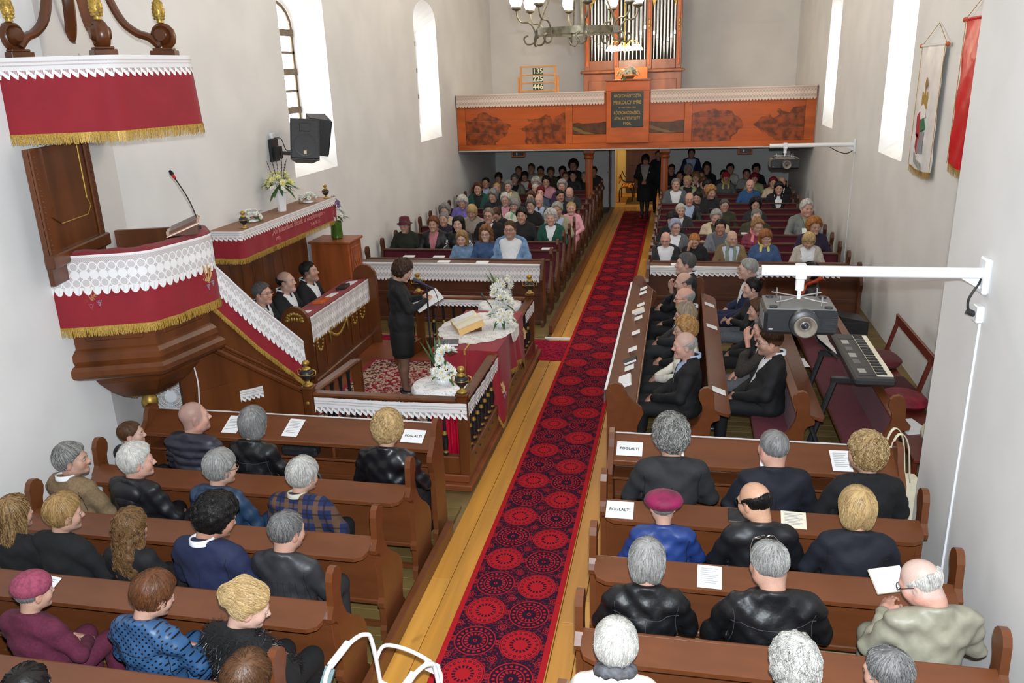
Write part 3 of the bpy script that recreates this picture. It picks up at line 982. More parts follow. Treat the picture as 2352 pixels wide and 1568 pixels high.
mb = MB(); mb.tube([spt(-.06, 2.31, -.02), spt(SL + .08, 1.19, -.02)], .045, 8).obj('handrail', WOOD_DK, st, smooth='auto')
for dz, r_ in ((1.02, .035), (.93, .02)):
    MB().tube([spt(-.38, 2.66 - dz, .01), spt(SL + .05, 1.66 - dz, .01)], r_, 8).obj('stringer_moulding', WOOD_DK, st, smooth='auto')
mb = MB(); mb.add([spt(-.30, .17, .012), spt(.12, .17, .012), spt(.12, .98, .012), spt(-.30, .98, .012), spt(-.30, .17, 0), spt(.12, .17, 0), spt(.12, .98, 0), spt(-.30, .98, 0)], [(0, 1, 2, 3), (0, 4, 5, 1), (1, 5, 6, 2), (2, 6, 7, 3), (3, 7, 4, 0)])
mb.obj('cupboard_door', WOOD_DK, st)
lace('door_lace', [spt(.16, .86, .014), spt(.42, .84, .014)], .13, .05, LACE_B, st, sgn=1, out=.004)
for k in range(5):
    z = .33 + .3 * k; s0 = SL - .05 - k * .17
    p = A + hd * s0
    MB().box((-.10, .03, .15 + .0), (.10, .62, z), .006, T(p.x, p.y, 0) @ RZ(math.atan2(hd.y, hd.x))).obj('step', WOOD_DK, st)
dn = (0, 0, -1)
tp = [spt(-.02, 2.35, .045), spt(SL * .5, 1.79, .05), spt(SL + .10, 1.22, .045)]
mb = MB(); a_, _ = resample(tp, 20); mb.grid([[tuple(p) for p in a_], [tuple(p - nn * .05 + Vector((0, 0, .012))) for p in a_], [tuple(p - nn * .10) for p in a_]]); mb.obj('cloth_top', RED, st, smooth=True)
c1, hem = cloth('red_cloth', tp, lambda s: .50 + .0 * s, st, amp=.006, out=.004, sgn=-1 if (Vector(tp[1]) - Vector(tp[0])).cross(Vector(dn)).dot(nn) < 0 else 1)
sg_ = -1 if (Vector(tp[1]) - Vector(tp[0])).cross(Vector(dn)).dot(nn) < 0 else 1
fringe('gold_fringe', hem, .07, st, sgn=sg_)
lace('lace_border', tp, .33, .07, LACE_A, st, sgn=sg_, out=.012)
mb = MB(); mb.tube(smooth_path([spt(-.30, 1.45, .02), spt(-.26, 1.1, .02), spt(-.28, .8, .02), spt(-.22, .4, .02), spt(-.2, .16, .02)], 4), .007, 6)
cab_ = mb.obj('white_cable', WHITE_METAL); tag(cab_, 'white cable running down the stair panel below the pulpit', 'cable')

# ------------------------------------------------------------------ clergy bench
cb = thing('clergy_bench', 'dark panelled clergy bench with high back along the wall', 'bench')
DZ_ = .15
MB().box((-5.50, 8.62, DZ_), (-5.44, 11.08, 2.20), .004).obj('back_board', WOOD_DK, cb)
for k in range(9):
    y0 = 8.64 + k * .271
    MB().box((-5.44, y0 + .006, .7), (-5.425, y0 + .265, 2.18), .007).obj('back_plank', WOOD_DK, cb)
MB().box((-5.44, 8.7, .56), (-5.02, 11.0, .60), .008).obj('seat', WOOD_DK, cb)
MB().box((-5.06, 8.7, DZ_), (-5.03, 11.0, .56)).obj('seat_front', WOOD_DK, cb)
cs = thing('bench_canopy', 'shelf canopy above the clergy bench with red lettered cloth', 'canopy')
MB().box((-5.50, 8.66, 2.16), (-5.08, 11.42, 2.225), .01).obj('shelf', WOOD_DK, cs)
MB().box((-5.50, 8.65, 2.225), (-5.075, 11.43, 2.235)).obj('shelf_cover', BROWN_CL, cs)
tp = rounded([(-5.49, 8.645, 2.24), (-5.07, 8.645, 2.24), (-5.07, 11.44, 2.24)], .06)
tp = rounded([(-5.49, 8.645, 2.24), (-5.07, 8.645, 2.24), (-5.07, 10.0, 2.24), (-5.07, 11.44, 2.24)], .04)
c1, hem = cloth('red_cloth', tp, .33, cs, amp=.005, freq=25, n=80); fringe('gold_fringe', hem, .07, cs)
lace('lace_border', tp, .12, .062, LACE_B, cs, out=.01, wav=.001)
THREAD = mat('pale_thread_lettering', srgb(208, 140, 132), .8, 0)
text('cloth_lettering', '„Aki hálaadással áldozik az dicsőít engem -', .095, (-5.045, 10.16, 2.085), (R(90), 0, R(90)), THREAD, cs, xs=1.0)
text('cloth_lettering', '1993                                                       Zsolt. 50. 23.', .06, (-5.045, 10.12, 1.99), (R(90), 0, R(90)), THREAD, cs)
for y in (8.88, 11.28):
    u_ = thing('urn_finial', 'black and gold urn on the clergy canopy, at its %s end' % ('pulpit' if y < 10 else 'vase cabinet'), 'urn', (-5.14, y, 2.236))
    urn(u_, (0, 0, 0), .85, False, 'urn_body')
# the desk in front of the clergy
cdk = thing('clergy_desk', 'dark carved clergy desk with gilt wreaths, red cloth and lace', 'desk')
MB().box((-4.52, 8.7, DZ_), (-4.46, 10.85, 1.10), .004).obj('front_panel', WOOD_DK, cdk)
MB().prism([(-4.78, 1.06), (-4.44, 1.10), (-4.44, 1.13), (-4.78, 1.09)], 8.66, 10.9, 'y').obj('desk_board', WOOD_DK, cdk)
MB().box((-4.53, 8.66, DZ_), (-4.42, 10.9, .30), .015).obj('plinth', WOOD_DK, cdk)
ys = [8.72, 8.98, 9.28, 10.14, 10.44, 10.72]
for a_, b_ in zip(ys, ys[1:]):
    MB().box((-4.46, a_ + .03, .34), (-4.445, b_ - .03, 1.0), .008).obj('field_panel', WOOD_DK, cdk)
def wreath(c, r, n_=14):
    mb = MB()
    for k in range(n_):
        a = 2 * PI * k / n_
        mb.ball((c[0], c[1] + r * .62 * math.cos(a), c[2] + r * math.sin(a)), (.014, .020, .022), 6, 4)
    return mb
for y in (8.85, 9.13, 10.29, 10.58): wreath((-4.44, y, .74), .12).obj('gilt_wreath', GOLD, cdk, smooth=True)
mb = MB()
for k in range(22):
    t = k / 21; mb.ball((-4.44, 9.42 + .58 * t, .78 - .13 * math.sin(PI * t)), (.014, .022, .024), 6, 4)
for y in (9.42, 10.0): mb.tube([(-4.44, y, .86), (-4.43, y, .62)], [.022, .008], 6)
mb.obj('gilt_garland', GOLD, cdk, smooth=True)
for y in (8.62, 10.88):
    pr_ = [(-4.66, DZ_), (-4.30, DZ_), (-4.30, 1.14)] + [(-4.48 + .18 * math.cos(a), 1.14 + .20 * math.sin(a)) for a in [PI * q / 10 for q in range(11)]] + [(-4.66, 1.14)]
    MB().prism(pr_, y - .03, y + .03, 'y').obj('end_post', WOOD_DK, cdk)
mb = MB()
for k in range(9):
    a = PI * k / 8; mb.ball((-4.48 + .10 * math.cos(a), 8.585, 1.17 + .09 * math.sin(a)), (.03, .012, .02), 6, 4)
for k in range(5): mb.ball((-4.48 + (k - 2) * .035, 8.585, 1.19), (.016, .012, .03), 6, 4)
mb.obj('gilt_carving', GOLD, cdk, smooth=True)
tp = [(-4.43, 8.68, 1.135), (-4.43, 9.7, 1.135), (-4.43, 10.88, 1.135)]
mb = MB(); mb.grid([[(-4.43, y, 1.137) for y in (8.68, 10.88)], [(-4.78, y, 1.097) for y in (8.68, 10.88)]]); mb.obj('cloth_top', RED, cdk)
c1, hem = cloth('red_cloth', tp, .30, cdk, amp=.004, n=40); fringe('gold_fringe', hem, .05, cdk)
lace('lace_border', tp, .34, .062, LACE_A, cdk, out=.012)
for k, (y, w_, l_, mt) in enumerate(((9.02, .12, .34, PAPER), (9.62, .14, .24, WOOD_ORG), (9.95, .10, .22, PAPER), (10.35, .14, .26, BLACK_PL), (10.6, .14, .24, PAPER))):
    o = MB().box((-w_ / 2, -l_ / 2, 0), (w_ / 2, l_ / 2, .012 if mt in (PAPER,) else .035), .003).obj('hymn_book' if mt != PAPER else 'paper_sheet', mt, None, loc=(-4.60, y, 1.118), rot=(0, R(-6.7), R(rr.uniform(-8, 8))))
    tag(o, ['folded white paper on the red clergy desk, nearest the stair', 'brown covered book lying on the red clergy desk', 'white sheet on the clergy desk beside the brown book', 'black folder on the clergy desk', 'white sheet on the clergy desk beyond the black folder'][k], 'paper' if mt == PAPER else 'book')
# cabinet with the vase
cbn = thing('cabinet', 'reddish wooden cabinet with carved front carrying a flower vase', 'cabinet')
MB().box((-5.42, 11.18, DZ_), (-4.82, 11.68, 1.57), .006).obj('body', WOOD_RED, cbn)
MB().box((-5.45, 11.15, 1.57), (-4.79, 11.71, 1.605), .008).obj('top', WOOD_RED, cbn)
MB().box((-4.82, 11.24, .95), (-4.806, 11.62, 1.5), .006).box((-4.806, 11.29, 1.0), (-4.80, 11.57, 1.45), .004).obj('carved_door', WOOD_RED, cbn)
for sy in (11.36, 11.43, 11.50):
    MB().tube([(-4.80, sy, 1.1), (-4.795, sy + .03, 1.2), (-4.80, sy - .02, 1.3), (-4.795, sy + .02, 1.38)], .008, 5).obj('carving', WOOD_RED, cbn)
va = thing('green_glass_vase', 'green glass vase with purple and white flowers on the cabinet', 'vase', (-5.1, 11.45, 1.606))
MB().lathe([(.06, 0), (.085, .01), (.09, .06), (.083, .16), (.085, .26), (.078, .26), (.076, .1), (.001, .02)], 16).obj('glass', mat('green_glass', srgb(62, 96, 28), .15, .15, 12, coat=.5), va, smooth='auto')
bouquet(va, (0, 0, .33), .15, PETAL_W, 20, .05, 14, .8, seed=5)
bouquet(va, (-.02, .02, .50), .11, PETAL_P, 22, .03, 6, 1.1, seed=6, mum=False)
vb = thing('white_flower_vase', 'white vase of pale yellow and white flowers on the clergy canopy', 'vase', (-5.26, 10.12, 2.236))
MB().lathe([(.05, 0), (.055, .005), (.075, .18), (.085, .25), (.07, .25), (.05, .03), (.001, .03)], 8).obj('vase_body', mat('white_ceramic', (.85, .85, .84), .25, 0), vb)
bouquet(vb, (0, 0, .36), .19, PETAL_Y, 26, .05, 20, .8, seed=8)
bouquet(vb, (.02, -.02, .32), .20, PETAL_W, 24, .04, 6, .45, seed=9)
mb = MB(); rr = random.Random(4)
for k in range(9):
    a = rr.uniform(0, 2 * PI); p = Vector((.03 * math.cos(a), .03 * math.sin(a), .3)); q = p + Vector((.10 * math.cos(a), .10 * math.sin(a), rr.uniform(.32, .5)))
    mb.tube([p, q], [.004, .002], 4)
    for j in range(5): mb.ball(tuple(p.lerp(q, .5 + j * .1)), (.007, .007, .012), 5, 4)
mb.obj('willow_twigs', TWIG, vb)
for k, (x, y) in enumerate(((-5.26, 9.30), (-5.22, 10.85))):
    t = thing('flower_arrangement', ['low white flower arrangement on the clergy canopy nearest the pulpit', 'low white flower arrangement on the clergy canopy beside its far urn'][k], 'flowers', (x, y, 2.236))
    MB().lathe([(.05, 0), (.08, .012), (.07, .03), (.001, .03)], 12).obj('dish', WHITE_METAL, t)
    bouquet(t, (0, 0, .07), .12, PETAL_W, 22, .035, 18, .7, seed=20 + k)
# ------------------------------------------------------------------ carpets
def carpet_mat():
    m, nt, p = newmat('medallion_carpet'); setp(p, .95, spec=.1)
    x, y, _ = sock(nt, 'Object')
    cx = (x + 1.1875) / .335 + 1.0; cy = y / .35
    ix, iy = cx.fl(), cy.fl(); u = cx.fr() - .5; v = cy.fr() - .5
    r = (u * u + v * v).sqrt(); a = v.atan2(u)
    par = (ix + iy).mod(2).gt(.5)                       # 1: dark medallion
    k16 = ((a * (16 / (2 * PI))).fr() - .5).abs(); k20 = (a * (20 / (2 * PI))).fr() - .5
    # medallion disc
    spoke = r.gt(.16) * r.lt(.235) * k16.lt(.28)
    ring1 = (r - .285).abs().lt(.018)
    dots_r = ((r - .355) * (r - .355) + (k20 * .115) * (k20 * .115)).sqrt()
    dotm = dots_r.lt(.034); doti = dots_r.lt(.016)
    hub = (r - .035).abs().lt(.012)
    disc = r.lt(.27)
    redA = disc * (1 - spoke)                            # red medallion: red with dark spokes
    redB = disc * (spoke.mx(hub))                        # dark medallion: dark with red spokes
    dk_dot = dotm * (1 - doti)
    outA = r.gt(.27) * r.lt(.42) * (1 - dk_dot) * (1 - ring1 * .0)
    outB = (r.gt(.265) * r.lt(.29)).mx(dotm * r.gt(.30))
    # corner rosettes
    uc = u.abs() - .5; vc = v.abs() - .5
    rc = (uc * uc + vc * vc).sqrt(); ac = vc.atan2(uc)
    ros = (rc.lt(.10) * (rc.gt(.085).mx((rc - .05).abs().lt(.012)).mx(rc.lt(.02))))
    ue = u.abs() - .5
    re_ = (ue * ue + v * v).sqrt()
    ros2 = re_.lt(.085) * ((re_ - .07).abs().lt(.012).mx((re_ - .035).abs().lt(.010)))
    red = (redA.mx(outA)) * (1 - par) + (redB.mx(outB)) * par
    back = r.gt(.42)
    lines = (r - .445).abs().lt(.012)
    red = red * (1 - rc.lt(.105)) + ros
    red = red * (1 - re_.lt(.09)) + ros2
    red = red.mx(lines * rc.gt(.11) * re_.gt(.09)).mn(1)
    sp = noise(nt, 60, detail=2); red = red.mx(back * sp.gt(.56) * rc.gt(.105) * re_.gt(.09) * .5)
    edge = (x + 1.1875).abs()
    red = red.mx(edge.gt(.345)).mn(1)
    nz = noise(nt, 220, detail=1)
    c = mixc(nt, red, srgb(44, 26, 46), srgb(190, 34, 42))
    c2 = mixc(nt, nz * .35, c, (.02, .005, .01))
    nt.links.new(c2, p.inputs['Base Color'])
    bump(nt, p, nz, .4, .004)
    return m


tag(MB().box((-1.575, 1.6, .001), (-.80, 23.66, .012), .003).obj('carpet_runner', carpet_mat()), 'long red carpet runner with dark medallions down the aisle', 'carpet')


def rug_mat(name, a, b, c, per=.5):
    m, nt, p = newmat(name); setp(p, .95, spec=.1)
    x, y, _ = sock(nt, 'Object')
    n1 = noise(nt, 26, detail=2); n2 = noise(nt, 11, detail=1, dist=1.5)
    w1 = ((x * 40).sin() * (y * 40).sin()).gt(.1)
    f = (n1 + n2 * .8 + w1 * .12).gt(.95)
    c1 = mixc(nt, f, a, b)
    nt.links.new(mixc(nt, (n1 * 1.2 + n2 * .3).gt(.88) * .8, c1, c), p.inputs['Base Color'])
    return m


RUGM = rug_mat('persian_field', srgb(140, 28, 48), srgb(196, 170, 150), srgb(52, 30, 44))
RUGB = rug_mat('persian_border', srgb(186, 160, 138), srgb(96, 40, 46), srgb(70, 46, 52))
rg = thing('persian_rug', 'patterned red and beige rug on the altar platform', 'rug')
MB().box((-4.1, 7.25, .15), (-2.75, 10.1, .158)).obj('border', RUGB, rg)
MB().box((-3.85, 7.55, .158), (-3.0, 9.8, .160)).obj('field', RUGM, rg)
MB().box((-4.16, 7.19, .149), (-2.69, 10.16, .154)).obj('edging', mat('rug_red', srgb(140, 24, 44), .95, .1, 50), rg)
cr = thing('cross_carpet', 'red strip of patterned carpet crossing between platform and rear pews', 'carpet')
MB().box((-4.7, 11.06, .009), (-1.96, 11.62, .016)).obj('field', rug_mat('cross_red', srgb(150, 24, 44), srgb(120, 18, 50), srgb(44, 24, 52)), cr)
MB().box((-1.96, 10.75, .001), (-1.58, 11.62, .010)).obj('field', MATS.get('x') or rug_mat('cross_red2', srgb(160, 26, 48), srgb(120, 18, 50), srgb(44, 24, 52)), cr)
for k, (y, c) in enumerate(((11.62, (60, 60, 70)), (11.66, (190, 120, 50)), (11.70, (70, 80, 60)))):
    MB().box((-4.7, y, .009), (-1.96, y + .04, .015)).obj('stripe', mat('carpet_stripe%d' % k, srgb(*c), .95, .1, 30), cr)
tag(MB().box((-1.97, 11.70, .001), (-1.58, 11.74, .03)).obj('threshold_strip', WHITE_METAL), 'white strip at the end of the cross carpet', 'strip')
tag(MB().box((-1.62, YB + .55, .005), (-.75, YB + 1.9, .015)).obj('door_mat', mat('brown_mat', srgb(92, 76, 60), .95, .1, 40)), 'brown mat on the lobby floor', 'mat')

# ------------------------------------------------------------------ altar rail
ar = thing('altar_rail', 'dark wooden altar rail with black and gold balusters and lace', 'rail')
def rail_run(a, b, n, ends=True):
    a, b = Vector(a), Vector(b); L = (b - a).length; M_ = T(a.x, a.y, 0) @ RZ(math.atan2(b.y - a.y, b.x - a.x))
    MB().box((0, -.055, .905), (L, .055, .95), .015, M_).obj('top_rail', WOOD_DK, ar)
    MB().box((0, -.045, .15), (L, .045, .34), .01, M_).obj('base_rail', WOOD_DK, ar)
    for i in range(1, n):
        link('baluster', BAL, ar, M_ @ Vector((L * i / n, 0, .34)))
BALP = [(.022, 0), (.03, .01), (.03, .03), (.02, .05), (.028, .09), (.034, .15), (.026, .22), (.018, .26), (.016, .42), (.02, .50), (.028, .54), (.028, .565)]
mbb = MB().lathe(BALP, 10)
BAL = mbb.mesh('baluster', [mat('black_lacquer', (.015, .015, .016), .2, 0), GOLD], smooth=True)
for poly in BAL.polygons:
    zc = sum(BAL.vertices[v].co.z for v in poly.vertices) / len(poly.vertices)
    if .225 < zc < .262 or .03 < zc < .05: poly.material_index = 1
def post(x, y, h=.98, u=True):
    MB().box((x - .05, y - .05, .15), (x + .05, y + .05, h), .008).box((x - .062, y - .062, h), (x + .062, y + .062, h + .03), .008).obj('post', WOOD_DK, ar)
    MB().lathe([(.02, 0), (.02, .008), (.008, .014), (.001, .015)], 12, T(x, y - .05, h - .14) @ RX(R(90))).obj('brass_rosette', GOLD, ar, smooth='auto')
    if u: urn(ar, (x, y, h + .03), 1.1)
post(-3.58, 6.98); post(-1.99, 6.98); post(-1.99, 10.66); post(-3.60, 10.66)
rail_run((-3.53, 6.98), (-2.04, 6.98), 10); rail_run((-1.99, 7.03), (-1.99, 10.61), 22); rail_run((-2.04, 10.66), (-3.55, 10.66), 10)
for i in range(18): MB().lathe([(.014, 0), (.014, .006), (.006, .01), (.001, .01)], 8, T(-1.944, 7.2 + i * .19, .27) @ RY(R(90))).obj('bolt', BLACK_MT, ar)
rail_run((-3.56, 7.03), (-3.48, 7.95), 5); MB().box((-3.53, 7.95, .15), (-3.43, 8.03, .93), .008).obj('post', WOOD_DK, ar)
rail_run((-3.62, 10.61), (-3.74, 9.95), 4)
lace('rail_lace', [(-3.50, 6.92, .915), (-2.7, 6.92, .905), (-1.935, 6.92, .92)], .17, .06, LACE_B, ar, out=.004)
lace('rail_lace', [(-1.93, 6.93, .92), (-1.93, 7.6, .905), (-1.93, 8.28, .92)], .15, .06, LACE_B, ar, out=.004)
lace('rail_lace', [(-1.93, 9.95, .92), (-1.93, 10.6, .92)], .15, .06, LACE_B, ar, out=.004)
lace('rail_lace', [(-3.5, 10.60, .915), (-2.1, 10.60, .915)], .10, .06, LACE_B, ar, out=.004)
SATIN = mat('crimson_satin', srgb(170, 16, 44), .22, .3, 9, (1, 1, .3), bmp=.8, bd=.02)
mb = MB(); mb.grid([[(-2.40 + .36 * i / 24 + 0, 7.13 + .03 * math.sin(i * 1.5) * (j / 6), .88 - .7 * j / 6) for i in range(25)] for j in range(7)])
tag(mb.obj('satin_drape', SATIN, smooth=True), 'shiny crimson satin hanging below the flower table behind the rail', 'drape')

# altar table ---------------------------------------------------------
at = thing('altar_table', 'altar table under a red cloth with gold fringe', 'table')
TX0, TX1, TY0, TY1, TZ = -2.70, -1.935, 8.30, 9.88, .975
MB().box((TX0 + .03, TY0 + .03, TZ - .04), (TX1 - .03, TY1 - .03, TZ - .004), .008).obj('table_top', WOOD_DK, at)
for x in (TX0 + .1, TX1 - .16):
    for y in (TY0 + .1, TY1 - .1): MB().box((x - .04, y - .04, .15), (x + .04, y + .04, TZ - .04), .008).obj('leg', WOOD_DK, at)
mb = MB(); mb.grid([[(TX0 + (TX1 - TX0) * i / 10, TY0 + (TY1 - TY0) * j / 14, TZ + .002 * math.sin(i * 2 + j)) for i in range(11)] for j in range(15)]); mb.obj('cloth_top', RED, at, smooth=True)
per = rounded([(-2.3, TY0, TZ), (TX1, TY0, TZ), (TX1, TY1, TZ), (TX0, TY1, TZ), (TX0, TY0, TZ), (-2.3, TY0, TZ)], .06)
Ltot = sum((Vector(b) - Vector(a)).length for a, b in zip(per, per[1:]))
def tdrop(s):
    d = s * Ltot; c1_, c2_ = -2.3 - TX0, 0
    near_r = abs(d - (TX1 + 2.3)); far_r = abs(d - (TX1 + 2.3 + TY1 - TY0)); 
    return .34 + .42 * math.exp(-(near_r / .16) ** 2) + .28 * math.exp(-(far_r / .2) ** 2) + (.12 if TX1 + 2.3 < d < TX1 + 2.3 + TY1 - TY0 else 0)
c1, hem = cloth('cloth_drop', per, tdrop, at, amp=.03, freq=13, flare=.03, n=150, m=10); fringe('gold_fringe', hem, .06, at)
mb = MB()
mb.box((-2.32, TY0 - .012, .66), (-2.30, TY0 - .006, TZ), 0); mb.box((-2.32, TY0, TZ + .002), (-2.30, TY1, TZ + .005)); mb.obj('gold_braid', FRINGE, at)
embroidery(at, (TX1 + .035, 8.36, .50), (1, -.2, .2), .13, 11); embroidery(at, (TX1 + .03, 9.75, .70), (1, 0, .15), .13, 12, grapes=False)
# lace cloth on the table, bible, book, flowers
lc = thing('lace_tablecloth', 'white lace cloth spread on the red altar table', 'tablecloth')
mb = MB(); uv = []
N = 48
rows = []
for rr_ in (0, .35, .7, 1.0):
    row = []
    for i in range(N + 1):
        a = 2 * PI * i / N; e = 1 + (.05 * abs(math.sin(i * PI / 3)) if rr_ == 1 else 0)
        x, y = math.cos(a) * .46 * rr_ * e, math.sin(a) * .62 * rr_ * e
        row.append((-2.36 + x, 9.15 + y, TZ + .006)); uv.append((x * 16, .5 + y * 2))
    rows.append(row)
def net_mat(name, sc_=34, thr=.72, tint=(.88, .86, .84)):
    m, nt, p = newmat(name); setp(p, .9, spec=.1); p.inputs['Base Color'].default_value = (*tint, 1)
    t = nt.nodes.new('ShaderNodeTexCoord'); vo = nt.nodes.new('ShaderNodeTexVoronoi'); vo.feature = 'DISTANCE_TO_EDGE'; vo.inputs['Scale'].default_value = sc_
    nt.links.new(t.outputs['Object'], vo.inputs['Vector']); d = E(nt, vo.outputs['Distance'])
    n2 = noise(nt, 9, detail=1)
    nt.links.new((d.lt(.12)).mx(n2.gt(.52)).mx(thr).k, p.inputs['Alpha']); return m
NET = net_mat('white_lace_net')
mb.grid(rows); mb.obj('cloth', NET, lc)
mb = MB(); mb.grid([[(TX1 + .03, 9.15 - .22 + .44 * i / 10, TZ + .008) for i in range(11)], [(TX1 + .045, 9.15 - .2 + .40 * i / 10, TZ - .10 - .04 * math.sin(i * PI / 10)) for i in range(11)]]); mb.obj('hanging_corner', NET, lc)
bt = thing('open_bible', 'thick open book on a wooden rest on the altar table', 'book', (-2.47, 9.08, TZ + .008), R(-62))
MB().add([(-.17, -.13, 0), (.17, -.13, 0), (.17, .13, 0), (-.17, .13, 0), (-.17, -.13, .03), (.17, -.13, .03), (.17, .13, .11), (-.17, .13, .11)], [(3, 2, 1, 0), (4, 5, 6, 7), (0, 1, 5, 4), (1, 2, 6, 5), (2, 3, 7, 6), (3, 0, 4, 7)]).obj('wooden_rest', WOOD_DK, bt)
M_ = T(0, 0, .04) @ RX(R(17))
mb = MB()
for s in (-1, 1):
    prof_ = [(0, .0), (0, .06), (.05 * s, .085), (.14 * s, .085), (.23 * s, .075), (.235 * s, .0)]
    mb.prism(prof_, -.16, .16, 'y', M_)
mb.obj('page_block', mat('gilt_page_edge', srgb(226, 182, 116), .6, .08, 60, (1, 1, 8)), bt)
mb = MB()
for s in (-1, 1): mb.grid([[(x * s, y, z) for x, z in ((.008, .068), (.05, .0865), (.14, .0865), (.225, .0775))] for y in (-.155, .155)], M_)
mb.obj('open_pages', PAGE, bt)
MB().box((-.19, -.12, .088), (-.03, .12, .0895), 0, M_).obj('loose_sheet', PAPER, bt)
bk = thing('hymnal', 'dark picture-covered book lying on the altar table edge', 'book', (-2.56, 8.48, TZ + .005), R(12))
MB().box((-.13, -.09, 0), (.13, .09, .004)).box((-.13, -.09, .028), (.13, .09, .032)).obj('cover', mat('dark_cover', (.02, .025, .03), .3, .8, 12), bt if False else bk)
MB().box((-.125, -.085, .004), (.128, .085, .028)).obj('pages', PAPER, bk)
for k, (c, s) in enumerate((((-2.33, 7.40), 'near rail corner'), ((-2.36, 10.42), 'rail corner by the lace pew'))):
    t = thing('flower_table', 'small round table with a fringed white doily at the ' + s, 'table', (c[0], c[1], .15))
    MB().lathe([(.001, .735), (.26, .735), (.27, .745), (.27, .765), (.26, .772), (.001, .772)], 28).obj('table_top', WOOD_DK, t, smooth='auto')
    MB().lathe([(.15, 0), (.15, .03), (.04, .06), (.03, .4), (.04, .735)], 14).obj('pedestal', WOOD_DK, t, smooth='auto')
    mb = MB(); rows = []
    for r_, z_ in ((0.001, .776), (.15, .776), (.28, .774), (.292, .75), (.298, .69)):
        rows.append([(r_ * (1 + (.03 * math.sin(i * 1.3) if z_ < .76 else 0)) * math.cos(2 * PI * i / 56), r_ * (1 + (.03 * math.sin(i * 1.3) if z_ < .76 else 0)) * math.sin(2 * PI * i / 56), z_) for i in range(57)])
    mb.grid(rows); mb.obj('doily', NET, t, smooth=True)
    fringe('doily_fringe', [(.295 * math.cos(2 * PI * i / 40), .295 * math.sin(2 * PI * i / 40), .70) for i in range(41)], .05, t)
    f = thing('flower_arrangement', ['white chrysanthemums and gladiolus on the round table at the near rail corner', 'white flowers and gladiolus on the round table by the lace pew front'][k], 'flowers', (c[0] + .02, c[1] + .03, .15 + .778))
    MB().lathe([(.07, 0), (.09, .03), (.08, .05), (.001, .05)], 12).obj('dish', WHITE_METAL, f)
    bouquet(f, (0, 0, .10), .13, PETAL_W, 24, .05, 12, .9, spikes=1, seed=31 + k)
    ml = MB(); rq = random.Random(k + 3)
    for q in range(4 if k == 0 else 2):
        leaf(ml, (-.05, 0, .12), (-.5 + .22 * q, .1, 1.0), .36, .020, .08)
    ml.obj('long_leaves', LEAF, f)
    bouquet(f, (.03, .02, .26), .10, PETAL_W, 14, .05, 5, 1.1, seed=37 + k)
f = thing('flower_arrangement', 'tall white flower arrangement with gladiolus on the altar table', 'flowers', (-2.08, 9.22, TZ + .008))
MB().lathe([(.07, 0), (.09, .03), (.08, .05), (.001, .05)], 12).obj('dish', WHITE_METAL, f)
bouquet(f, (0, 0, .12), .15, PETAL_W, 30, .05, 14, .9, seed=41); bouquet(f, (.02, .05, .27), .12, PETAL_W, 16, .055, 4, 1.0, seed=42); bouquet(f, (-.05, .0, .42), .07, PETAL_W, 8, .045, 4, 1.6, spikes=1, seed=43)
for k, (x, y) in enumerate(((-2.28, 9.62),)):
    g = thing('table_microphone', 'small black gooseneck microphone behind the altar book', 'microphone', (x, y, TZ + .005))
    MB().lathe([(.05, 0), (.05, .02), (.02, .03), (.001, .03)], 14).tube(smooth_path([(0, 0, .02), (-.02, .02, .12), (-.12, .04, .24)], 5), .006, 8).obj('gooseneck', BLACK_MT, g, smooth='auto')
    MB().tube([(-.12, .04, .24), (-.16, .05, .29)], [.014, .018], 10).obj('microphone_head', BLACK_PL, g, smooth='auto')
ms = thing('microphone_stand', 'black microphone stand before the person reading at the altar', 'microphone stand', (-2.86, 8.78, .16))
MB().tube([(0, 0, .02), (0, 0, 1.42)], .011, 10).obj('pole', BLACK_MT, ms, smooth='auto')
for a in (0, 2.1, 4.2): MB().tube([(0, 0, .12), (.26 * math.cos(a), .26 * math.sin(a), .0)], .009, 8).obj('leg', BLACK_MT, ms)
MB().tube([(0, 0, 1.42), (-.06, -.03, 1.48), (-.14, -.06, 1.50)], .010, 8).obj('boom', BLACK_MT, ms, smooth='auto')
MB().tube([(.08, .03, 1.38), (-.05, -.02, 1.46), (-.09, -.03, 1.485), (-.14, -.05, 1.52)], [.012, .014, .022, .02], 10).obj('microphone', mat('blue_black_mic', srgb(30, 40, 70), .4, .2, 30), ms, smooth='auto')
MB().tube(smooth_path([(.08, .03, 1.38), (.12, .03, 1.2), (.06, 0, .9), (.02, 0, .5), (.03, 0, .1)], 5), .004, 6).obj('cable', BLACK_PL, ms)

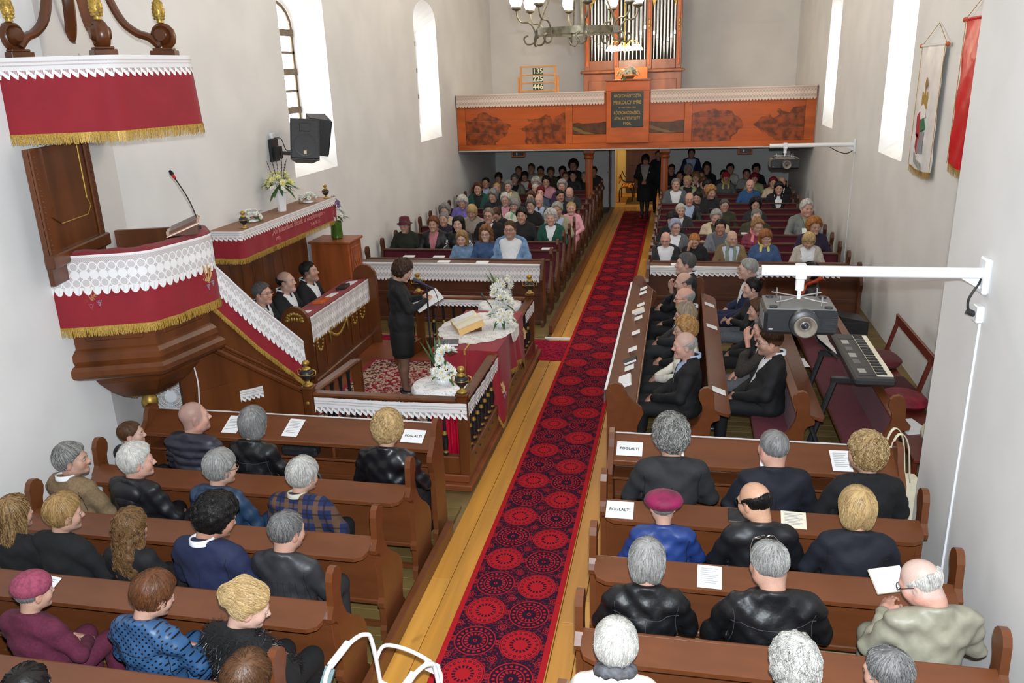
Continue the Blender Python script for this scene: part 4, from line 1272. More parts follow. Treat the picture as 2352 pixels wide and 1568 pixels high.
# lace on the pew desks and fronts
for nm, pts, dr, un, stl, lab, sg in (
        ('pew_lace', [(FLX0 + .1, 12.395, 1.012), (-3.7, 12.395, 1.012), (FLX1 - .06, 12.395, 1.012)], .29, .062, LACE_A, 'wide white lace hanging over the panelled pew front by the loudspeaker wall', -1),
        ('pew_lace', [(FRX0 + .06, 12.395, 1.012), (FRX1 - .3, 12.395, 1.012)], .15, .08, LACE_B, 'zigzag white lace over the pew front by the banner wall', -1),
        ('pew_lace', [(LX1 - .03, 6.275, 1.008), (LX0 + .08, 6.275, 1.008)], .17, .06, LACE_B, 'white lace edging hung over the pew desk below the pulpit', -1),
        ('pew_lace', [(RX1 - .05, 6.275, 1.008), (RX0 + .05, 6.275, 1.008)], .17, .06, LACE_B, 'white lace edging hung over the pew desk before the keyboard pews', -1),
        ('pew_lace', [(-.645, 11.4, 1.008), (-.645, 7.22, 1.008)], .17, .06, LACE_B, 'white lace edging along the aisle side of the long book desk', -1)):
    o = lace(nm, pts, dr, un, stl, None, out=.006, sgn=sg); tag(o, lab, 'lace cloth')
    n0 = outn([Vector(p) for p in pts], 0, Vector((0, 0, -1)), sg)
    mb = MB(); mb.grid([[tuple(Vector(p) + n0 * .006) for p in pts], [tuple(Vector(p) - n0 * .02 + Vector((0, 0, .004))) for p in pts]]); mb.obj('folded_edge', PAPER, o)
# ------------------------------------------------------------------ gallery front
GY = 20.2
def paint_mat(name, seed, dark=srgb(84, 44, 24), base=srgb(196, 92, 36), kind=0):
    m, nt, p = newmat(name); setp(p, .33, spec=.3)
    x, _, z = sock(nt, 'Object'); n1 = noise(nt, 2.4, (1, 1, 1), 5, dist=.6); n2 = noise(nt, 7, (1, 1, 1), 4); g = noise(nt, 4, (.3, 1, 1.5), 3)
    wood = mixc(nt, g.ss(.3, .7), [c * .86 for c in base], base)
    if kind == 0:     # two brown hills either side of a pale valley
        xx = x + (n1 - .5) * 1.1 + (n2 - .5) * .3
        hill = ((xx - seed).abs() * -.55 + .45 + z * 0 + (n1 - .5) * .5)
        valley = (xx - seed).abs() * 1.05 - .06
        msk = (z.lt(.95 + (0 * z)) * 1.0) * (z - .80 + (n1 - .5) * .9).lt(0) * (z - .08 - (valley * -1 + .75)).gt(-.25) * (valley * .9 - z + .42 + (n2 - .5) * .1).gt(0)
        f = msk * (n2.ss(.35, .65) * .6 + .3)
        c = mixc(nt, f.mn(1), wood, dark)
    else:             # dark field with a pale track
        tr = ((z - .35) - (x - seed) * -.35 + (n1 - .5) * .12).abs().lt(.04)
        c = mixc(nt, (z - .62 + (n1 - .5) * .12).lt(0) * (n2 * .5 + .6), wood, srgb(58, 48, 26))
        c = mixc(nt, tr * .7, c, srgb(138, 110, 60))
    nt.links.new(c, p.inputs['Base Color']); bump(nt, p, g, .1)
    return m
gf = thing('gallery_parapet', 'orange varnished gallery parapet with painted landscape panels', 'parapet', (0, GY, 2.1))
def gbox(name, x0, x1, z0, z1, y0, y1, mt, c=.008): return MB().box((x0, y0, z0), (x1, y1, z1), c).obj(name, mt, gf)
gbox('bottom_beam', XL + .02, XR - .02, 0, .13, -.05, .05, WOOD_ORG); gbox('lower_strip', XL + .02, XR - .02, -.03, .0, -.06, .06, mat('grey_strip', (.5, .49, .47), .6, .05, 8))
gbox('top_rail', XL + .02, XR - .02, 1.28, 1.33, -.08, .12, WOOD_RED)
for x0, x1 in ((XL + .02, XL + .22), (-2.78, -2.60), (.05, .22), (XR - .25, XR - .02)): gbox('stile', x0, x1, .13, 1.28, -.045, .03, WOOD_ORG)
gbox('lower_panel', -2.60, .05, .13, .34, -.035, .02, WOOD_ORG)
for i in range(4): gbox('painted_plank', XL + .22, -2.78, .13 + i * .2875, .13 + (i + 1) * .2875 - .003, -.02, .01, paint_mat('painted_hills_left', -4.0) if i == 0 else bpy.data.materials['painted_hills_left'], .003)
for i in range(4): gbox('painted_plank', .22, XR - .25, .13 + i * .2875, .13 + (i + 1) * .2875 - .003, -.02, .01, paint_mat('painted_hills_right', 1.6) if i == 0 else bpy.data.materials['painted_hills_right'], .003)
gbox('painted_panel', -2.60, -1.79, .34, 1.28, -.025, .01, paint_mat('painted_fields_left', -2.2, kind=1)); gbox('painted_panel', -.76, .05, .34, 1.28, -.025, .01, paint_mat('painted_fields_right', -.3, kind=1))
gbox('pedestal', -1.78, -.77, .13, 1.55, -.12, .15, WOOD_ORG); gbox('pedestal_cap', -1.81, -.74, 1.55, 1.585, -.15, .18, WOOD_RED)
gbox('pedestal_frieze', -1.78, -.77, 1.33, 1.53, -.13, -.12, WOOD_ORG)
pq = gbox('plaque', -1.66, -.91, .50, 1.31, -.14, -.12, mat('blackgreen_plaque', srgb(34, 38, 30), .4, .3, 10))
GLT = mat('gold_lettering', srgb(170, 132, 60), .5, .1, 30, metal=.3)
for s, zz, sz, xs in (('HAGYOMÁNYOZTA', 1.215, .10, .70), ('MISKOLCY IMRE', 1.065, .12, .76), ('és neje 1903-1905', .95, .055, 1), ('KÖZADAKOZÁSBÓL', .83, .10, .68), ('ÁTALAKÍTTATOTT', .70, .10, .72), ('1906.', .585, .10, 1)):
    text('plaque_lettering', s, sz, (-1.285, -.142, zz), (R(90), 0, 0), GLT, gf, bold=True, xs=xs)
for x0, x1 in ((XL + .03, -1.83), (-.74, XR - .04)):
    lace('lace_border', [(x0, -.095, 1.335), ((x0 + x1) / 2, -.095, 1.335), (x1, -.095, 1.335)], .30, .07, LACE_G, gf, out=.004)
    MB().box((x0, -.10, 1.333), (x1, .10, 1.337)).obj('lace_top', LACE_G, gf)
# things on the parapet
hb = thing('hymn_board', 'wooden hymn number board showing 135, 225 and 446', 'hymn board', (-3.445, GY + .1, 3.44))
OAK = mat('pale_oak', srgb(214, 140, 66), .45, .15, 8, (1, 1, .2))
for x in (-.44, .40): MB().box((x, -.015, 0), (x + .045, .015, .62), .004).obj('upright', OAK, hb)
for x in (-.50, .46): MB().box((x, -.03, -.02), (x + .04, .03, .38), .004).obj('support', OAK, hb)
for z in (.03, .22, .40, .59): MB().box((-.44, -.016, z), (.445, .016, z + .028), .003).obj('rail', OAK, hb)
for s, z in (('135', .495), ('225', .315), ('446', .135)):
    for i, ch in enumerate(s):
        c = MB().box((-.1275 + .085 * i, -.022, z - .075), (-.0445 + .085 * i, -.016, z + .075)).obj('number_card', mat('dark_green_card', srgb(36, 48, 36), .6, 0), hb)
        text('numeral', ch, .17, (-.086 + .085 * i, -.023, z), (R(90), 0, 0), mat('cream_numeral', srgb(240, 236, 190), .6, 0), c, bold=True)
        c.children[0].location = (-.086 + .085 * i, -.023, z)
pf = thing('flower_arrangement', 'cream and orange flower basket on the gallery pedestal', 'flowers', (-1.28, GY + .05, 3.69))
MB().lathe([(.10, 0), (.16, .06), (.15, .08), (.001, .08)], 12).obj('basket', mat('wicker_basket', srgb(150, 98, 50), .7, .3, 60), pf, smooth='auto')
bouquet(pf, (0, 0, .10), .26, PETAL_C, 40, .05, 14, .55, seed=51); bouquet(pf, (.02, -.03, .14), .18, PETAL_W, 16, .05, 6, .7, seed=52)
# organ
og = thing('pipe_organ', 'brown wooden organ case with silver pipes on the gallery', 'organ', (-1.335, 22.6, 2.24))
def obox(name, x0, x1, z0, z1, y0, y1, mt=None, c=.01): return MB().box((x0, y0, z0), (x1, y1, z1), c).obj(name, mt or WOOD_RED, og)
WOOD_ORGAN = mat('organ_wood', srgb(140, 84, 56), .35, .22, 6, (1, 1, .2), bmp=.05)
obox('lower_case', -1.28, 1.28, 0, 1.58, .05, 1.2, WOOD_ORGAN); obox('cornice', -1.36, 1.36, 1.58, 1.66, -.05, 1.2, WOOD_ORGAN, .025)
for x0, x1 in ((-1.15, -.45), (-.35, .35), (.45, 1.15)): obox('case_panel', x0, x1, .75, 1.40, .03, .05, WOOD_ORGAN, .015)
obox('music_rack', -.42, .42, 1.2, 1.72, -.35, -.32, WOOD_ORG); obox('rear_case', -1.26, 1.26, 1.66, 4.6, .5, 1.1, mat('organ_dark', (.03, .022, .016), .7, 0))
PX = [(-1.26, -1.12), (-.50, -.36), (.36, .50), (1.12, 1.26)]
for x0, x1 in PX:
    obox('pilaster', x0, x1, 1.66, 4.6, .08, .35, WOOD_ORGAN); obox('pilaster_strip', x0 + .04, x1 - .04, 1.75, 3.3, .06, .08, WOOD_ORG)
    xm = (x0 + x1) / 2
    mb = MB(); mb.ball((xm, .06, 2.72), (.04, .02, .045), 10, 6); mb.ball((xm, .06, 2.83), (.028, .015, .06), 8, 5); mb.ball((xm, .06, 2.61), (.022, .015, .06), 8, 5); mb.obj('gilt_rosette', GOLD, og, smooth=True)
    obox('gilt_capital', x0 - .01, x1 + .01, 3.33, 3.52, .04, .08, GOLD, .02)
PIPE = mat('tin_pipe', (.72, .72, .70), .32, .08, 30, metal=.9)
for b, (x0, x1) in enumerate(((-1.12, -.50), (-.36, .36), (.50, 1.12))):
    obox('toe_board', x0, x1, 1.66, 1.90, .10, .30, WOOD_ORGAN)
    n = 7; w_ = (x1 - x0) / n
    for i in range(n):
        c_ = x0 + (i + .5) * w_; e = abs(i - 3); f_ = .30 + .085 * e + (.0 if b != 1 else .05 * e)
        H_ = 3.4 - .0 * e if b != 1 else 4.3
        r_ = w_ * .40
        mb = MB().lathe([(.012, 1.90), (r_, 1.90 + f_), (r_, 1.93 + f_)], 12, T(c_, .2, 0))
        mb.lathe([(r_ * .97, 1.93 + f_), (r_ * .97, H_)], 12, T(c_, .2, 0)); mb.box((c_ - r_ * .6, .2 - r_ * 1.04, 1.935 + f_), (c_ + r_ * .6, .2 - r_ * .8, 2.03 + f_))
        p_ = mb.obj('organ_pipe', PIPE, og, smooth='auto')
        MB().box((c_ - r_ * .62, .2 - r_ * 1.06, 1.925 + f_), (c_ + r_ * .62, .2 - r_ * .9, 1.94 + f_)).obj('pipe_mouth', BLACK_MT, p_)
    top_ = 3.44 if b != 1 else 4.35
    mb = MB(); rr_ = (x1 - x0) / 2; xm = (x0 + x1) / 2; o_, i_ = [], []
    for k in range(15):
        a = PI * k / 14; o_.append((xm + rr_ * math.cos(a), .07, top_ - .22 + .30 * math.sin(a) + .10)); i_.append((xm + rr_ * .88 * math.cos(a), .07, top_ - .30 + .28 * math.sin(a)))
    mb.grid([o_, i_]); mb.obj('gilt_arch', GOLD, og)
    if b != 1: mb = MB(); mb.grid([o_, [(p[0], .075, 3.9) for p in o_]]); mb.obj('arch_spandrel', WOOD_ORGAN, og)
    else: mb = MB(); mb.grid([o_, [(p[0], .075, 4.7) for p in o_]]); mb.obj('arch_spandrel', WOOD_ORGAN, og)
# columns under the gallery
for k, x in enumerate((-2.23, -.39)):
    c = thing('gallery_column', 'brown wooden column under the gallery beside the door, on the %s side' % ('loudspeaker' if k == 0 else 'banner'), 'column', (x, 20.42, 0))
    MB().lathe([(.13, 0), (.13, .10), (.10, .14), (.095, .3), (.088, 1.85)], 10).obj('shaft', WOOD_RED, c); MB().box((-.13, -.13, 1.98), (.13, .13, 2.08), .01).lathe([(.09, 1.83), (.125, 1.88), (.10, 1.92), (.13, 1.98)], 10).obj('capital', WOOD_RED, c)
for k, x in enumerate((-4.03, 1.50)):
    c = thing('wall_monitor_box', 'small framed dark box hanging under the gallery, %s' % ('by the loudspeaker wall' if k == 0 else 'near the far projector'), 'box', (x, 20.55, 1.95))
    MB().box((-.17, -.05, -.05), (.17, .05, .09), .01).obj('frame', WOOD_ORG, c); MB().box((-.14, -.056, -.03), (.14, -.048, .07)).obj('screen', BLACK_PL, c); MB().box((-.05, -.058, .0), (-.02, -.055, .05)).obj('display_mark', PAPER, c)
# lobby bench
lb = thing('lobby_bench', 'park bench with black iron ends in the lobby', 'bench', (-1.86, YB + 1.05, 0))
for y in (.0, .95): MB().tube(smooth_path([(.42, y, .0), (.38, y, .40), (.05, y, .42), (.02, y, .0)], 4), .018, 6).tube(smooth_path([(.38, y, .42), (.42, y, .62), (.15, y, .64), (.03, y, .85)], 4), .016, 6).obj('iron_end', BLACK_MT, lb)
for i in range(4): MB().box((.08 + i * .09, -.05, .43), (.15 + i * .09, 1.0, .455), .005).obj('slat', OAK, lb)
for i in range(2): MB().box((-.0, -.05, .56 + i * .14), (.02, 1.0, .65 + i * .14), .005).obj('slat', OAK, lb)

# ------------------------------------------------------------------ chandeliers
GLOBE = emis('lit_glass_globe', (1.0, .93, .78), 9.0)
for lab, cy_, cz_, pw_ in (('wrought iron ring chandelier with lit globes above the aisle', 9.5, 4.32, 170), ('added out-of-view wrought iron ring chandelier evening the light over the rear pews', 15.6, 5.55, 270)):  # the second one is an addition, hung out of view to even the light
    ch = thing('chandelier', lab, 'chandelier', (-1.16, cy_, cz_))
    RI = .46
    mb = MB(); seg = 40
    mb.grid([[(RI * math.cos(2 * PI * i / seg), RI * math.sin(2 * PI * i / seg), z) for i in range(seg + 1)] for z in (-.035, .035)]); mb.grid([[(RI * .97 * math.cos(2 * PI * i / seg), RI * .97 * math.sin(2 * PI * i / seg), z) for i in range(seg + 1)] for z in (.035, -.035)])
    mb.obj('ring', IRON, ch, smooth='auto')
    for k in range(8):
        a = 2 * PI * (k + .35) / 8; M_ = RZ(a)
        arm = smooth_path([(RI - .03, 0, .02), (RI + .02, 0, -.10), (RI + .10, 0, -.12), (RI + .135, 0, -.06), (RI + .09, 0, -.03)], 5)
        arm2 = smooth_path([(RI, 0, -.05), (RI + .03, 0, .05), (RI + .08, 0, .10), (RI + .16, 0, .11), (RI + .20, 0, .16), (RI + .21, 0, .23)], 5)
        mb = MB().tube([M_ @ p for p in arm], .011, 6).tube([M_ @ p for p in arm2], .010, 6); mb.lathe([(.012, .22), (.055, .245), (.058, .262), (.001, .262)], 12, M_ @ T(RI + .21, 0, 0))
        ao = mb.obj('arm', IRON, ch, smooth='auto')
        MB().lathe([(.045, .262), (.066, .30), (.072, .34), (.06, .40), (.035, .45), (.001, .46)], 14, M_ @ T(RI + .21, 0, 0)).obj('glass_globe', GLOBE, ch, smooth=True)
    for k in range(4):
        a = 2 * PI * (k + .15) / 4; M_ = RZ(a)
        MB().tube([M_ @ p for p in smooth_path([(RI - .01, 0, 0), (RI - .08, 0, .18), (RI - .17, 0, .42), (RI - .2, 0, .8)], 5)], .012, 6).obj('strap', IRON, ch, smooth='auto')
        MB().tube([M_ @ p for p in smooth_path([(RI, .08, .02), (RI + .02, .03, -.10), (RI, -.02, -.14), (RI - .0, -.07, -.06), (RI, -.03, -.02)], 5)], .010, 6).obj('scroll', IRON, ch, smooth='auto')
    MB().lathe([(.27, .40), (.27, .45), (.26, .45), (.26, .40)], 28).obj('upper_ring', IRON, ch); MB().tube([(0, 0, .8), (0, 0, ZC - cz_)], .012, 8).lathe([(.28, .79), (.28, .83), (.02, .86)], 20).obj('chain', IRON, ch)
    lamp('chandelier_light', 'POINT', (-1.16, cy_, cz_ + .68), pw_, (1, .90, .74), .30)
c2 = thing('brass_chandelier', 'small brass lamp cluster with lit frosted shades before the organ', 'chandelier', (-1.44, 21.2, 4.42))
for k in range(6):
    M_ = RZ(2 * PI * (k + .3) / 6)
    MB().tube([M_ @ p for p in smooth_path([(0, 0, .0), (.12, 0, .10), (.25, 0, .16), (.34, 0, .10), (.35, 0, .04)], 4)], .008, 6).obj('arm', BRASS, c2, smooth='auto')
    MB().lathe([(.03, .05), (.06, .02), (.12, -.07), (.115, -.075), (.001, .0)], 12, M_ @ T(.35, 0, 0)).obj('glass_shade', emis('lit_shade', (1, .9, .7), 14), c2, smooth=True)
MB().lathe([(.001, -.14), (.03, -.10), (.05, 0), (.03, .12), (.015, .3), (.012, 2.76)], 12).obj('stem', BRASS, c2, smooth='auto')
lamp('organ_lamp_light', 'POINT', (-1.44, 21.2, 4.25), 70, (1, .86, .62), .25)

# ------------------------------------------------------------------ loudspeakers
def speaker(label, loc, rot, s=1.0, back=False):
    t = thing('loudspeaker', label, 'loudspeaker', loc); t.rotation_euler = rot
    poly = [(-.19 * s, .0), (.19 * s, .0), (.11 * s, .30 * s), (-.11 * s, .30 * s)]
    MB().prism(poly, -.27 * s, .27 * s, 'z').obj('cabinet', mat('charcoal_plastic', (.03, .03, .032), .5, .2, 50), t)
    MB().box((-.18 * s, -.02 * s, -.255 * s), (.18 * s, 0, .255 * s), .015).obj('grille', BLACK_PL, t)
    MB().lathe([(.14 * s, .0), (.145 * s, .012), (.13 * s, .014), (.03 * s, .002), (.001, .006)], 24, T(0, -.02 * s, -.08 * s) @ RX(R(90))).obj('woofer', BLACK_MT, t, smooth='auto')
    MB().box((-.07 * s, -.03 * s, .10 * s), (.07 * s, -.015 * s, .21 * s), .02).obj('horn', BLACK_MT, t)
    MB().box((-.018 * s, -.036 * s, -.20 * s), (.018 * s, -.03 * s, -.155 * s)).obj('badge', mat('badge', srgb(222, 200, 160), .5, 0), t)
    return t
speaker('black loudspeaker tilted down toward the altar beside the window', (-4.93, 10.35, 3.16), (R(-14), R(6), R(28)))
speaker('black loudspeaker turned away behind the one beside the window', (-4.80, 10.75, 3.18), (R(8), R(-14), R(128)), .92)
br = thing('speaker_bracket', 'black wall bracket carrying the two loudspeakers', 'bracket')
MB().box((-5.5, 10.40, 2.86), (-5.46, 10.62, 3.16), .004).obj('wall_plate', BLACK_MT, br); MB().tube([(-5.47, 10.5, 2.98), (-5.2, 10.52, 2.96), (-4.95, 10.62, 3.02)], .025, 8).box((-5.46, 10.46, 2.90), (-5.38, 10.56, 3.06)).obj('arm', BLACK_MT, br)
MB().tube(smooth_path([(-5.46, 10.5, 3.17), (-5.36, 10.52, 3.16), (-5.28, 10.5, 3.0), (-5.1, 10.5, 3.05)], 5), .006, 6).obj('cable', BLACK_PL, br); MB().box((-5.5, 10.46, 3.17), (-5.45, 10.54, 3.24), .005).obj('socket', WHITE_METAL, br)

# ------------------------------------------------------------------ banners
def banner(label, y0, y1, z0, z1, mt, crest):
    t = thing('wall_banner', label, 'banner', (XR - .04, 0, 0)); n = 14; rows = []
    for j in range(24):
        z = z1 + (z0 - z1) * j / 23
        rows.append([(-.012 + .010 * math.sin(i * 1.1 + j * .25) * (j / 23) + .006 * math.sin(j * .9 + i), y1 + (y0 - y1) * i / n, z - .03 * math.sin(PI * i / n) * (j / 23)) for i in range(n + 1)])
    mb = MB(); mb.grid(rows); o = mb.obj('satin', mt, t, smooth=True)
    hem = [Vector(p) for p in rows[-1]]; fringe('gold_fringe', hem, .09, t)
    MB().tube([(-.01, y0 - .05, z1 + .01), (-.01, y1 + .05, z1 + .01)], .018, 8).obj('rod', mt, t); mb = MB()
    for y in (y0 - .06, y1 + .06): mb.ball((-.01, y, z1 + .01), (.028, .035, .028), 8, 6)
    mb.obj('rod_knobs', WOOD_ORG, t, smooth=True)
    MB().tube([(-.01, y0 - .03, z1 + .02), (.02, (y0 + y1) / 2, z1 + .26), (-.01, y1 + .03, z1 + .02)], .004, 5).obj('cord', GOLD, t)
    MB().tube([(-.02, y0, z1), (-.024, y0, z0)], .004, 5).tube([(-.02, y1, z1), (-.024, y1, z0)], .004, 5).obj('gold_piping', FRINGE, t)
    if crest:
        ym = (y0 + y1) / 2 + .06; X_ = -.034
        def sh(nm, pts, c, d=0): MB().prism([(ym + p[0], 2.94 + p[1]) for p in pts], X_ - d, X_ + .012, 'x').obj(nm, mat('crest_' + nm, srgb(*c), .6, .1, 60), t)
        sh('flame', [(-.03, .66), (0, .60), (.03, .66), (0, .75)], (150, 110, 50))
        sh('crown', [(-.11, .38), (.11, .38), (.10, .58), (.05, .48), (0, .60), (-.05, .48), (-.10, .58)], (166, 130, 50))
        sh('white_bird', [(-.10, .28), (.08, .24), (.10, .40), (.0, .44), (-.08, .40)], (236, 232, 226), .002)
        sh('red_shield', [(.02, .0), (.20, .05), (.22, .28), (.12, .34), (.04, .22)], (170, 26, 40), .003)
        sh('green_leaf', [(-.12, .14), (.02, .10), (.06, .22), (-.04, .26)], (40, 110, 70), .004)
        sh('grey_tower', [(-.10, -.16), (.08, -.16), (.08, .10), (-.10, .10)], (140, 138, 140), .002)
        sh('red_side', [(.08, -.18), (.17, -.10), (.16, .08), (.08, .06)], (160, 24, 40), .003)
        sh('ribbon', [(-.12, -.36), (.16, -.28), (.20, -.16), (.10, -.24), (-.06, -.28)], (150, 150, 146), .002)
banner('white satin banner with an embroidered crest on the wall', 10.72, 11.68, 2.60, 4.05, mat('white_satin', (.82, .80, .79), .3, .06, 6, bmp=.4, bd=.02), True)
banner('red satin banner half hidden behind the wall corner', 9.15, 10.08, 2.78, 4.28, mat('red_satin', srgb(206, 20, 34), .28, .12, 6, bmp=.4, bd=.02), False)

# ------------------------------------------------------------------ projectors on wall arms
def projector(label, xt, xw, y, z, xp, wdt, near):
    t = thing('projector_mount', 'white wall arm holding the ' + label, 'mount')
    MB().tube([(xt, y, z), (xw - .03, y, z)], .036, 16).obj('tube', WHITE_METAL, t, smooth='auto'); MB().box((xw - .04, y - .06, z - .13), (xw, y + .06, z + .10), .01).obj('wall_plate', WHITE_METAL, t)
    MB().prism([(xw - .16, z - .03), (xw - .04, z - .03), (xw - .04, z - .10)], y - .01, y + .01, 'y').obj('gusset', WHITE_METAL, t)
    MB().box((xp - .035, y - .045, z - .05), (xp + .035, y + .045, z + .045), .006).lathe([(.028, -.13), (.028, -.04)], 14, T(xp, y, z)).lathe([(.012, -.19), (.012, -.13)], 10, T(xp, y, z)).obj('drop_mount', WHITE_METAL, t, smooth='auto')
    pj = thing('projector', label, 'projector', (xp, y, z - .225 - .165))
    h = .165; w2 = wdt / 2; D_ = .36 if near else .36
    MB().box((-w2, -D_ / 2, 0), (w2, D_ / 2, h), .022).obj('casing', mat('black_gloss_casing', (.010, .010, .012), .42, 0), pj)
    MB().box((-w2 + .01, -D_ / 2 + .02, h - .002), (w2 - .01, D_ / 2 - .01, h + .008), .006).obj('top_cover', mat('grey_cover', (.16, .16, .155), .4, .1, 10), pj)
    MB().lathe([(.098, 0), (.095, .03), (.08, .04)], 28, T(.02, -D_ / 2, h * .5) @ RX(R(90))).obj('lens_housing', BLACK_PL, pj, smooth='auto')
    MB().lathe([(.066, .03), (.072, .075), (.066, .08), (.03, .045), (.001, .045)], 28, T(.02, -D_ / 2, h * .47) @ RX(R(90))).obj('lens_ring', mat('lens_ring_grey', srgb(150, 140, 128), .35, 0, metal=.6), pj, smooth='auto')
    MB().lathe([(.026, .045), (.022, .058), (.001, .064)], 20, T(.02, -D_ / 2, h * .47) @ RX(R(90))).obj('lens_glass', mat('lens_glass', (.01, .01, .02), .05, 0, coat=1), pj, smooth=True)
    for k in range(9): MB().box((w2 - .10, -D_ / 2 - .004, .03 + k * .012), (w2 - .012, -D_ / 2 + .002, .036 + k * .012)).obj('vent_slat', BLACK_MT, pj)
    for k in range(9): MB().box((-w2 - .003, -D_ / 2 + .04, .03 + k * .012), (-w2 + .002, D_ / 2 - .04, .036 + k * .012)).obj('vent_slat', mat('grey_slat', (.2, .2, .2), .4, 0), pj)
    MB().box((-w2 + .03, -D_ / 2 - .002, .035), (-w2 + .055, -D_ / 2 + .001, .042)).obj('label_mark', PAPER, pj)
    for sx in (-1, 1):
        for sy in (-1, 1):
            MB().tube([(0, 0, h + .05), (sx * .10, sy * .09, h + .045), (sx * .16, sy * .13, h + .045)], .008, 6, flat=(1, .5)).obj('mount_arm', CHROME, pj); MB().tube([(sx * .13, sy * .11, h), (sx * .13, sy * .11, h + .08)], .006, 8).obj('mount_bolt', CHROME, pj)
            MB().lathe([(.026, 0), (.026, .012), (.001, .014)], 14, T(sx * w2 * .75, sy * D_ * .36, h + .006)).obj('rubber_foot', BLACK_PL, pj)
    return t
projector('large black projector with a silver lens above the side pews', .55, NXR, 5.50, 2.60, .80, .46, True)
projector('black projector hanging farther back below the gallery', 1.55, XR, 15.5, 2.52, 1.82, .50, False)
so = thing('wall_socket', 'white wall socket with a black plug below the near projector arm', 'socket', (NXR, 5.50, 2.33))
MB().box((-.045, -.045, -.05), (0, .045, .06), .006).obj('box', WHITE_METAL, so); MB().tube(smooth_path([(-.05, -.0, .0), (-.08, 0, .02), (-.09, 0, .10), (-.05, -.01, .2), (-.04, -.02, .24)], 5), .008, 6).tube([(-.045, 0, 0), (-.09, 0, .02)], .02, 10).obj('plug_and_cord', BLACK_PL, so)
tag(MB().box((NXR - .014, 5.485, .05), (NXR, 5.515, 2.27), .003).obj('cable_duct', WHITE_METAL), 'white cable duct running down the near wall', 'cable duct')
tag(MB().tube(smooth_path([(2.55, 15.5, 2.50), (2.7, 15.5, 2.41), (2.85, 15.5, 2.37), (2.95, 15.5, 2.42), (2.98, 15.5, 2.55)], 5), .008, 6).obj('loose_cable', BLACK_PL), 'loose black cable looping below the far projector arm', 'cable')
tag(MB().box((XR - .012, 15.49, .1), (XR, 15.51, 2.44), .003).obj('cable_duct', WHITE_METAL), 'thin white cable duct below the far projector arm', 'cable duct')

# ------------------------------------------------------------------ keyboard corner
kb = thing('electronic_keyboard', 'black electronic keyboard on a folding stand beside the maroon pew', 'keyboard', (1.88, 8.42, .96), R(90))
KL, KD = 1.42, .37
MB().box((-KL / 2, -KD / 2, 0), (KL / 2, KD / 2, .075), .02).obj('case', mat('keyboard_case', (.035, .035, .036), .45, .2, 60), kb)
nw = 52; kw = (KL - .16) / nw
KM = MB().box((.0004, 0, 0), (kw - .0008, .145, .014), .002).mesh('white_key', mat('ivory_key', srgb(244, 236, 214), .35, 0)); BM = MB().box((0, 0, 0), (kw * .55, .092, .012), .002).mesh('black_key', BLACK_MT)
for i in range(nw):
    link('white_key', KM, kb, (-KL / 2 + .08 + i * kw, -KD / 2 + .012, .071))
    if i % 7 in (0, 1, 3, 4, 5): link('black_key', BM, kb, (-KL / 2 + .08 + (i + 1) * kw - kw * .27, -KD / 2 + .066, .083))
for i, x in enumerate((-.55, -.28, -.08, .12, .35)): MB().box((x, .05, .073), (x + .12, .12, .079), .003).obj('control_panel', mat('panel_grey', (.13, .13, .13), .4, 0) if i % 2 else mat('button_strip', (.42, .42, .38), .4, 0), kb)
for x in (-.62, .50): MB().box((x, -.02, .073), (x + .14, .14, .078), .003).obj('speaker_grille', BLACK_PL, kb)
ks = thing('keyboard_stand', 'black folding stand under the electronic keyboard', 'stand')
for y in (7.95, 8.75):
    MB().box((1.52, y - .03, .90), (2.1, y + .03, .955), .006).obj('support_arm', BLACK_MT, ks)
    MB().tube([(1.56, y, .92), (1.28, y - .12, .03)], .03, 8).obj('leg', BLACK_MT, ks); MB().tube([(1.30, y - .1, .6), (1.52, y - .3, .03)], .022, 8).obj('strut', BLACK_MT, ks)
sh_ = thing('music_book', 'open sheet music leaning on the keyboard', 'sheet music', (1.63, 8.75, 1.03), R(90))
MB().grid([[(-.42 + .84 * i / 10, .20 * (j / 3), .03 + .17 * j / 3 + .012 * math.sin(i * .9)) for i in range(11)] for j in range(4)]).obj('pages', PAPER, sh_, smooth=True)
MB().box((-.44, .0, -.02), (.44, .010, .26), .004, RX(R(-50))).obj('rest', BLACK_PL, sh_)
bw = thing('wall_bench', 'plain reddish bench with a rail back standing along the banner wall', 'bench', (2.55, 7.2, 0), R(90))
WB = mat('red_brown_bench', srgb(98, 38, 26), .4, .15, 8)
MB().box((0, -.02, .42), (3.2, .40, .455), .008).obj('seat', WB, bw)
for x in (.1, 1.55, 3.0): MB().box((x, -.06, 0), (x + .06, -.01, .42), .006).box((x, .33, 0), (x + .06, .38, .42), .006).obj('leg', WB, bw); MB().box((x + .1, -.06, .42), (x + .16, -.02, .88), .006, T(0, 0, .42) @ RX(R(14)) @ T(0, 0, -.42)).obj('back_post', WB, bw)
MB().box((0, -.16, .80), (3.2, -.13, .92), .008).obj('back_rail', WB, bw)
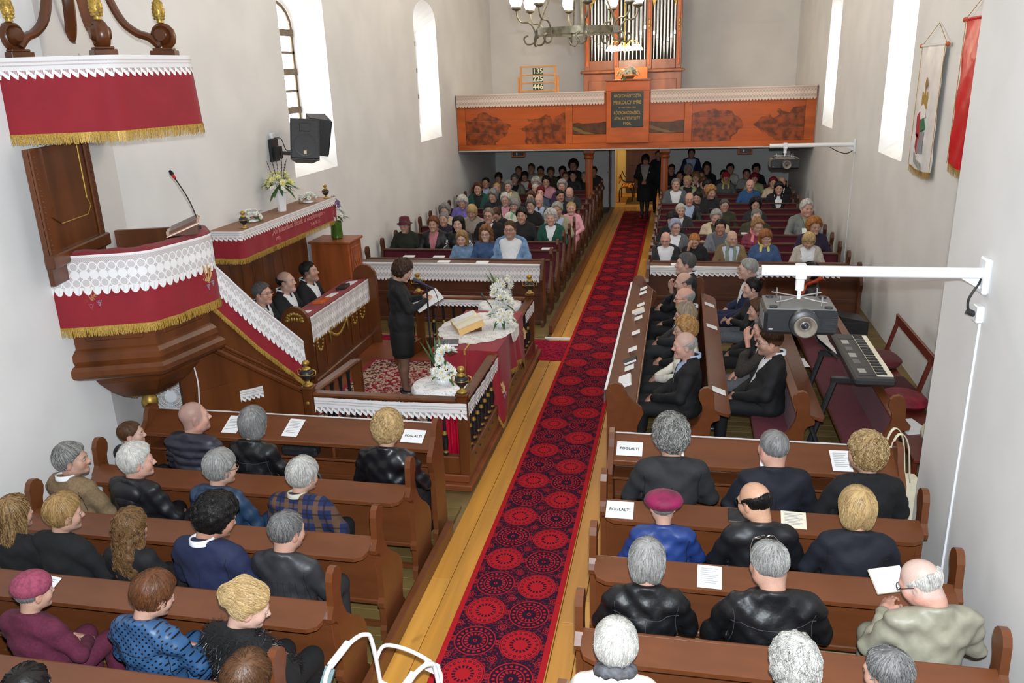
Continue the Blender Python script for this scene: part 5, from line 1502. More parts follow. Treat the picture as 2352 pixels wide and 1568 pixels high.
def cushion(label, loc, sz, mt, rz=0, sq=False, flat=False):
    mb = MB(); n = 14; rows = []; rows2 = []
    for j in range(n + 1):
        v_ = -1 + 2 * j / n; r1, r2 = [], []
        for i in range(n + 1):
            u_ = -1 + 2 * i / n; x_, y_ = (u_, v_) if sq else (u_ * math.sqrt(1 - v_ * v_ / 2), v_ * math.sqrt(1 - u_ * u_ / 2))
            th = max(0, (1 - abs(u_) ** 4) * (1 - abs(v_) ** 4)) ** .5
            r1.append((x_ * sz[0], y_ * sz[1], sz[2] * (1 + th))); r2.append((x_ * sz[0], y_ * sz[1], sz[2] * (1 - th)))
        rows.append(r1); rows2.append(r2[::-1])
    mb.grid(rows); mb.grid(rows2)
    tag(mb.obj('cushion', mt, None, smooth=True, loc=loc, rot=(0, 0, rz)), label, 'cushion')
DKRED = mat('dark_red_velvet', srgb(84, 8, 22), .8, .15, 30, sheen=.05)
cushion('round dark red cushion on the wall bench', (2.42, 9.85, .456), (.24, .3, .05), DKRED)
cushion('square dark maroon cushion on the wall bench', (2.38, 9.05, .456), (.2, .22, .035), mat('maroon_dark_velvet', srgb(64, 8, 22), .8, .1, 30), .1, True)
cushion('crumpled red damask cushion on the wall bench', (2.38, 8.55, .456), (.22, .27, .06), mat('red_damask', srgb(120, 14, 38), .6, .35, 14, dist if False else (1, 1, 1)), .3)
tag(MB().box((-.12, -.17, 0), (.12, .17, .01), 0).obj('paper_sheets', PAPER, loc=(2.30, 7.95, .457), rot=(0, 0, .3)), 'white sheets of paper lying on the wall bench', 'papers')
mb = MB(); mb.ball((0, 0, .11), (.13, .1, .12), 10, 8); tag(mb.obj('cloth_bundle', mat('cream_cloth', srgb(222, 210, 180), .9, .1, 12, bmp=.6), smooth=True, loc=(2.42, 7.60, .456)), 'crumpled cream cloth on the wall bench', 'cloth')
tag(MB().box((-.12, -.16, 0), (.12, .16, .06), .01).obj('red_box', mat('red_box', srgb(150, 16, 30), .5, 0), loc=(2.42, 7.28, .456)), 'red box at the end of the wall bench', 'box')
fs = thing('floor_speaker', 'black floor loudspeaker beside the wall near the lace pew front', 'loudspeaker', (2.35, 11.55, 0), R(10))
MB().prism([(-.22, 0), (.22, 0), (.22, .50), (-.16, .58)], -.2, .2, 'y').obj('cabinet', BLACK_PL, fs); MB().box((-.2, -.212, .03), (.2, -.2, .5), .005).obj('grille', BLACK_MT, fs)
tb = thing('tote_bag', 'cream cotton tote bag standing behind the pew end', 'bag', (1.86, 6.72, .0), R(8))
MB().prism([(-.22, .0), (.22, .0), (.20, .52), (-.20, .56)], -.06, .05, 'y').obj('bag_body', mat('tote_cotton', srgb(236, 226, 198), .9, .06, 20), tb)
for y in (-.06, .05): MB().tube(smooth_path([(-.12, y, .5), (-.06, y, .86), (0, y, .95), (.07, y, .84), (.12, y, .5)], 5), .02, 6, flat=(1, .25)).obj('handle', mat('tote_cotton', (1, 1, 1)), tb, smooth=True)
# items on the maroon pew
tag(MB().box((-.11, -.15, 0), (.11, .15, .003)).obj('paper_sheet', PAPER, loc=(1.45, 9.65, .488), rot=(0, 0, .1)), 'white sheet lying on the empty maroon pew seat', 'paper')
tag(MB().box((-.04, -.075, 0), (.04, .075, .012), .003).obj('phone', mat('phone_black_red', (.03, .01, .012), .2, 0), loc=(1.42, 9.25, .488), rot=(0, 0, .05)), 'dark phone lying on the empty maroon pew seat', 'phone')

# ------------------------------------------------------------------ fan under the pulpit
fn = thing('pedestal_fan', 'white pedestal fan standing behind the pulpit knob', 'fan', (-5.22, 7.12, 0))
MB().lathe([(.18, 0), (.18, .02), (.03, .05), (.016, .08), (.016, .60)], 16).obj('stand', WHITE_METAL, fn, smooth='auto')
M_ = T(0, -.02, .78) @ RZ(R(20)) @ RX(R(90)); mb = MB()
for r_ in (.06, .10, .14, .175, .2): mb.tube([M_ @ Vector((r_ * math.cos(2 * PI * i / 28), r_ * math.sin(2 * PI * i / 28), .05 * (1 - (r_ / .2) ** 2))) for i in range(28)], .004 if r_ < .2 else .010, 5, closed=True)
for i in range(36): a = 2 * PI * i / 36; mb.tube([M_ @ Vector((.05 * math.cos(a), .05 * math.sin(a), .05)), M_ @ Vector((.14 * math.cos(a + .2), .14 * math.sin(a + .2), .03)), M_ @ Vector((.2 * math.cos(a + .3), .2 * math.sin(a + .3), 0))], .002, 4)
mb.obj('guard', WHITE_METAL, fn); MB().lathe([(.06, .045), (.06, .058), (.001, .06)], 18, M_).obj('hub_cap', WHITE_METAL, fn, smooth='auto')
for i in range(3):
    a = 2 * PI * i / 3; MB().grid([[M_ @ Vector((r_ * math.cos(a + d_), r_ * math.sin(a + d_), .02 * q)) for r_ in (.04, .12, .18)] for d_, q in ((0, -.5), (.6, .5))]).obj('blade', mat('fan_blade', (.55, .58, .62), .4, 0), fn)

# ------------------------------------------------------------------ walker
wk = thing('walking_frame', 'white tubular walking frame standing at the carpet edge', 'walking frame', (-1.52, 3.50, 0), R(-22))
WT = mat('white_walker_tube', (.85, .85, .85), .3, 0)
for s in (-1, 1):
    x = s * .24
    MB().tube(smooth_path([(x, -.30, 0), (x, -.26, .62), (x, -.22, .80), (x, -.06, .86), (x, .08, .84), (x, .14, .70), (x, .20, 0)], 6), .0135, 10).obj('side_frame', WT, wk, smooth='auto')
    MB().tube([(x, -.20, .82), (x, -.05, .872)], .022, 10).obj('hand_grip', mat('grip_white', (.80, .79, .76), .7, .05, 40), wk, smooth='auto')
    MB().tube([(x, -.25, .42), (x, .17, .42)], .011, 8).obj('side_bar', WT, wk)
MB().tube(smooth_path([(-.24, .155, .62), (-.2, .20, .70), (0, .22, .72), (.2, .20, .70), (.24, .155, .62)], 5), .012, 10).tube([(-.24, .16, .45), (.24, .16, .45)], .012, 8).obj('front_bar', WT, wk, smooth='auto')
MB().box((.10, .185, .66), (.20, .225, .72), .008).obj('clamp', WT, wk)

# ------------------------------------------------------------------ papers and signs on the desks
def sheet(label, x, y, z, w_=.15, l_=.21, tilt=(0, 0), rz=0, sign=None, lines=8, mt=None):
    o = MB().box((-w_ / 2, -l_ / 2, 0), (w_ / 2, l_ / 2, .0025)).obj('reserved_sign' if sign else 'hymn_sheet', mt or PAPER, None, loc=(x, y, z), rot=(tilt[0], tilt[1], rz))
    tag(o, label, 'sign' if sign else 'paper')
    if sign: text('lettering', sign, .034, (0, .0, .003), (0, 0, 0), INK, o, bold=True, xs=1.0)
    else:
        mb = MB()
        for k in range(lines): mb.box((-w_ * .36, l_ * (.36 - .72 * k / lines) - .003, .0026), (w_ * (.36 - .1 * (k % 3)), l_ * (.36 - .72 * k / lines) + .003, .0031))
        mb.obj('printed_lines', GREYINK, o)
    return o
ta = math.atan2(.12, .28)
dz = lambda y: 1.009 + (y - 6.26) * .4286
for x, lab, rz in ((-3.92, 'white hymn sheet on the desk beside the person in the quilted jacket', -.02), (-3.33, 'printed hymn sheet lying alone in the middle of the desk below the pulpit', -.06), (-2.40, 'printed sheet on the desk beside the FOGLALT sign', -.12)):
    sheet(lab, x, 6.12, dz(6.12) + .002, tilt=(ta, 0), rz=rz)
sheet('FOGLALT! sign on the desk below the pulpit', -2.20, 6.10, dz(6.10) + .004, .20, .15, (ta, 0), -.03, 'FOGLALT!')
sheet('FOGLALT! sign on the desk before the keyboard pews', -.34, 6.10, dz(6.10) + .002, .21, .15, (ta, 0), 0, 'FOGLALT!')
for x, lab in ((.02, 'white sheet hidden behind the person in the black suit on the front desk'), (.76, 'hymn sheet on the front desk beside the person in the dark suit'), (1.30, 'hymn sheet on the front desk beside the person at the pew end')):
    sheet(lab, x, 6.10, dz(6.10) + .002, tilt=(ta, 0), rz=.04)
sh2 = math.atan(.36); zz = lambda y, yb: .862 + (y - yb + .03) * .36 + .002
sheet('FOGLALT! sign on the shelf of the first pew before the carpet', -.36, 5.42 - .12, zz(5.30, 5.42), .20, .16, (sh2, 0), .0, 'FOGLALT!')
sheet('small hymn leaflet on the pew shelf in front of the leather coats', .26, 4.67 - .12, zz(4.55, 4.67), .15, .17, (sh2, 0), -.03)
sheet('hymn leaflet on the shelf beside the beret and burgundy coat', -3.97, 3.92 - .12, zz(3.80, 3.92), .14, .16, (sh2, 0), -.12)
sheet('white leaflet on the shelf behind the plaid jacket', -2.60, 4.67 - .1, zz(4.57, 4.67) + .05, .13, .2, (sh2 + .5, 0), .2)
o = sheet('cream embroidered cloth on the pew shelf before the black jackets', .86, 5.42 - .10, zz(5.32, 5.42), .17, .15, (sh2, 0), -.05, mt=PAGE)
o = MB().box((-.09, -.06, 0), (.09, .06, .012), .003).obj('tablet', BLACK_PL, loc=(.50, 5.32, zz(5.32, 5.42)), rot=(sh2, 0, 0)); tag(o, 'black tablet on the pew shelf beside the cream cloth', 'tablet')
for k, y in enumerate((7.55, 7.95, 8.55, 9.15, 9.75, 10.35, 10.95, 11.2)):
    x = -.52; w_ = .13 if k else .26
    o = MB().box((-.12, -w_ / 2, 0), (.12, w_ / 2, .0025 if k else .03)).obj('hymn_sheet' if k else 'document_folder', PAPER, None, loc=(x, y, .942), rot=(0, R(-23.2), R(4)))
    tag(o, ('white sheet across the long aisle desk, %s from the folder end' % ORD[k - 1]) if k else 'thick white folder at the near end of the long aisle desk', 'paper' if k else 'folder')
for k, (y, mt, hh) in enumerate(((8.15, BLACK_MT, .03), (10.0, PAGE, .045))):
    t = thing('hymn_book', ['small black hymn book on the long aisle desk', 'cream hymn book with red ornament on the long aisle desk'][k], 'book', (-.46, y, .985)); t.rotation_euler = (0, R(-23.2), .05)
    MB().box((-.09, -.06, -.02), (.07, .06, hh - .02), .004).obj('cover', mt, t); MB().box((-.085, -.064, -.015), (.065, .055, hh - .025)).obj('pages', PAPER, t)
for k, y in enumerate((7.75, 9.9, 10.9)):
    o = MB().box((-.07, -.07, 0), (.07, .07, .0025)).obj('hymn_sheet', PAPER, None, loc=(.44, y, .835), rot=(0, R(19.8), 0)); tag(o, 'white leaflet on the shelf of the second side pew, %s from the near end' % ORD[k], 'paper')
for k, (x, y, s_) in enumerate(((-3.75, 12.50, 1.008), (-3.1, 12.5, 1.008), (-4.65, 13.40, .888), (-4.1, 13.40, .888), (-3.1, 14.15, .888), (-2.3, 14.15, .888), (.0, 12.5, 1.008), (.9, 17.2, .888), (1.25, 15.7, .888))):
    o = MB().box((-.10, -.06, 0), (.10, .06, .02), .003).obj('hymn_book', PAPER, None, loc=(x, y, s_), rot=(0, 0, .05)); tag(o, ['white booklet on the lace pew front before the child in denim', 'white booklet on the lace pew front before the person with long hair', 'white booklet on the pew rail before the red hat', 'white booklet on the pew rail before the pink collar', 'closed hymn book on the second pew rail before the black velvet jacket', 'closed hymn book on the second pew rail before the green jacket', 'paper on the lace front before the dark jacket and white shirt', 'sheet on a rear pew rail before the beret', 'small book on a rear pew rail before the olive jacket'][k], 'book')
bg = thing('handbag', 'beige handbag on the pew seat beside the black satin jacket', 'bag', (-2.95, 5.62, .455))
MB().prism([(-.18, 0), (.18, 0), (.15, .22), (-.14, .20)], -.07, .07, 'y').obj('bag_body', mat('beige_leather', srgb(190, 166, 128), .5, .1, 10), bg); MB().tube(smooth_path([(-.1, 0, .2), (-.06, 0, .34), (.06, 0, .34), (.1, 0, .2)], 4), .010, 6).obj('handle', mat('dark_strap', (.05, .04, .035), .5, 0), bg)
bg = thing('clutch_bag', 'black clutch bag on the inner shelf of the desk below the pulpit', 'bag', (-3.25, 6.06, .725)); MB().box((-.17, -.06, 0), (.17, .06, .09), .02).obj('bag_body', BLACK_PL, bg); MB().box((-.17, -.062, .06), (.17, -.058, .066)).obj('clasp', BLACK_MT, bg)
bg = thing('umbrella_bag', 'black folded bag on the floor beside the beret and blue jacket', 'bag', (-.30, 4.95, .01)); MB().prism([(-.12, 0), (.12, 0), (.09, .26), (.03, .32), (-.04, .26), (-.07, .33), (-.1, .24)], -.06, .06, 'y').obj('bag_body', mat('black_leather_bag', (.015, .015, .016), .3, 0), bg)
# ------------------------------------------------------------------ people: smooth implicit surfaces
f32 = np.float32


def axis(a, b, h): return np.arange(a, b + h, h, dtype=f32)


def grid3(xs, ys, zs): return xs[:, None, None], ys[None, :, None], zs[None, None, :]


def ell(G, c, r):
    x, y, z = G
    a, b, d = (x - c[0]) / r[0], (y - c[1]) / r[1], (z - c[2]) / r[2]
    k0 = np.sqrt(a * a + b * b + d * d) + 1e-6
    k1 = np.sqrt((a / r[0]) ** 2 + (b / r[1]) ** 2 + (d / r[2]) ** 2) + 1e-6
    return k0 * (k0 - 1) / k1


def cap(G, a, b, r1, r2=None):
    r2 = r1 if r2 is None else r2
    x, y, z = G
    bx, by, bz = b[0] - a[0], b[1] - a[1], b[2] - a[2]
    L = bx * bx + by * by + bz * bz + 1e-9
    px_, py_, pz_ = x - a[0], y - a[1], z - a[2]
    h = np.clip((px_ * bx + py_ * by + pz_ * bz) / L, 0, 1)
    return np.sqrt((px_ - h * bx) ** 2 + (py_ - h * by) ** 2 + (pz_ - h * bz) ** 2) - (r1 + (r2 - r1) * h)


def smin(a, b, k):
    h = np.maximum(k - np.abs(a - b), 0) / k
    return np.minimum(a, b) - h * h * k * .25


def smax(a, b, k): return -smin(-a, -b, k)


def snets(F, xs, ys, zs):
    s = F < 0
    c = s[:-1, :-1, :-1].astype(np.int8)
    for d in ((1, 0, 0), (0, 1, 0), (0, 0, 1), (1, 1, 0), (1, 0, 1), (0, 1, 1), (1, 1, 1)):
        c = c + s[d[0]:s.shape[0] - 1 + d[0], d[1]:s.shape[1] - 1 + d[1], d[2]:s.shape[2] - 1 + d[2]]
    I = np.argwhere((c > 0) & (c < 8))
    if len(I) == 0: return np.zeros((0, 3)), np.zeros((0, 4), int)
    i, j, k = I.T
    P = np.zeros((len(I), 3)); n = np.zeros(len(I))
    cs = [(a, b, d) for a in (0, 1) for b in (0, 1) for d in (0, 1)]
    V = {q: F[i + q[0], j + q[1], k + q[2]] for q in cs}
    X = {q: np.stack([xs[i + q[0]], ys[j + q[1]], zs[k + q[2]]], 1) for q in cs}
    for q in cs:
        for ax in range(3):
            if q[ax]: continue
            w_ = list(q); w_[ax] = 1; w_ = tuple(w_)
            a, b = V[q], V[w_]; mk = (a < 0) != (b < 0)
            t = np.where(mk, a / np.where(mk, a - b, 1), 0)
            P += np.where(mk[:, None], X[q] + (X[w_] - X[q]) * t[:, None], 0); n += mk
    P /= n[:, None]
    idx = -np.ones(c.shape, dtype=np.int64); idx[i, j, k] = np.arange(len(I))
    Q = []
    sx = s[:-1, 1:-1, 1:-1] != s[1:, 1:-1, 1:-1]
    a, b, d = np.nonzero(sx); b += 1; d += 1
    q = np.stack([idx[a, b - 1, d - 1], idx[a, b, d - 1], idx[a, b, d], idx[a, b - 1, d]], 1); f = s[a, b, d]; q[~f] = q[~f][:, ::-1]; Q.append(q)
    sy = s[1:-1, :-1, 1:-1] != s[1:-1, 1:, 1:-1]
    a, b, d = np.nonzero(sy); a += 1; d += 1
    q = np.stack([idx[a - 1, b, d - 1], idx[a - 1, b, d], idx[a, b, d], idx[a, b, d - 1]], 1); f = s[a, b, d]; q[~f] = q[~f][:, ::-1]; Q.append(q)
    sz = s[1:-1, 1:-1, :-1] != s[1:-1, 1:-1, 1:]
    a, b, d = np.nonzero(sz); a += 1; b += 1
    q = np.stack([idx[a - 1, b - 1, d], idx[a, b - 1, d], idx[a, b, d], idx[a - 1, b, d]], 1); f = s[a, b, d]; q[~f] = q[~f][:, ::-1]; Q.append(q)
    return P, np.concatenate(Q)


def npmesh(name, V, Q, material, col=None, mi=None):
    me = bpy.data.meshes.new(name)
    Q = np.asarray(Q, dtype=np.int32); n = len(Q)
    me.vertices.add(len(V)); me.vertices.foreach_set('co', np.asarray(V, dtype=f32).ravel())
    me.loops.add(Q.size); me.loops.foreach_set('vertex_index', Q.ravel())
    me.polygons.add(n); me.polygons.foreach_set('loop_start', np.arange(0, Q.size, Q.shape[1], dtype=np.int32))
    me.polygons.foreach_set('use_smooth', np.ones(n, dtype=bool))
    if mi is not None: me.polygons.foreach_set('material_index', np.asarray(mi, dtype=np.int32))
    if col is not None:
        a = me.color_attributes.new('Col', 'FLOAT_COLOR', 'POINT')
        a.data.foreach_set('color', np.concatenate([col, np.ones((len(col), 1))], 1).astype(f32).ravel())
    for q in (material if isinstance(material, (list, tuple)) else [material]): me.materials.append(q)
    me.update(calc_edges=True)
    return me


def colmat(name, rough, spec=.4, sss=0, bmp=0, bs=90, bstr=(1, 1, 1)):
    m, nt, p = newmat(name); setp(p, rough, spec=spec)
    a = nt.nodes.new('ShaderNodeVertexColor'); a.layer_name = 'Col'
    n = noise(nt, bs, bstr, 2)
    mx = nt.nodes.new('ShaderNodeMix'); mx.data_type = 'RGBA'; mx.blend_type = 'MULTIPLY'; mx.inputs[0].default_value = 1
    nt.links.new(a.outputs[0], mx.inputs[6]); nt.links.new(mixc(nt, n, (.82,) * 3, (1.12,) * 3), mx.inputs[7])
    nt.links.new(mx.outputs[2], p.inputs['Base Color'])
    if sss: p.inputs['Subsurface Weight'].default_value = sss; p.inputs['Subsurface Radius'].default_value = (.02, .008, .004); p.inputs['Subsurface Scale'].default_value = .4
    if bmp: bump(nt, p, n, bmp, .004)
    return m


SKIN = colmat('skin', .48, .35, bmp=.1, bs=140)
HAIR = colmat('hair', .5, .35, bmp=.5, bs=60)
EYE = colmat('eyes', .15, .5)


def K(n, c, k="suit"): return cloth_m(n, c, k)
# --- head and shoulders templates (head centre = origin, face to +Y)
def head_sdf(G, fem, child, fat):
    x, y, z = G; ax = np.abs(x); A = (ax, y, z)
    jw = (.050 if fem else .056) + fat * .008
    d = ell(G, (0, -.014, .034), (.074, .094, .086))
    d = smin(d, ell(G, (0, .026, -.040), (jw, .064, .078)), .05)
    d = smin(d, cap(A, (.046 + fat * .008, .0, -.058), (.010, .072, -.100), .022 + fat * .008, .020), .035)
    d = smin(d, cap(A, (0, .078, -.102), (.008, .078, -.102), .016), .02)
    d = smin(d, ell(A, (.040, .056, -.028), (.026 + fat * .008, .026, .030)), .03)
    d = smin(d, cap(A, (0, .080, .020), (.036, .074, .022), .012 if fem else .014), .02)
    d = smax(d, -ell(A, (.0315, .096, .004), (.017, .020, .011)), .012)
    nl = .9 if child else 1.0
    d = smin(d, cap(G, (0, .084, .012), (0, .084 + .026 * nl, -.026), .008, .011), .012)
    d = smin(d, ell(A, (.011, .095, -.031), (.010, .012, .009)), .010)
    d = smin(d, cap(A, (0, .091, -.060), (.018, .083, -.062), .0075, .004), .008)
    d = smin(d, cap(A, (0, .089, -.074), (.016, .082, -.072), .0085, .005), .008)
    d = smax(d, -cap(A, (0, .101, -.0665), (.022, .090, -.0665), .0022), .004)
    d = smin(d, ell(A, (.077, -.012, -.010), (.010, .020, .032)), .010)
    d = smax(d, -ell(A, (.088, -.004, -.006), (.007, .011, .018)), .006)
    nr = (.044 if child else .048 if fem else .056) + fat * .003
    d = smin(d, cap(G, (0, -.026, -.06), (0, -.036, -.19), nr, nr + .004), .04)
    d = smin(d, cap(A, (.02, -.040, -.20), (.10, -.036, -.262), .036, .036), .06)
    d = smin(d, ell(G, (0, -.022, -.33), (.13, .072, .12)), .06)
    return d


_ht = {}


def head_template(kind, fine):
    key = (kind, fine)
    if key in _ht: return _ht[key]
    fem, child, fat = kind
    h = .0052 if fine else .0068
    ax_ = lambda a, b, c, d: np.concatenate([np.arange(a, b, .016), np.arange(b, c, h), np.arange(c, d, .016)]).astype(f32)
    xs = ax_(-.19, -.096, .096, .19); ys = axis(-.15, .135, h); zs = np.concatenate([np.arange(-.40, -.13, .016), np.arange(-.13, .14, h)]).astype(f32)
    V, Q = snets(head_sdf(grid3(xs, ys, zs), fem, child, fat), xs, ys, zs)
    x, y, z = V.T; ax = np.abs(x)
    m = {}
    m['lip'] = np.clip(1 - np.maximum((ax / .024) ** 2, 0), 0, 1) * np.exp(-((z + .067) / .0085) ** 2) * (y > .078)
    m['mouth'] = np.exp(-((z + .0668) / .0035) ** 2) * (ax < .022) * (y > .075)
    m['brow'] = np.exp(-((z - .023 - .004 * np.sin(ax * 70)) / .0055) ** 2) * ((ax > .012) & (ax < .047)) * (y > .055)
    m['cheek'] = np.exp(-((ax - .042) / .02) ** 2 - ((z + .022) / .02) ** 2) * (y > .04) + .9 * np.exp(-(ax / .013) ** 2 - ((z + .03) / .012) ** 2) * (y > .09)
    m['eye'] = np.exp(-((ax - .0315) / .014) ** 2 - ((z - .003) / .008) ** 2) * (y > .06)
    m['stub'] = np.clip((-.035 - z) / .02, 0, 1) * np.clip((y + .01) / .03, 0, 1) * (z > -.13)
    m['must'] = np.exp(-((z + .050) / .0075) ** 2) * (ax < .032) * (y > .07)
    m['ear'] = (ax > .0755) * 1.0 * (z < .03)
    hl = np.clip((z - (-.045 + .52 * np.maximum(y, -.09) + .0)) / .02, 0, 1) * np.clip((.052 + np.clip((z - .06) / .06, 0, 1) * .02 - y) / .012, 0, 1)
    m['scalp'] = hl * (z > -.1)
    m['crown'] = np.clip((z - .070 + .25 * np.clip(-y - .05, 0, 1)) / .025, 0, 1) * (y < .09)
    _ht[key] = (V, Q, m)
    return _ht[key]


def paint(m, V, skin, hairc, buzz=0, bald=False, stub=0, stubc=None, must=None, lips=None, brow=None, beard=False):
    c = np.tile(np.array(skin, dtype=float), (len(V), 1))
    rnd = 1 + .05 * np.sin(V[:, 0] * 90 + 3) * np.sin(V[:, 2] * 70) * np.sin(V[:, 1] * 80)
    c *= rnd[:, None]
    def mixto(mask, col, a=1.0):
        nonlocal c
        w_ = np.clip(mask * a, 0, 1)[:, None]; c = c * (1 - w_) + np.array(col) * w_
    s = np.array(skin)
    mixto(m['cheek'], s * np.array([1.05, .78, .74]), .6)
    mixto(m['ear'], s * np.array([1.0, .80, .76]), .5)
    mixto(m['eye'], s * np.array([.62, .52, .52]), .65)
    if stub: mixto(m['stub'], stubc if stubc is not None else s * .6, stub)
    if must is not None: mixto(m['must'], must, .9)
    mixto(m['lip'], lips if lips is not None else s * np.array([.95, .58, .55]), .8)
    mixto(m['mouth'], s * .28, .8)
    mixto(m['brow'], brow if brow is not None else np.array(hairc) * .7 + .02, .75)
    if buzz: mixto(m['scalp'] * (1 - m['crown'] if bald else 1), hairc, buzz)
    return c


# --- hair
def hair_fn(style, seed):
    rs = np.random.default_rng(seed); ph = rs.uniform(0, 6, 8)
    P = dict(short=(.011, -.05, .48, .0), crop=(.006, -.048, .48, .0), full=(.024, -.060, .38, .010), curly=(.032, -.060, .34, .016), perm=(.040, -.065, .30, .02),
             bob=(.024, -.10, .10, .012), long=(.022, -.12, .1, .01), back=(.009, -.045, .40, .0), fringe=(.006, -.022, .50, .0), bun=(.010, -.045, .4, 0), pony=(.012, -.05, .4, 0), side=(.017, -.04, .46, .012),
             updo=(.016, -.05, .4, .01), wavy=(.03, -.12, .1, .014), bowl=(.020, -.045, .45, .012))[style]
    t, a, b, tv = P

    def f(G):
        x, y, z = G; ax = np.abs(x); A = (ax, y, z)
        d = ell(G, (0, -.016, .034), (.077 + t, .095 + t, .086 + t + tv))
        if style in ('bob', 'long', 'wavy'):
            d = smin(d, ell(A, (.035, -.025, -.035), (.058, .075, .085)), .03)
        if style == 'long':
            d = smin(d, ell(G, (0, -.085, -.16), (.090, .040, .17)), .05); d = smin(d, cap(A, (.075, -.01, -.03), (.085, -.01, -.26), .026, .016), .03)
        if style == 'wavy':
            d = smin(d, ell(G, (0, -.090, -.22), (.115, .055, .22)), .05); d = smin(d, cap(A, (.08, -.02, -.03), (.10, -.02, -.30), .034, .022), .03)
        if style in ('bun', 'updo'):
            d = smin(d, ell(G, (0, -.125, .03 if style == 'bun' else .05), (.036, .034, .034) if style == 'bun' else (.05, .05, .065)), .02)
            if style == 'updo': d = smin(d, ell(G, (0, -.07, .115), (.055, .055, .05)), .03)
        if style == 'pony': d = smin(d, cap(G, (0, -.11, .0), (0, -.125, -.16), .030, .012), .02)
        zc = np.clip(z, 0, .09)
        if style in ('bowl', 'bob'): yf = .030 + 1.7 * np.clip(z - .010, 0, .04)
        elif style in ('long', 'wavy'): yf = .028 + .55 * zc
        else: yf = .014 + .72 * zc
        d = smax(d, (y - yf - .006 * np.sin(90 * x + ph[6])) * .8, .010)
        low = (a + b * y) - z                                   # keep above the hair line
        if style in ('long', 'wavy'): low = (-.36 if style == 'long' else -.45) - z + 0 * y
        d = smax(d, low, .012)
        if style not in ('bob', 'long', 'wavy', 'perm', 'curly'):
            d = smax(d, -ell(A, (.088, .004, -.014), (.022, .024, .036)), .008)
        if style == 'fringe':
            d = smax(d, z - (.030 - .28 * y) + .006 * np.sin(70 * x + ph[5]), .012); d = smax(d, y - .030, .01)
        amp = {'curly': .0065, 'perm': .008, 'wavy': .010, 'full': .004, 'short': .0025, 'bob': .003, 'long': .005, 'side': .004, 'updo': .007}.get(style, .002)
        fr = {'curly': 95, 'perm': 80, 'wavy': 60, 'updo': 70}.get(style, 55)
        w_ = np.sin(fr * x + ph[0] + 2 * np.sin(20 * z + ph[1])) * np.sin(fr * .8 * y + ph[2] + 1.5 * np.sin(25 * x + ph[3])) * np.sin(fr * (.9 if style in ('curly', 'perm', 'wavy') else .25) * z + ph[4])
        return d + amp * w_
    return f


def hair_mesh(style, color, seed, fine, strands=0, streak=None):
    f = hair_fn(style, seed); h = .0065 if fine else .0085
    lo = -.38 if style == 'long' else -.47 if style == 'wavy' else -.2 if style == 'pony' else -.14
    xs, ys, zs = axis(-.15, .15, h), axis(-.19, .11, h), axis(lo, .19, h if lo > -.2 else h * 1.4)
    V, Q = snets(f(grid3(xs, ys, zs)), xs, ys, zs)
    rs = np.random.default_rng(seed + 5); col = np.array(color)
    var = .5 + .5 * np.sin(V[:, 0] * 120 + 4 * np.sin(V[:, 2] * 30)) * np.sin(V[:, 1] * 100)
    C = col * (.72 + .4 * var[:, None])
    if streak is not None: C = C * .65 + np.array(streak) * .35
    if strands:
        pick = rs.choice(len(V), size=min(strands, len(V)), replace=False); p = V[pick].copy()
        who = np.array([.012, -.055, .12]); step = .011; e = 1e-3; path = []
        curl = style in ('curly', 'perm', 'wavy'); phs = rs.uniform(0, 6.28, len(p)); lenf = rs.integers(4, 9, len(p)); nseg = 8
        def FD(q): return f((q[:, 0], q[:, 1], q[:, 2]))
        for k in range(nseg):
            g = np.stack([FD(p + np.eye(3)[i] * e) - FD(p - np.eye(3)[i] * e) for i in range(3)], 1); g /= np.linalg.norm(g, axis=1, keepdims=True) + 1e-9
            p = p - g * (np.clip(FD(p), -.02, .02) - rs.uniform(.0005, .004, len(p)))[:, None]
            path.append(p.copy())
            d = p - who; d[:, 2] -= .35 * np.linalg.norm(d, axis=1)
            if style in ('back', 'bun', 'pony', 'updo'): d = np.array([0, -1.0, .15]) + 0 * p
            d = d - g * (d * g).sum(1, keepdims=True); d /= np.linalg.norm(d, axis=1, keepdims=True) + 1e-9
            if curl: sd = np.cross(d, g); d = d + sd * (1.1 * np.sin(phs + k * 1.9))[:, None] + g * (.5 * np.cos(phs + k * 1.9))[:, None]
            else: d = d + .18 * rs.normal(size=d.shape)
            p = p + d * step
        path = np.stack(path, 1); n = len(p); base = len(V); SV, SQ, SC = [], [], []
        tint = .58 + .6 * rs.random(n); st = np.where(rs.random(n) < .5, 1, 0) if streak is not None else np.zeros(n)
        r = (.0016 if fine else .0026) * (1.25 if curl else 1)
        tang = np.gradient(path, axis=1); tang /= np.linalg.norm(tang, axis=2, keepdims=True) + 1e-9
        u = np.cross(tang, np.array([.3, .5, .8])); u /= np.linalg.norm(u, axis=2, keepdims=True) + 1e-9; w_ = np.cross(tang, u)
        tp = np.linspace(1, .25, nseg)[None, :, None]
        rings = np.stack([path + (u * np.cos(a) + w_ * np.sin(a)) * r * tp for a in (0, 2.09, 4.19)], 2)      # n,seg,3,3
        idx = base + np.arange(n * nseg * 3).reshape(n, nseg, 3)
        for a in range(3):
            b = (a + 1) % 3; SQ.append(np.stack([idx[:, :-1, a], idx[:, :-1, b], idx[:, 1:, b], idx[:, 1:, a]], -1).reshape(-1, 4))
        cc = col[None] * tint[:, None]
        if streak is not None: cc = np.where(st[:, None] > 0, np.array(streak)[None] * tint[:, None], cc)
        V = np.concatenate([V, rings.reshape(-1, 3)]); Q = np.concatenate([Q] + SQ); C = np.concatenate([C, np.repeat(cc, nseg * 3, 0)])
    return V, Q, np.clip(C, 0, 1)


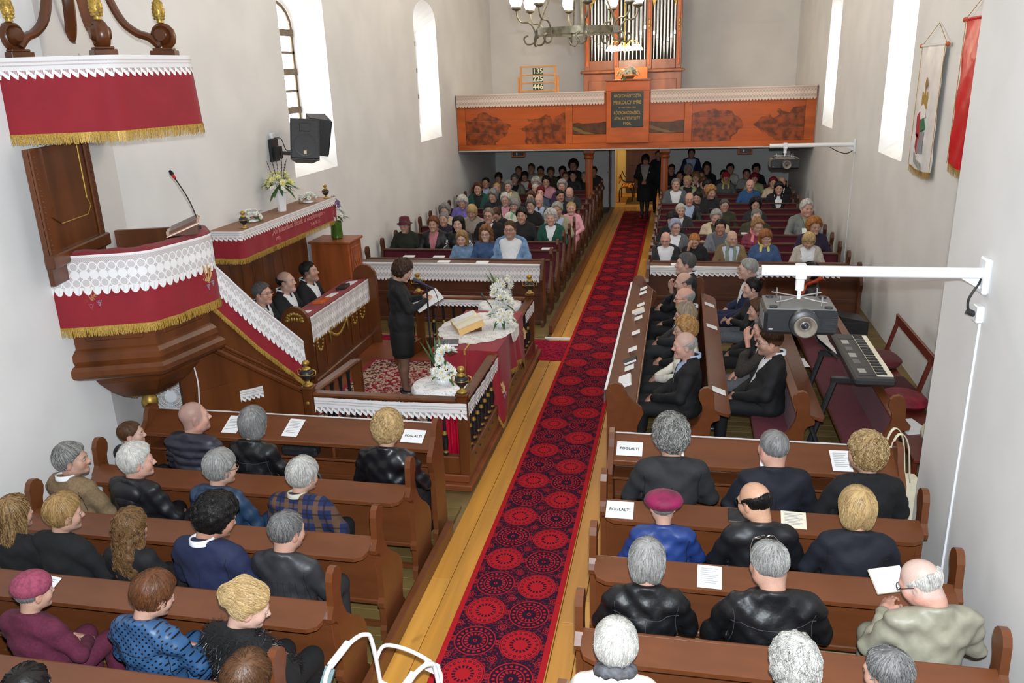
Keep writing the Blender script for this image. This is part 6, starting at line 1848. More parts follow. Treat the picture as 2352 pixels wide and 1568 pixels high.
# --- hands (wrist at origin, fingers to +Y, palm down, thumb to -X)
def hand_template(curl):
    xs, ys, zs = axis(-.085, .06, .0046), axis(-.075, .19, .0046), axis(-.115, .045, .0046); G = grid3(xs, ys, zs)
    d = cap(G, (0, -.065, 0), (0, .02, 0), .026, .027)
    d = smin(d, ell(G, (0, .050, -.002), (.041, .052, .019)), .025)
    for i, (L, x) in enumerate(((.066, -.029), (.078, -.010), (.072, .009), (.056, .027))):
        p = np.array([x, .088 - abs(i - 1.2) * .004, 0.]); a = R(curl * .7 - 4); lens = (L * .46, L * .32, L * .26); r = .0096
        for q in range(3):
            n = p + np.array([x * .10, math.cos(a), -math.sin(a)]) * lens[q]
            d = smin(d, cap(G, p, n, r - .0010 * q, r - .0010 * (q + 1)), .006); p = n; a += R(curl)
    p = np.array([-.030, .022, -.006])
    for n, r in (((-.052, .052, -.020), .0125), ((-.054, .080, -.030 - curl * .0003), .0108), ((-.046, .100, -.036 - curl * .0004), .009)):
        d = smin(d, cap(G, p, n, r, r * .9), .010); p = np.array(n)
    return snets(d, xs, ys, zs)


HANDS = {c: hand_template(c) for c in (12, 32, 52)}


def rotm(yaw_, pitch_, roll_=0):
    """turn left = +yaw, look down = +pitch"""
    return np.array((Matrix.Rotation(R(yaw_), 3, 'Z') @ Matrix.Rotation(R(-pitch_), 3, 'X') @ Matrix.Rotation(R(roll_), 3, 'Y')))


def glasses_mesh():
    mb = MB()
    for s in (-1, 1):
        mb.tube([(s * (.032 + .022 * math.cos(a)), .103 - .006 * abs(math.cos(a)), .004 + .017 * math.sin(a)) for a in [2 * PI * q / 14 for q in range(14)]], .0022, 5, closed=True)
        mb.tube([(s * .054, .098, .008), (s * .078, .06, .008), (s * .083, -.01, .008)], .0022, 5)
    mb.tube([(-.010, .106, .006), (.010, .106, .006)], .0022, 5)
    return mb


GM = glasses_mesh(); GV, GF = np.array(GM.v), GM.f
EV = MB()
EV.ball((.0315, .0795, .004), .0122, 12, 10)
EYV = np.array(EV.v); EYV1 = EYV; EYF = EV.f
_d = np.hypot(np.abs(EYV[:, 0]) - .0315, EYV[:, 2] - .004); EYC = np.where(((_d < .0068) & (EYV[:, 1] > .085))[:, None], np.array([.05, .035, .025]), np.array([.42, .39, .37]))


def ring_collar(r0, r1, z0, z1, tilt=-12, open_=0, cy=-.04):
    """stand collar around the neck as a thick band"""
    mb = MB(); n = 28; rows = []
    for (r, z) in ((r0, z0), (r1, z1), (r1 + .004, z1 - .003), (r0 + .008, z0)):
        row = []
        for i in range(n + 1):
            a = PI / 2 + R(open_) + (2 * PI - 2 * R(open_)) * i / n
            y = r * 1.05 * math.sin(a); row.append((r * math.cos(a), cy + y, z - y * math.tan(R(-tilt)) * .6))
        rows.append(row)
    mb.grid(rows); return mb


NP = [0]
"""person(): x,y = hips; rz = facing, 0 looks to +Y; s = body scale; top/shirt/low = materials"""
def person(label, x, y, rz, s=1.0, fem=False, skin=(.52, .30, .22), hair=('short', (.1, .07, .05)), top=None, low=None, shirt=None, vneck=None, head=(0, 0, 0), lean=0, width=1.0, arms='lap',
           near=True, glass=None, hat=None, tie=None, stub=0, must=None, collar=True, puff=0, scarf=None, buzz=0, bald=False, fat=0, child=False, streak=None, strands=None, seat=.455, stand=False, skirt=False, lip=None, eyes=True, inset=None, group=None, brow=None, tilt=0, hold=None, fold=1.0, seams=None, hood=False):
    NP[0] += 1; sd = NP[0]; rs = np.random.default_rng(sd)
    t = thing('person', label, 'person', (x, y, 0 if stand else seat), R(rz), group)
    s = s * (1.0 if stand else 1.03)
    t.scale = (s, s, s)
    if tilt: t.rotation_euler[1] = R(tilt)
    B0 = .86 / s * 1.0 if stand else 0.0                                # hip lift when standing
    hb = .88 if stand else 0.0
    O = lambda p: (p[0], p[1] + lean * p[2], p[2] + hb)
    nb = np.array(O((0, -.015, .575))); w = width
    hc = np.array(O((0, .026 + lean * .06, .724)))
    # --- skin: head, neck, chest top and hands in one mesh
    kind = (fem, child, fat)
    V, Q, m = head_template(kind, near)
    hs = np.array([1.06, 1.04, 1.03]) if fem else np.array([1.08, 1.06, 1.05])
    hs = hs * (1 + rs.uniform(-.03, .03, 3)) * (1.10 if child else 1)
    RM = rotm(*head); piv = np.array([0, -.03, -.10])
    def pose(P, full=False):
        P = P * hs
        wt = np.clip((P[:, 2] + .21) / .13, 0, 1); wt = (wt * wt * (3 - 2 * wt))[:, None]
        if full: wt = np.clip((P[:, 2] + .35) / .2, 0, 1)[:, None]
        return (P * (1 - wt) + ((P - piv) @ RM.T + piv) * wt) + hc
    C = paint(m, V, skin, hair[1] if hair else (.1, .1, .1), buzz, bald, stub, must=must, lips=lip, brow=brow, stubc=None if not must else must)
    BV, BQ, BC = [pose(V)], [Q], [C]
    # --- arms
    AR = dict(lap=((.245, .05, .285), (.085, .27, .185), 32), clasp=((.235, .06, .27), (.045, .30, .175), 52), down=((.265, .02, .27), (.20, .22, .16), 32), book=((.225, .08, .27), (.10, .30, .33), 32),
              face=((.20, .26, .30), (.10, .20, .60), 32), fold=((.25, .10, .30), (.06, .24, .29), 52), hang=((.245, -.02, .26), (.255, .06, .02), 32), rail=((.25, .16, .30), (.17, .40, .30), 12), knee=((.23, .10, .25), (.12, .40, .14), 12))
    ap = arms if isinstance(arms, tuple) else (arms, arms)
    J = []
    for sgn, a in zip((-1, 1), ap):
        e, wr, cu = AR[a]
        sh = np.array(O((sgn * .158 * w, -.022, .512))); e = np.array(O((sgn * (e[0] - .175 + .175 * w), e[1], e[2]))); wr = np.array(O((sgn * wr[0], wr[1], wr[2])))
        J.append((sh, e, wr))
        HV, HQ = HANDS[cu]; HV = HV * (.92 if fem else 1.0) * (.85 if child else 1)
        fl = sgn < 0
        if fl: HV = HV * np.array([-1, 1, 1]); HQ = HQ[:, ::-1]
        yd = Vector(wr - e).normalized()
        if a == 'face': yd = Vector((-sgn * .25, .15, 1)).normalized()
        ref = Vector((sgn * (.5 if a in ('book', 'face') else .25), .2, 1)) if a not in ('hang', 'face') else Vector((sgn * 1.0, .2 if a == 'hang' else .9, 0))
        xd = yd.cross(ref).normalized(); zd = xd.cross(yd)
        MM = np.array([list(xd), list(yd), list(zd)])
        BV.append(HV @ MM + wr + np.array(yd) * .012); BQ.append(HQ); BC.append(np.tile(np.array(skin) * np.array([1, .93, .9]), (len(HV), 1)) * (.94 + .1 * np.sin(HV[:, :1] * 160)))
    if skirt:                                                           # bare or stockinged legs
        xs, ys, zs = axis(-.18, .18, .012), axis(-.12 if stand else .2, .2 if stand else .6, .012), axis(-.48 + hb * 0, .15, .014)
        if stand: zs = axis(.03, .86, .014)
        G = grid3(xs, ys, zs); A = (np.abs(G[0]), G[1], G[2])
        if stand:
            d = smin(cap(A, (.075, 0, .60), (.07, -.005, .36), .072, .055), cap(A, (.07, -.02, .34), (.065, -.01, .10), .056, .034), .03); d = smin(d, cap(A, (.065, -.01, .10), (.07, .10, .045), .034, .026), .02); d = smin(d, ell(G, (0, 0, .72), (.13, .10, .12)), .05)
        else: d = smin(cap(A, (.08, .42, .06), (.085, .45, -.36), .056, .036), cap(A, (.085, .45, -.36), (.085, .53, -.42), .034, .024), .02)
        LV, LQ = snets(d, xs, ys, zs); BV.append(LV); BQ.append(LQ); BC.append(np.tile(np.array(skirt if skirt is not True else skin), (len(LV), 1)))
    off = 0; q2 = []
    for v_, q_ in zip(BV, BQ): q2.append(q_ + off); off += len(v_)
    link('body', npmesh('body', np.concatenate(BV), np.concatenate(q2), SKIN, np.clip(np.concatenate(BC), 0, 1)), t)
    if eyes:
        for q in (-1, 1):
            ev = EYV1 * np.array([q, 1, 1])
            me = bpy.data.meshes.new('eye'); me.from_pydata(pose(ev).tolist(), [], EYF); a_ = me.color_attributes.new('Col', 'FLOAT_COLOR', 'POINT'); a_.data.foreach_set('color', np.concatenate([EYC, np.ones((len(EYC), 1))], 1).astype(f32).ravel()); me.shade_smooth(); me.materials.append(EYE)
            link('eye', me, t)
    if hair and hair[0]:
        for k_, hst in enumerate(hair[0].split('+')):
            HV, HQ, HC = hair_mesh(hst, hair[1], sd * 3, near, (strands if strands is not None else (650 if near else 260)), streak)
            link('hair', npmesh('hair', pose(HV, True), HQ, HAIR, HC), t)
    if glass is not None:
        me = bpy.data.meshes.new('glasses'); me.from_pydata(pose(GV).tolist(), [], GF); me.materials.append(glass); link('glasses', me, t)
    if hat:
        kind_, hm = hat; mb = MB()
        if kind_ == 'beret':
            mb.ball((0, -.040, .062), (.132, .142, .072), 26, 14); mb.lathe([(.084, -.005), (.092, .03), (.09, .05)], 22, T(0, -.018, .0))
        elif kind_ == 'cap':
            mb.ball((0, -.018, .055), (.098, .118, .088), 22, 12)
        else:
            mb.lathe([(.135, .030), (.14, .036), (.10, .05), (.094, .10), (.088, .145), (.06, .162), (.001, .165)], 26, T(0, -.012, .005) @ RX(R(4)))
        P_ = pose(np.array(mb.v))
        if kind_ == 'beret': P_ = P_ + rs.normal(0, .0016, P_.shape)
        me = bpy.data.meshes.new('hat'); me.from_pydata(P_.tolist(), [], mb.f); me.shade_smooth(); me.materials.append(hm); link('hat', me, t)
    # --- garments
    h = .0145 if near else (.016 if vneck else .021)
    def torso(G, g=0.0):
        c = lambda p: O(p)
        d = ell(G, c((0, .0, .09)), (.165 * w + g, .125 * w + g, .12))
        d = smin(d, ell(G, c((0, .012 + .03 * (w - 1) + fat * .02, .23)), (.150 * w + g, (.115 + fat * .02) * w + g, .17)), .08)
        d = smin(d, ell(G, c((0, -.004, .40)), (.160 * w + g, (.108 + (.008 if fem else 0)) * w + g, .18)), .08)
        d = smin(d, cap(G, c((-.120 * w, -.030, .515)), c((.120 * w, -.030, .515)), .060 + g), .06)
        A = (np.abs(G[0]), G[1], G[2])
        d = smin(d, cap(A, c((.11 * w, -.036, .53)), c((.03, -.044, .600)), .042 + g, .040 + g), .05)
        if fem and not child: d = smin(d, ell(A, c((.075, .085, .385)), (.07, .05, .065)), .05)
        return d
    ph = rs.uniform(0, 6, 6)
    g = .010 if shirt is None else .017
    x1 = .36 * max(1, w); xs, ys, zs = axis(-x1, x1, h), axis(-.24 - .1 * abs(lean), .46 + max(0, lean) * .6, h), axis(-.06 + hb - (.16 if stand else 0), .70 + hb, h)
    G = grid3(xs, ys, zs)
    dt = torso(G, g)
    if stand: dt = smin(dt, ell(G, (0, 0, hb - .02), (.175 * w, .135 * w, .22)), .1)
    da = None
    for sh, e, wr in J:
        d1 = smin(cap(G, sh, e, .054 + g, .045 + g), cap(G, e, wr, .043 + g, .031 + g), .02); da = d1 if da is None else np.minimum(da, d1)
    d = smin(dt, da, .035)
    X_, Y_, Z_ = G
    d = d + 1.35 * fold * (.0022 * np.abs(np.sin(21 * Z_ + 33 * X_ * np.sign(X_) + ph[5] + 3 * np.sin(11 * Y_))) + .0035 * np.sin(34 * Z_ + 14 * X_ + ph[0] + 2.2 * np.sin(9 * X_ + ph[1])) * np.sin(17 * Y_ + ph[2] + 8 * X_) + .0026 * np.sin(52 * Z_ - 21 * np.abs(X_) + ph[3]) * np.sin(26 * X_ + ph[4]))
    if puff: d = d + .011 * (1 - 2 * np.abs(np.sin(Z_ * PI / puff)) ** .6)
    if collar:
        nr_ = (.053 if fem else .061) + .004
        d = smin(d, cap(G, O((0, -.040, .55)), O((0, -.034, .64)), nr_ + .008, nr_), .018)
        d = d - .004 * np.exp(-((Z_ - hb - .60 + .2 * (Y_ - lean * .6)) / .012) ** 2) * (np.abs(X_) < .085)
    d = smax(d, Z_ - (.612 + hb) + .42 * (Y_ + .03 - lean * .6), .006)
    if vneck:
        z0, sl = vneck; wd = np.maximum(np.abs(X_) - (Z_ - (z0 + hb)) * sl, .01 + lean * .5 - Y_); d = smax(d, -wd, .006)
    V, Q = snets(d, xs, ys, zs)
    V = V.astype(float)
    link('jacket' if shirt is not None else 'top', npmesh('top', V, Q, top), t)
    if seams:                                                          # stitched seams lying on the back of the garment
        bk = V[V[:, 1] < lean * (V[:, 2] - hb) + .02]
        def on(px_, pz_):
            q = np.argmin((bk[:, 0] - px_) ** 2 + (bk[:, 2] - hb - pz_) ** 2 + .15 * (bk[:, 1] + .1) ** 2); return (bk[q, 0] * .3 + px_ * .7, bk[q, 1] - .001, bk[q, 2])
        sm = MB(); ww = w
        if 'y' in seams: sm.tube([on(.17 * ww * (-1 + i / 8), .44 + .01 * abs(i / 8 - 1)) for i in range(17)], .0022, 5)
        if 'c' in seams: sm.tube([on(0, .44 - .05 * i) for i in range(8)], .0022, 5)
        if 'a' in seams:
            for q in (-1, 1): sm.tube([on(q * (.165 - .012 * math.sin(i * .5)) * ww, .53 - .035 * i) for i in range(8)], .0022, 5)
        if 'q' in seams:
            for i in range(-4, 5): sm.tube([on(i * .036 * ww, .46 - .05 * k) for k in range(8)], .0014, 4)
            for k in range(6): sm.tube([on(.15 * ww * (-1 + i / 5), .44 - .06 * k) for i in range(11)], .0014, 4)
        sm.obj('seams', K('seam', (52, 52, 56)) if seams[0] != 'd' else K('seam_dark', (8, 8, 9)), t)
    if hood:
        mb = MB(); mb.ball((0, -.105 + lean * .5, .525 + hb), (.125 * w, .055, .085), 16, 10); mb.ball((0, -.125 + lean * .5, .47 + hb), (.085 * w, .04, .07), 14, 8); mb.obj('hood', top, t, smooth=True)
    if shirt is not None:
        hh = .02; xs, ys, zs = axis(-.2, .2, hh), axis(-.16, .26 + max(0, lean) * .6, hh), axis(.05 + hb, .62 + hb, hh); G2 = grid3(xs, ys, zs)
        d2 = smax(torso(G2, -.002), G2[2] - (.60 + hb) + .35 * (G2[1] - lean * .6), .01); d2 = smax(d2, lean * .4 - .01 - G2[1], .01); V, Q = snets(d2, xs, ys, zs); so_ = link('shirt', npmesh('shirt', V, Q, shirt), t)
        cm = ring_collar(.056 if fem else .063, .058 if fem else .065, -.022, .016, open_=16)
        me = bpy.data.meshes.new('shirt_collar'); me.from_pydata((np.array(cm.v) + nb + np.array([0, .0, .045])).tolist(), [], cm.f); me.shade_smooth(); me.materials.append(shirt); link('shirt_collar', me, t)
    if inset is not None: pass
    if collar and collar is not True:
        cm = ring_collar(.061, .078, .006, -.044, open_=(30 if (vneck or shirt is not None) else 8), tilt=-22); cm.v = [(a * 1.0, b, c) for a, b, c in cm.v]
        me = bpy.data.meshes.new('collar'); me.from_pydata((np.array(cm.v) + nb + np.array([0, -.004, .040])).tolist(), [], cm.f); me.shade_smooth(); me.materials.append(top if collar is True else collar); link('collar', me, t)
    if scarf is not None:
        mb = MB(); mb.tube([(.082 * math.cos(a), -.025 + .085 * math.sin(a), .035 - .05 * math.sin(a) + .006 * math.sin(a * 7)) for a in [2 * PI * q / 24 for q in range(24)]], [.028 + .006 * math.sin(q * 2.1) for q in range(24)], 8, closed=True)
        for q in (-1, 1): mb.tube([(q * .05, .06, .0), (q * .07, .10, -.10), (q * .06, .135, -.25), (q * .06, .14, -.33)], [.025, .03, .035, .03], 8, flat=(1, .35))
        me = bpy.data.meshes.new('scarf'); me.from_pydata((np.array(mb.v) + nb + np.array([0, lean * .0, .03])).tolist(), [], mb.f); me.shade_smooth(); me.materials.append(scarf); link('scarf', me, t)
    if tie is not None:
        mb = MB(); mb.tube([(0, .055, .015), (0, .072, -.02)], [.016, .020], 6, flat=(1, .6)); mb.tube([(0, .072, -.02), (0, .105, -.14), (0, .125, -.30)], [.018, .026, .034], 6, flat=(1, .3))
        me = bpy.data.meshes.new('tie'); me.from_pydata((np.array(mb.v) + nb + np.array([0, .0, .015])).tolist(), [], mb.f); me.materials.append(tie); link('tie', me, t)
    # --- legs
    if not (skirt and stand):
        hl = .019 if near else .03
        low = low or top
        if stand:
            xs, ys, zs = axis(-.24, .24, hl), axis(-.2, .2, hl), axis(.04, hb + .12, hl); G = grid3(xs, ys, zs); A = (np.abs(G[0]), G[1], G[2])
            d = smin(cap(A, (.09, 0, hb), (.09, .01, .48), .088, .066), cap(A, (.09, .01, .48), (.085, -.01, .07), .062, .046), .03)
        else:
            fz = -seat / s + .06; xs, ys, zs = axis(-.26, .26, hl), axis(-.17, .56, hl), axis(fz, .24, hl); G = grid3(xs, ys, zs); A = (np.abs(G[0]), G[1], G[2])
            kx = .10 + .02 * (w - 1)
            d = smin(cap(A, (.09, .0, .085), (kx, .42, .085), .092 * w ** .5, .068), ell(G, (0, 0, .09), (.17 * w, .13 * w, .11)), .04)
            if skirt: d = smin(d, ell(G, (0, .22, .08), (.17, .25, .075)), .05)
            else: d = smin(d, cap(A, (kx, .43, .08), (kx, .44, fz + .02), .064, .048), .03)
        V, Q = snets(d, xs, ys, zs); link('skirt' if skirt else 'trousers', npmesh('low', V, Q, low), t)
    mb = MB()
    fy, fz = (.03, .035) if stand else (.50, -seat / s + .035)
    for q in (-1, 1):
        mb.ball((q * (.085 if stand else .10), fy + .02, fz), (.044, .125, .036), 12, 8)
        if skirt: mb.box((q * .07 - .01, fy - .10, fz - .035), (q * .07 + .01, fy - .07, fz + .03))
    mb.obj('shoes', SHOE, t, smooth=True)
    return t


SHOE = mat('black_shoe', (.014, .013, .013), .35, 0)
# ------------------------------------------------------------------ garments
def cloth_m(name, c, kind='wool'):
    c = srgb(*c) if max(c) > 1 else c
    kw = dict(wool=dict(rough=.9, var=.15, scale=60, bmp=.35, bscale=160, bd=.003), suit=dict(rough=.8, var=.08, scale=30, bmp=.2, bscale=220, bd=.002), leather=dict(rough=.47, var=.25, scale=12, bmp=.5, bscale=24, bd=.008, spec=.45),
              satin=dict(rough=.36, var=.1, scale=10, bmp=.3, bscale=12, bd=.008), shirt=dict(rough=.75, var=.04, scale=20), denim=dict(rough=.85, var=.22, scale=14, bmp=.3, bscale=200, bd=.002), knit=dict(rough=.95, var=.25, scale=45, bmp=.5, bscale=90, bd=.004), nylon=dict(rough=.5, var=.1, scale=14, bmp=.35, bscale=20, bd=.006), velvet=dict(rough=.7, var=.45, scale=7, sheen=.04, bmp=.3, bscale=40))[kind]
    return mat('cloth_' + name, c, **kw)
# ------------------------------------------------------------------ wardrobe
def K(n, c, k='suit'): return cloth_m(n, c, k)
BLK = K('black', (16, 16, 18)); BLKW = K('black_wool', (20, 20, 22), 'wool'); BLKN = K('black_nylon', (22, 22, 26), 'nylon'); LEA = K('black_leather', (20, 20, 22), 'leather'); BSAT = K('black_satin', (18, 18, 22), 'satin')
NAVY = K('navy', (26, 34, 66)); NAVYD = K('dark_navy', (16, 20, 32)); BLUE = K('blue', (34, 58, 118), 'nylon'); TEALB = K('petrol_blue', (36, 58, 84), 'nylon'); CHAR = K('charcoal', (40, 40, 42)); GREY = K('grey', (92, 94, 98), 'wool'); LGREY = K('light_grey', (150, 150, 150), 'wool')
TAN = K('tan_suede', (126, 104, 76), 'wool'); BEIGE = K('beige', (196, 178, 150), 'nylon'); KHAKI = K('khaki', (150, 150, 130), 'nylon'); OLIVE = K('olive', (62, 60, 44), 'wool'); DGREEN = K('dark_green', (28, 78, 66), 'wool'); DKGREEN = K('very_dark_green', (36, 40, 30), 'wool'); PALEG = K('pale_green', (150, 158, 120), 'nylon')
BURG = K('burgundy', (90, 28, 52), 'wool'); MARO = K('maroon_jacket', (112, 20, 50), 'nylon'); PURP = K('purple', (60, 46, 74), 'knit'); PLUM = K('dark_plum', (44, 34, 56), 'knit'); PINK = K('pink', (196, 136, 152), 'nylon'); PINKL = K('light_pink', (226, 160, 172), 'nylon'); REDK = K('red_knit', (140, 34, 34), 'knit'); RUST = K('rust_red', (150, 56, 36), 'wool')
DENIM = K('denim', (112, 142, 176), 'denim'); DENIMD = K('dark_denim', (58, 82, 122), 'denim'); WHT = K('white_shirt', (226, 228, 232), 'shirt'); CREAM = K('cream', (226, 220, 206), 'nylon'); LBLUE = K('light_blue_shirt', (168, 188, 218), 'shirt'); BSWE = K('blue_sweater', (44, 84, 130), 'knit'); TEAL = K('teal', (30, 150, 160), 'nylon'); LILAC = K('lilac_jacket', (112, 100, 180), 'nylon')
TIE_D = K('dark_tie', (30, 26, 40)); TIE_P = K('purple_tie', (64, 40, 84)); DOTS_T = K('patterned_top', (120, 112, 104), 'knit'); YSC = K('yellow_scarf', (206, 190, 110), 'satin'); GSC = K('green_scarf', (120, 190, 150), 'satin'); GRSC = K('grey_green_scarf', (128, 140, 128), 'wool'); WSC = K('white_scarf', (220, 214, 208), 'shirt'); PSC = K('pink_scarf', (214, 120, 130), 'satin'); ORSC = K('orange_scarf', (206, 76, 34), 'satin'); SUEDE = K('stone_jacket', (150, 146, 128), 'nylon')
GLB = mat('black_glasses', (.02, .02, .02), .3, 0); GLM = mat('metal_glasses', (.4, .36, .3), .3, 0, metal=1)
def plaid():
    m, nt, p = newmat('cloth_plaid'); setp(p, .95)
    x, y, z = sock(nt, 'Object'); a = ((x * 9).fr() - .5).abs(); b = ((z * 9 + y * 4).fr() - .5).abs()
    c = mixc(nt, a.lt(.16), srgb(24, 36, 78), srgb(92, 66, 48)); c2 = mixc(nt, b.lt(.16) * .6, c, srgb(96, 70, 50)); c3 = mixc(nt, a.gt(.44).mx(b.gt(.44)) * .7, c2, srgb(14, 16, 26))
    nt.links.new(c3, p.inputs['Base Color']); bump(nt, p, noise(nt, 140), .4, .003); return m
def dotted():
    m, nt, p = newmat('cloth_dotted'); setp(p, .45)
    x, y, z = sock(nt, 'Object'); s = 26; u = (x * s + z * s).fr() - .5; v = (x * s - z * s).fr() - .5
    nt.links.new(mixc(nt, (u * u + v * v).lt(.05), srgb(52, 88, 128), srgb(14, 18, 34)), p.inputs['Base Color']); bump(nt, p, noise(nt, 14), .35, .006); return m
PLAID, DOTS = plaid(), dotted()
TWEED = K('tweed', (120, 116, 112), 'knit'); FURB = K('black_fur', (12, 12, 13), 'wool')
BERET_P = K('mauve_beret', (140, 62, 84), 'knit'); BERET_V = K('velvet_beret', (120, 16, 62), 'velvet'); HAT_R = K('wine_hat', (96, 14, 40), 'velvet')
# hair colours
hW, hG, hLG, hDG, hS = srgb(210, 206, 198), srgb(140, 138, 136), srgb(172, 170, 164), srgb(96, 94, 92), srgb(176, 178, 190)
hBl, hLB, hDB, hBr, hBk, hAu, hGi, hRd = srgb(186, 152, 100), srgb(206, 178, 130), srgb(142, 108, 66), srgb(92, 62, 40), srgb(28, 24, 22), srgb(118, 66, 36), srgb(178, 116, 60), srgb(120, 24, 34)
s1, s2, s3, s4 = (.50, .29, .21), (.58, .36, .28), (.44, .22, .15), (.62, .34, .26)
Y0, Y1, Y2, Y3, Y4 = 5.60, 4.85, 4.10, 3.35, 2.62
P = person
# ---- pews below the pulpit, seen from behind
P('child in a black jacket at the wall end of the front pew', -4.60, Y0, -12, .80, hair=('crop', hBr), top=BLKN, skin=s2, head=(-52, 0, 0), child=True, strands=900)
P('person in a dark quilted puffer jacket in the front pew', -3.97, Y0, -8, 1.05, hair=None, buzz=.45, top=K('puffer', (40, 40, 52), 'nylon'), puff=.062, width=1.18, head=(-38, -2, 0), skin=s4, fat=1)
P('person in a black leather biker jacket in the front pew below the pulpit', -3.43, Y0, -4, 1.0, True, hair=('bob', hG), top=LEA, head=(-10, 6, 0), strands=1100, seams='yca', fold=1.8)
P('person in a shiny black jacket at the aisle end of the front pew', -2.25, Y0, -2, 1.02, True, hair=('curly', hBl), streak=hLB, top=BSAT, width=1.12, head=(-8, 8, 0), strands=1300, low=BLK, fold=2.0)
P('person in a tan suede jacket at the wall end of the second pew', -4.56, Y1, -10, .97, hair=('side', hDG), streak=hLG, top=TAN, shirt=WHT, width=1.05, head=(-55, 0, 0), strands=1100, seams='dca', fold=1.4)
P('person in a black hooded jacket in the second pew', -4.0, Y1, -10, 1.0, hair=('full', hW), top=BLKN, width=1.12, head=(-40, 4, 0), strands=1200, skin=s4, hood=True, fold=1.8)
P('person in a petrol blue jacket in the second pew', -3.31, Y1, -6, .98, True, hair=('full', hG), streak=hLG, top=TEALB, width=1.1, head=(-28, 10, 0), glass=GLM, strands=1200, hood=True, fold=1.6)
P('person in a blue and brown plaid jacket in the second pew', -2.65, Y1, -4, .96, True, hair=('full', hLG), streak=hW, top=PLAID, shirt=K('check_scarf', (190, 186, 170), 'shirt'), width=1.18, head=(-22, 12, 0), strands=1200, low=BLK)
P('person with loose hair in black at the third pew wall end', -4.42, Y2, -6, .92, True, hair=('long', hBr), streak=hBl, top=BLKW, head=(-12, 6, 0), strands=2200, collar=False)
P('person in a black knitted top in the third pew, wearing small earrings', -4.04, Y2, -8, .97, True, hair=('full', hDB), streak=hBl, top=BLKW, width=1.1, head=(-32, 10, 0), strands=1200, collar=False)
P('person with long curls in a black cardigan in the third pew', -3.52, Y2, -4, .88, True, hair=('wavy', hBr), streak=hDB, top=BLK, head=(-14, 4, 0), strands=2600, collar=False)
P('person in a navy suit jacket with white collar in the third pew', -2.93, Y2, -6, 1.06, hair=('curly', hBk), top=NAVY, shirt=WHT, width=1.08, head=(-32, 24, 0), strands=1600, skin=s3, seams='dca')
P('person in a dark quilted waistcoat at the aisle end of the third pew', -2.40, Y2, -5, .98, hair=('short', hDG), streak=hG, top=K('quilt', (48, 48, 52), 'nylon'), width=1.08, head=(-18, 8, 0), strands=1200, low=CHAR, seams='dqa')
P('person in a burgundy coat and mauve beret in the fourth pew', -3.64, Y3, -6, .90, True, hair=('crop', hG), hat=('cap', BERET_P), top=BURG, width=1.1, head=(-18, 10, 0))
P('person in a blue polka-dot jacket in the fourth pew', -2.88, Y3, -6, .98, True, hair=('full', hBr), streak=hAu, top=DOTS, width=1.08, head=(-26, 26, 0), strands=1300, fold=1.8, seams='dya')
fur_p = P('person in a black fur waistcoat looking down in the fourth pew', -2.30, Y3, -10, 1.0, True, hair=('updo', hBl), streak=hLB, top=FURB, head=(-48, 26, 0), strands=1500, skin=s2, collar=False)
P('person whose dark hair just shows at the bottom edge by the pew ledge', -3.0, Y4, -4, .93, True, hair=('full', hBk), top=BLKW, near=False)
P('person in a tweed coat with the walking frame at the bottom edge', -2.10, 2.72, -4, 1.0, True, hair=('full', hBr), top=TWEED, strands=1300, arms=('lap', 'rail'), tilt=10, lean=.15)
# ---- pews before the keyboard, seen from behind
P('person in a black suit with curly hair in the front pew by the carpet', .0, Y0, 4, 1.12, hair=('curly', hDG), streak=hLG, top=CHAR, width=1.12, head=(16, 2, 0), strands=1800, seams='dca')
P('person in a dark navy suit in the front pew before the keyboard', .74, Y0, 4, 1.06, hair=('crop', hG), top=NAVYD, width=1.14, head=(16, 4, 0), skin=s4, fat=1, strands=500, seams='dca')
P('person in a black suit jacket at the wall end of the front pew, head turned', 1.38, Y0, 6, 1.05, True, hair=('curly', hDB), streak=hLB, top=BLKW, width=1.12, head=(38, 2, 0), strands=1500)
P('person in a royal blue jacket and burgundy velvet beret', -.04, Y1, 4, .90, True, hair=('crop', hG), hat=('beret', BERET_V), top=BLUE, width=1.1, head=(6, 10, 0), fold=1.8, seams='da')
P('person in a black jacket with bald crown and glasses in the second pew', .58, Y1, 6, 1.02, hair=('fringe', hBk), top=BLKN, width=1.05, head=(36, 18, 0), glass=GLB, skin=(.60, .34, .22), strands=900, low=DENIMD)
P('person in a navy jacket with leather sleeves in the second pew', 1.17, Y1, 2, 1.0, True, hair=('bob', hBl), streak=hLB, top=NAVYD, width=1.12, head=(6, 6, 0), strands=1300, seams='dya')
P('person in a plain black leather jacket in the third pew by the carpet', -.12, Y2, 2, .97, True, hair=('bob', hG), streak=hLG, top=LEA, width=1.12, head=(0, 8, 0), strands=1300, seams='yca', fold=1.8)
P('person in a wide black leather coat with glasses pushed up on the head', .58, Y2, 6, 1.04, hair=('short', hG), streak=hLG, top=LEA, width=1.30, head=(14, 16, 0), strands=1400, fat=1, seams='yca', fold=1.8)
P('person in a stone grey jacket reading a hymn book by the wall', 1.42, Y2, 10, 1.02, hair=('fringe', hW), buzz=.35, top=SUEDE, low=SUEDE, width=1.2, head=(44, 30, 0), glass=GLB, skin=s4, arms=('book', 'lap'), strands=600, fat=1, fold=1.8)
P('person in a cream jacket with patterned grey scarf at the bottom edge', -.24, Y3, 2, .96, True, hair=('full', hW), top=CREAM, scarf=K('grey_scarf', (92, 92, 96), 'knit'), width=1.05, head=(2, 8, 0), strands=1500)
P('person with white curls at the bottom edge', .62, Y3, 4, .94, True, hair=('perm', hLG), streak=hW, top=LGREY, head=(8, 12, 0), strands=1500)
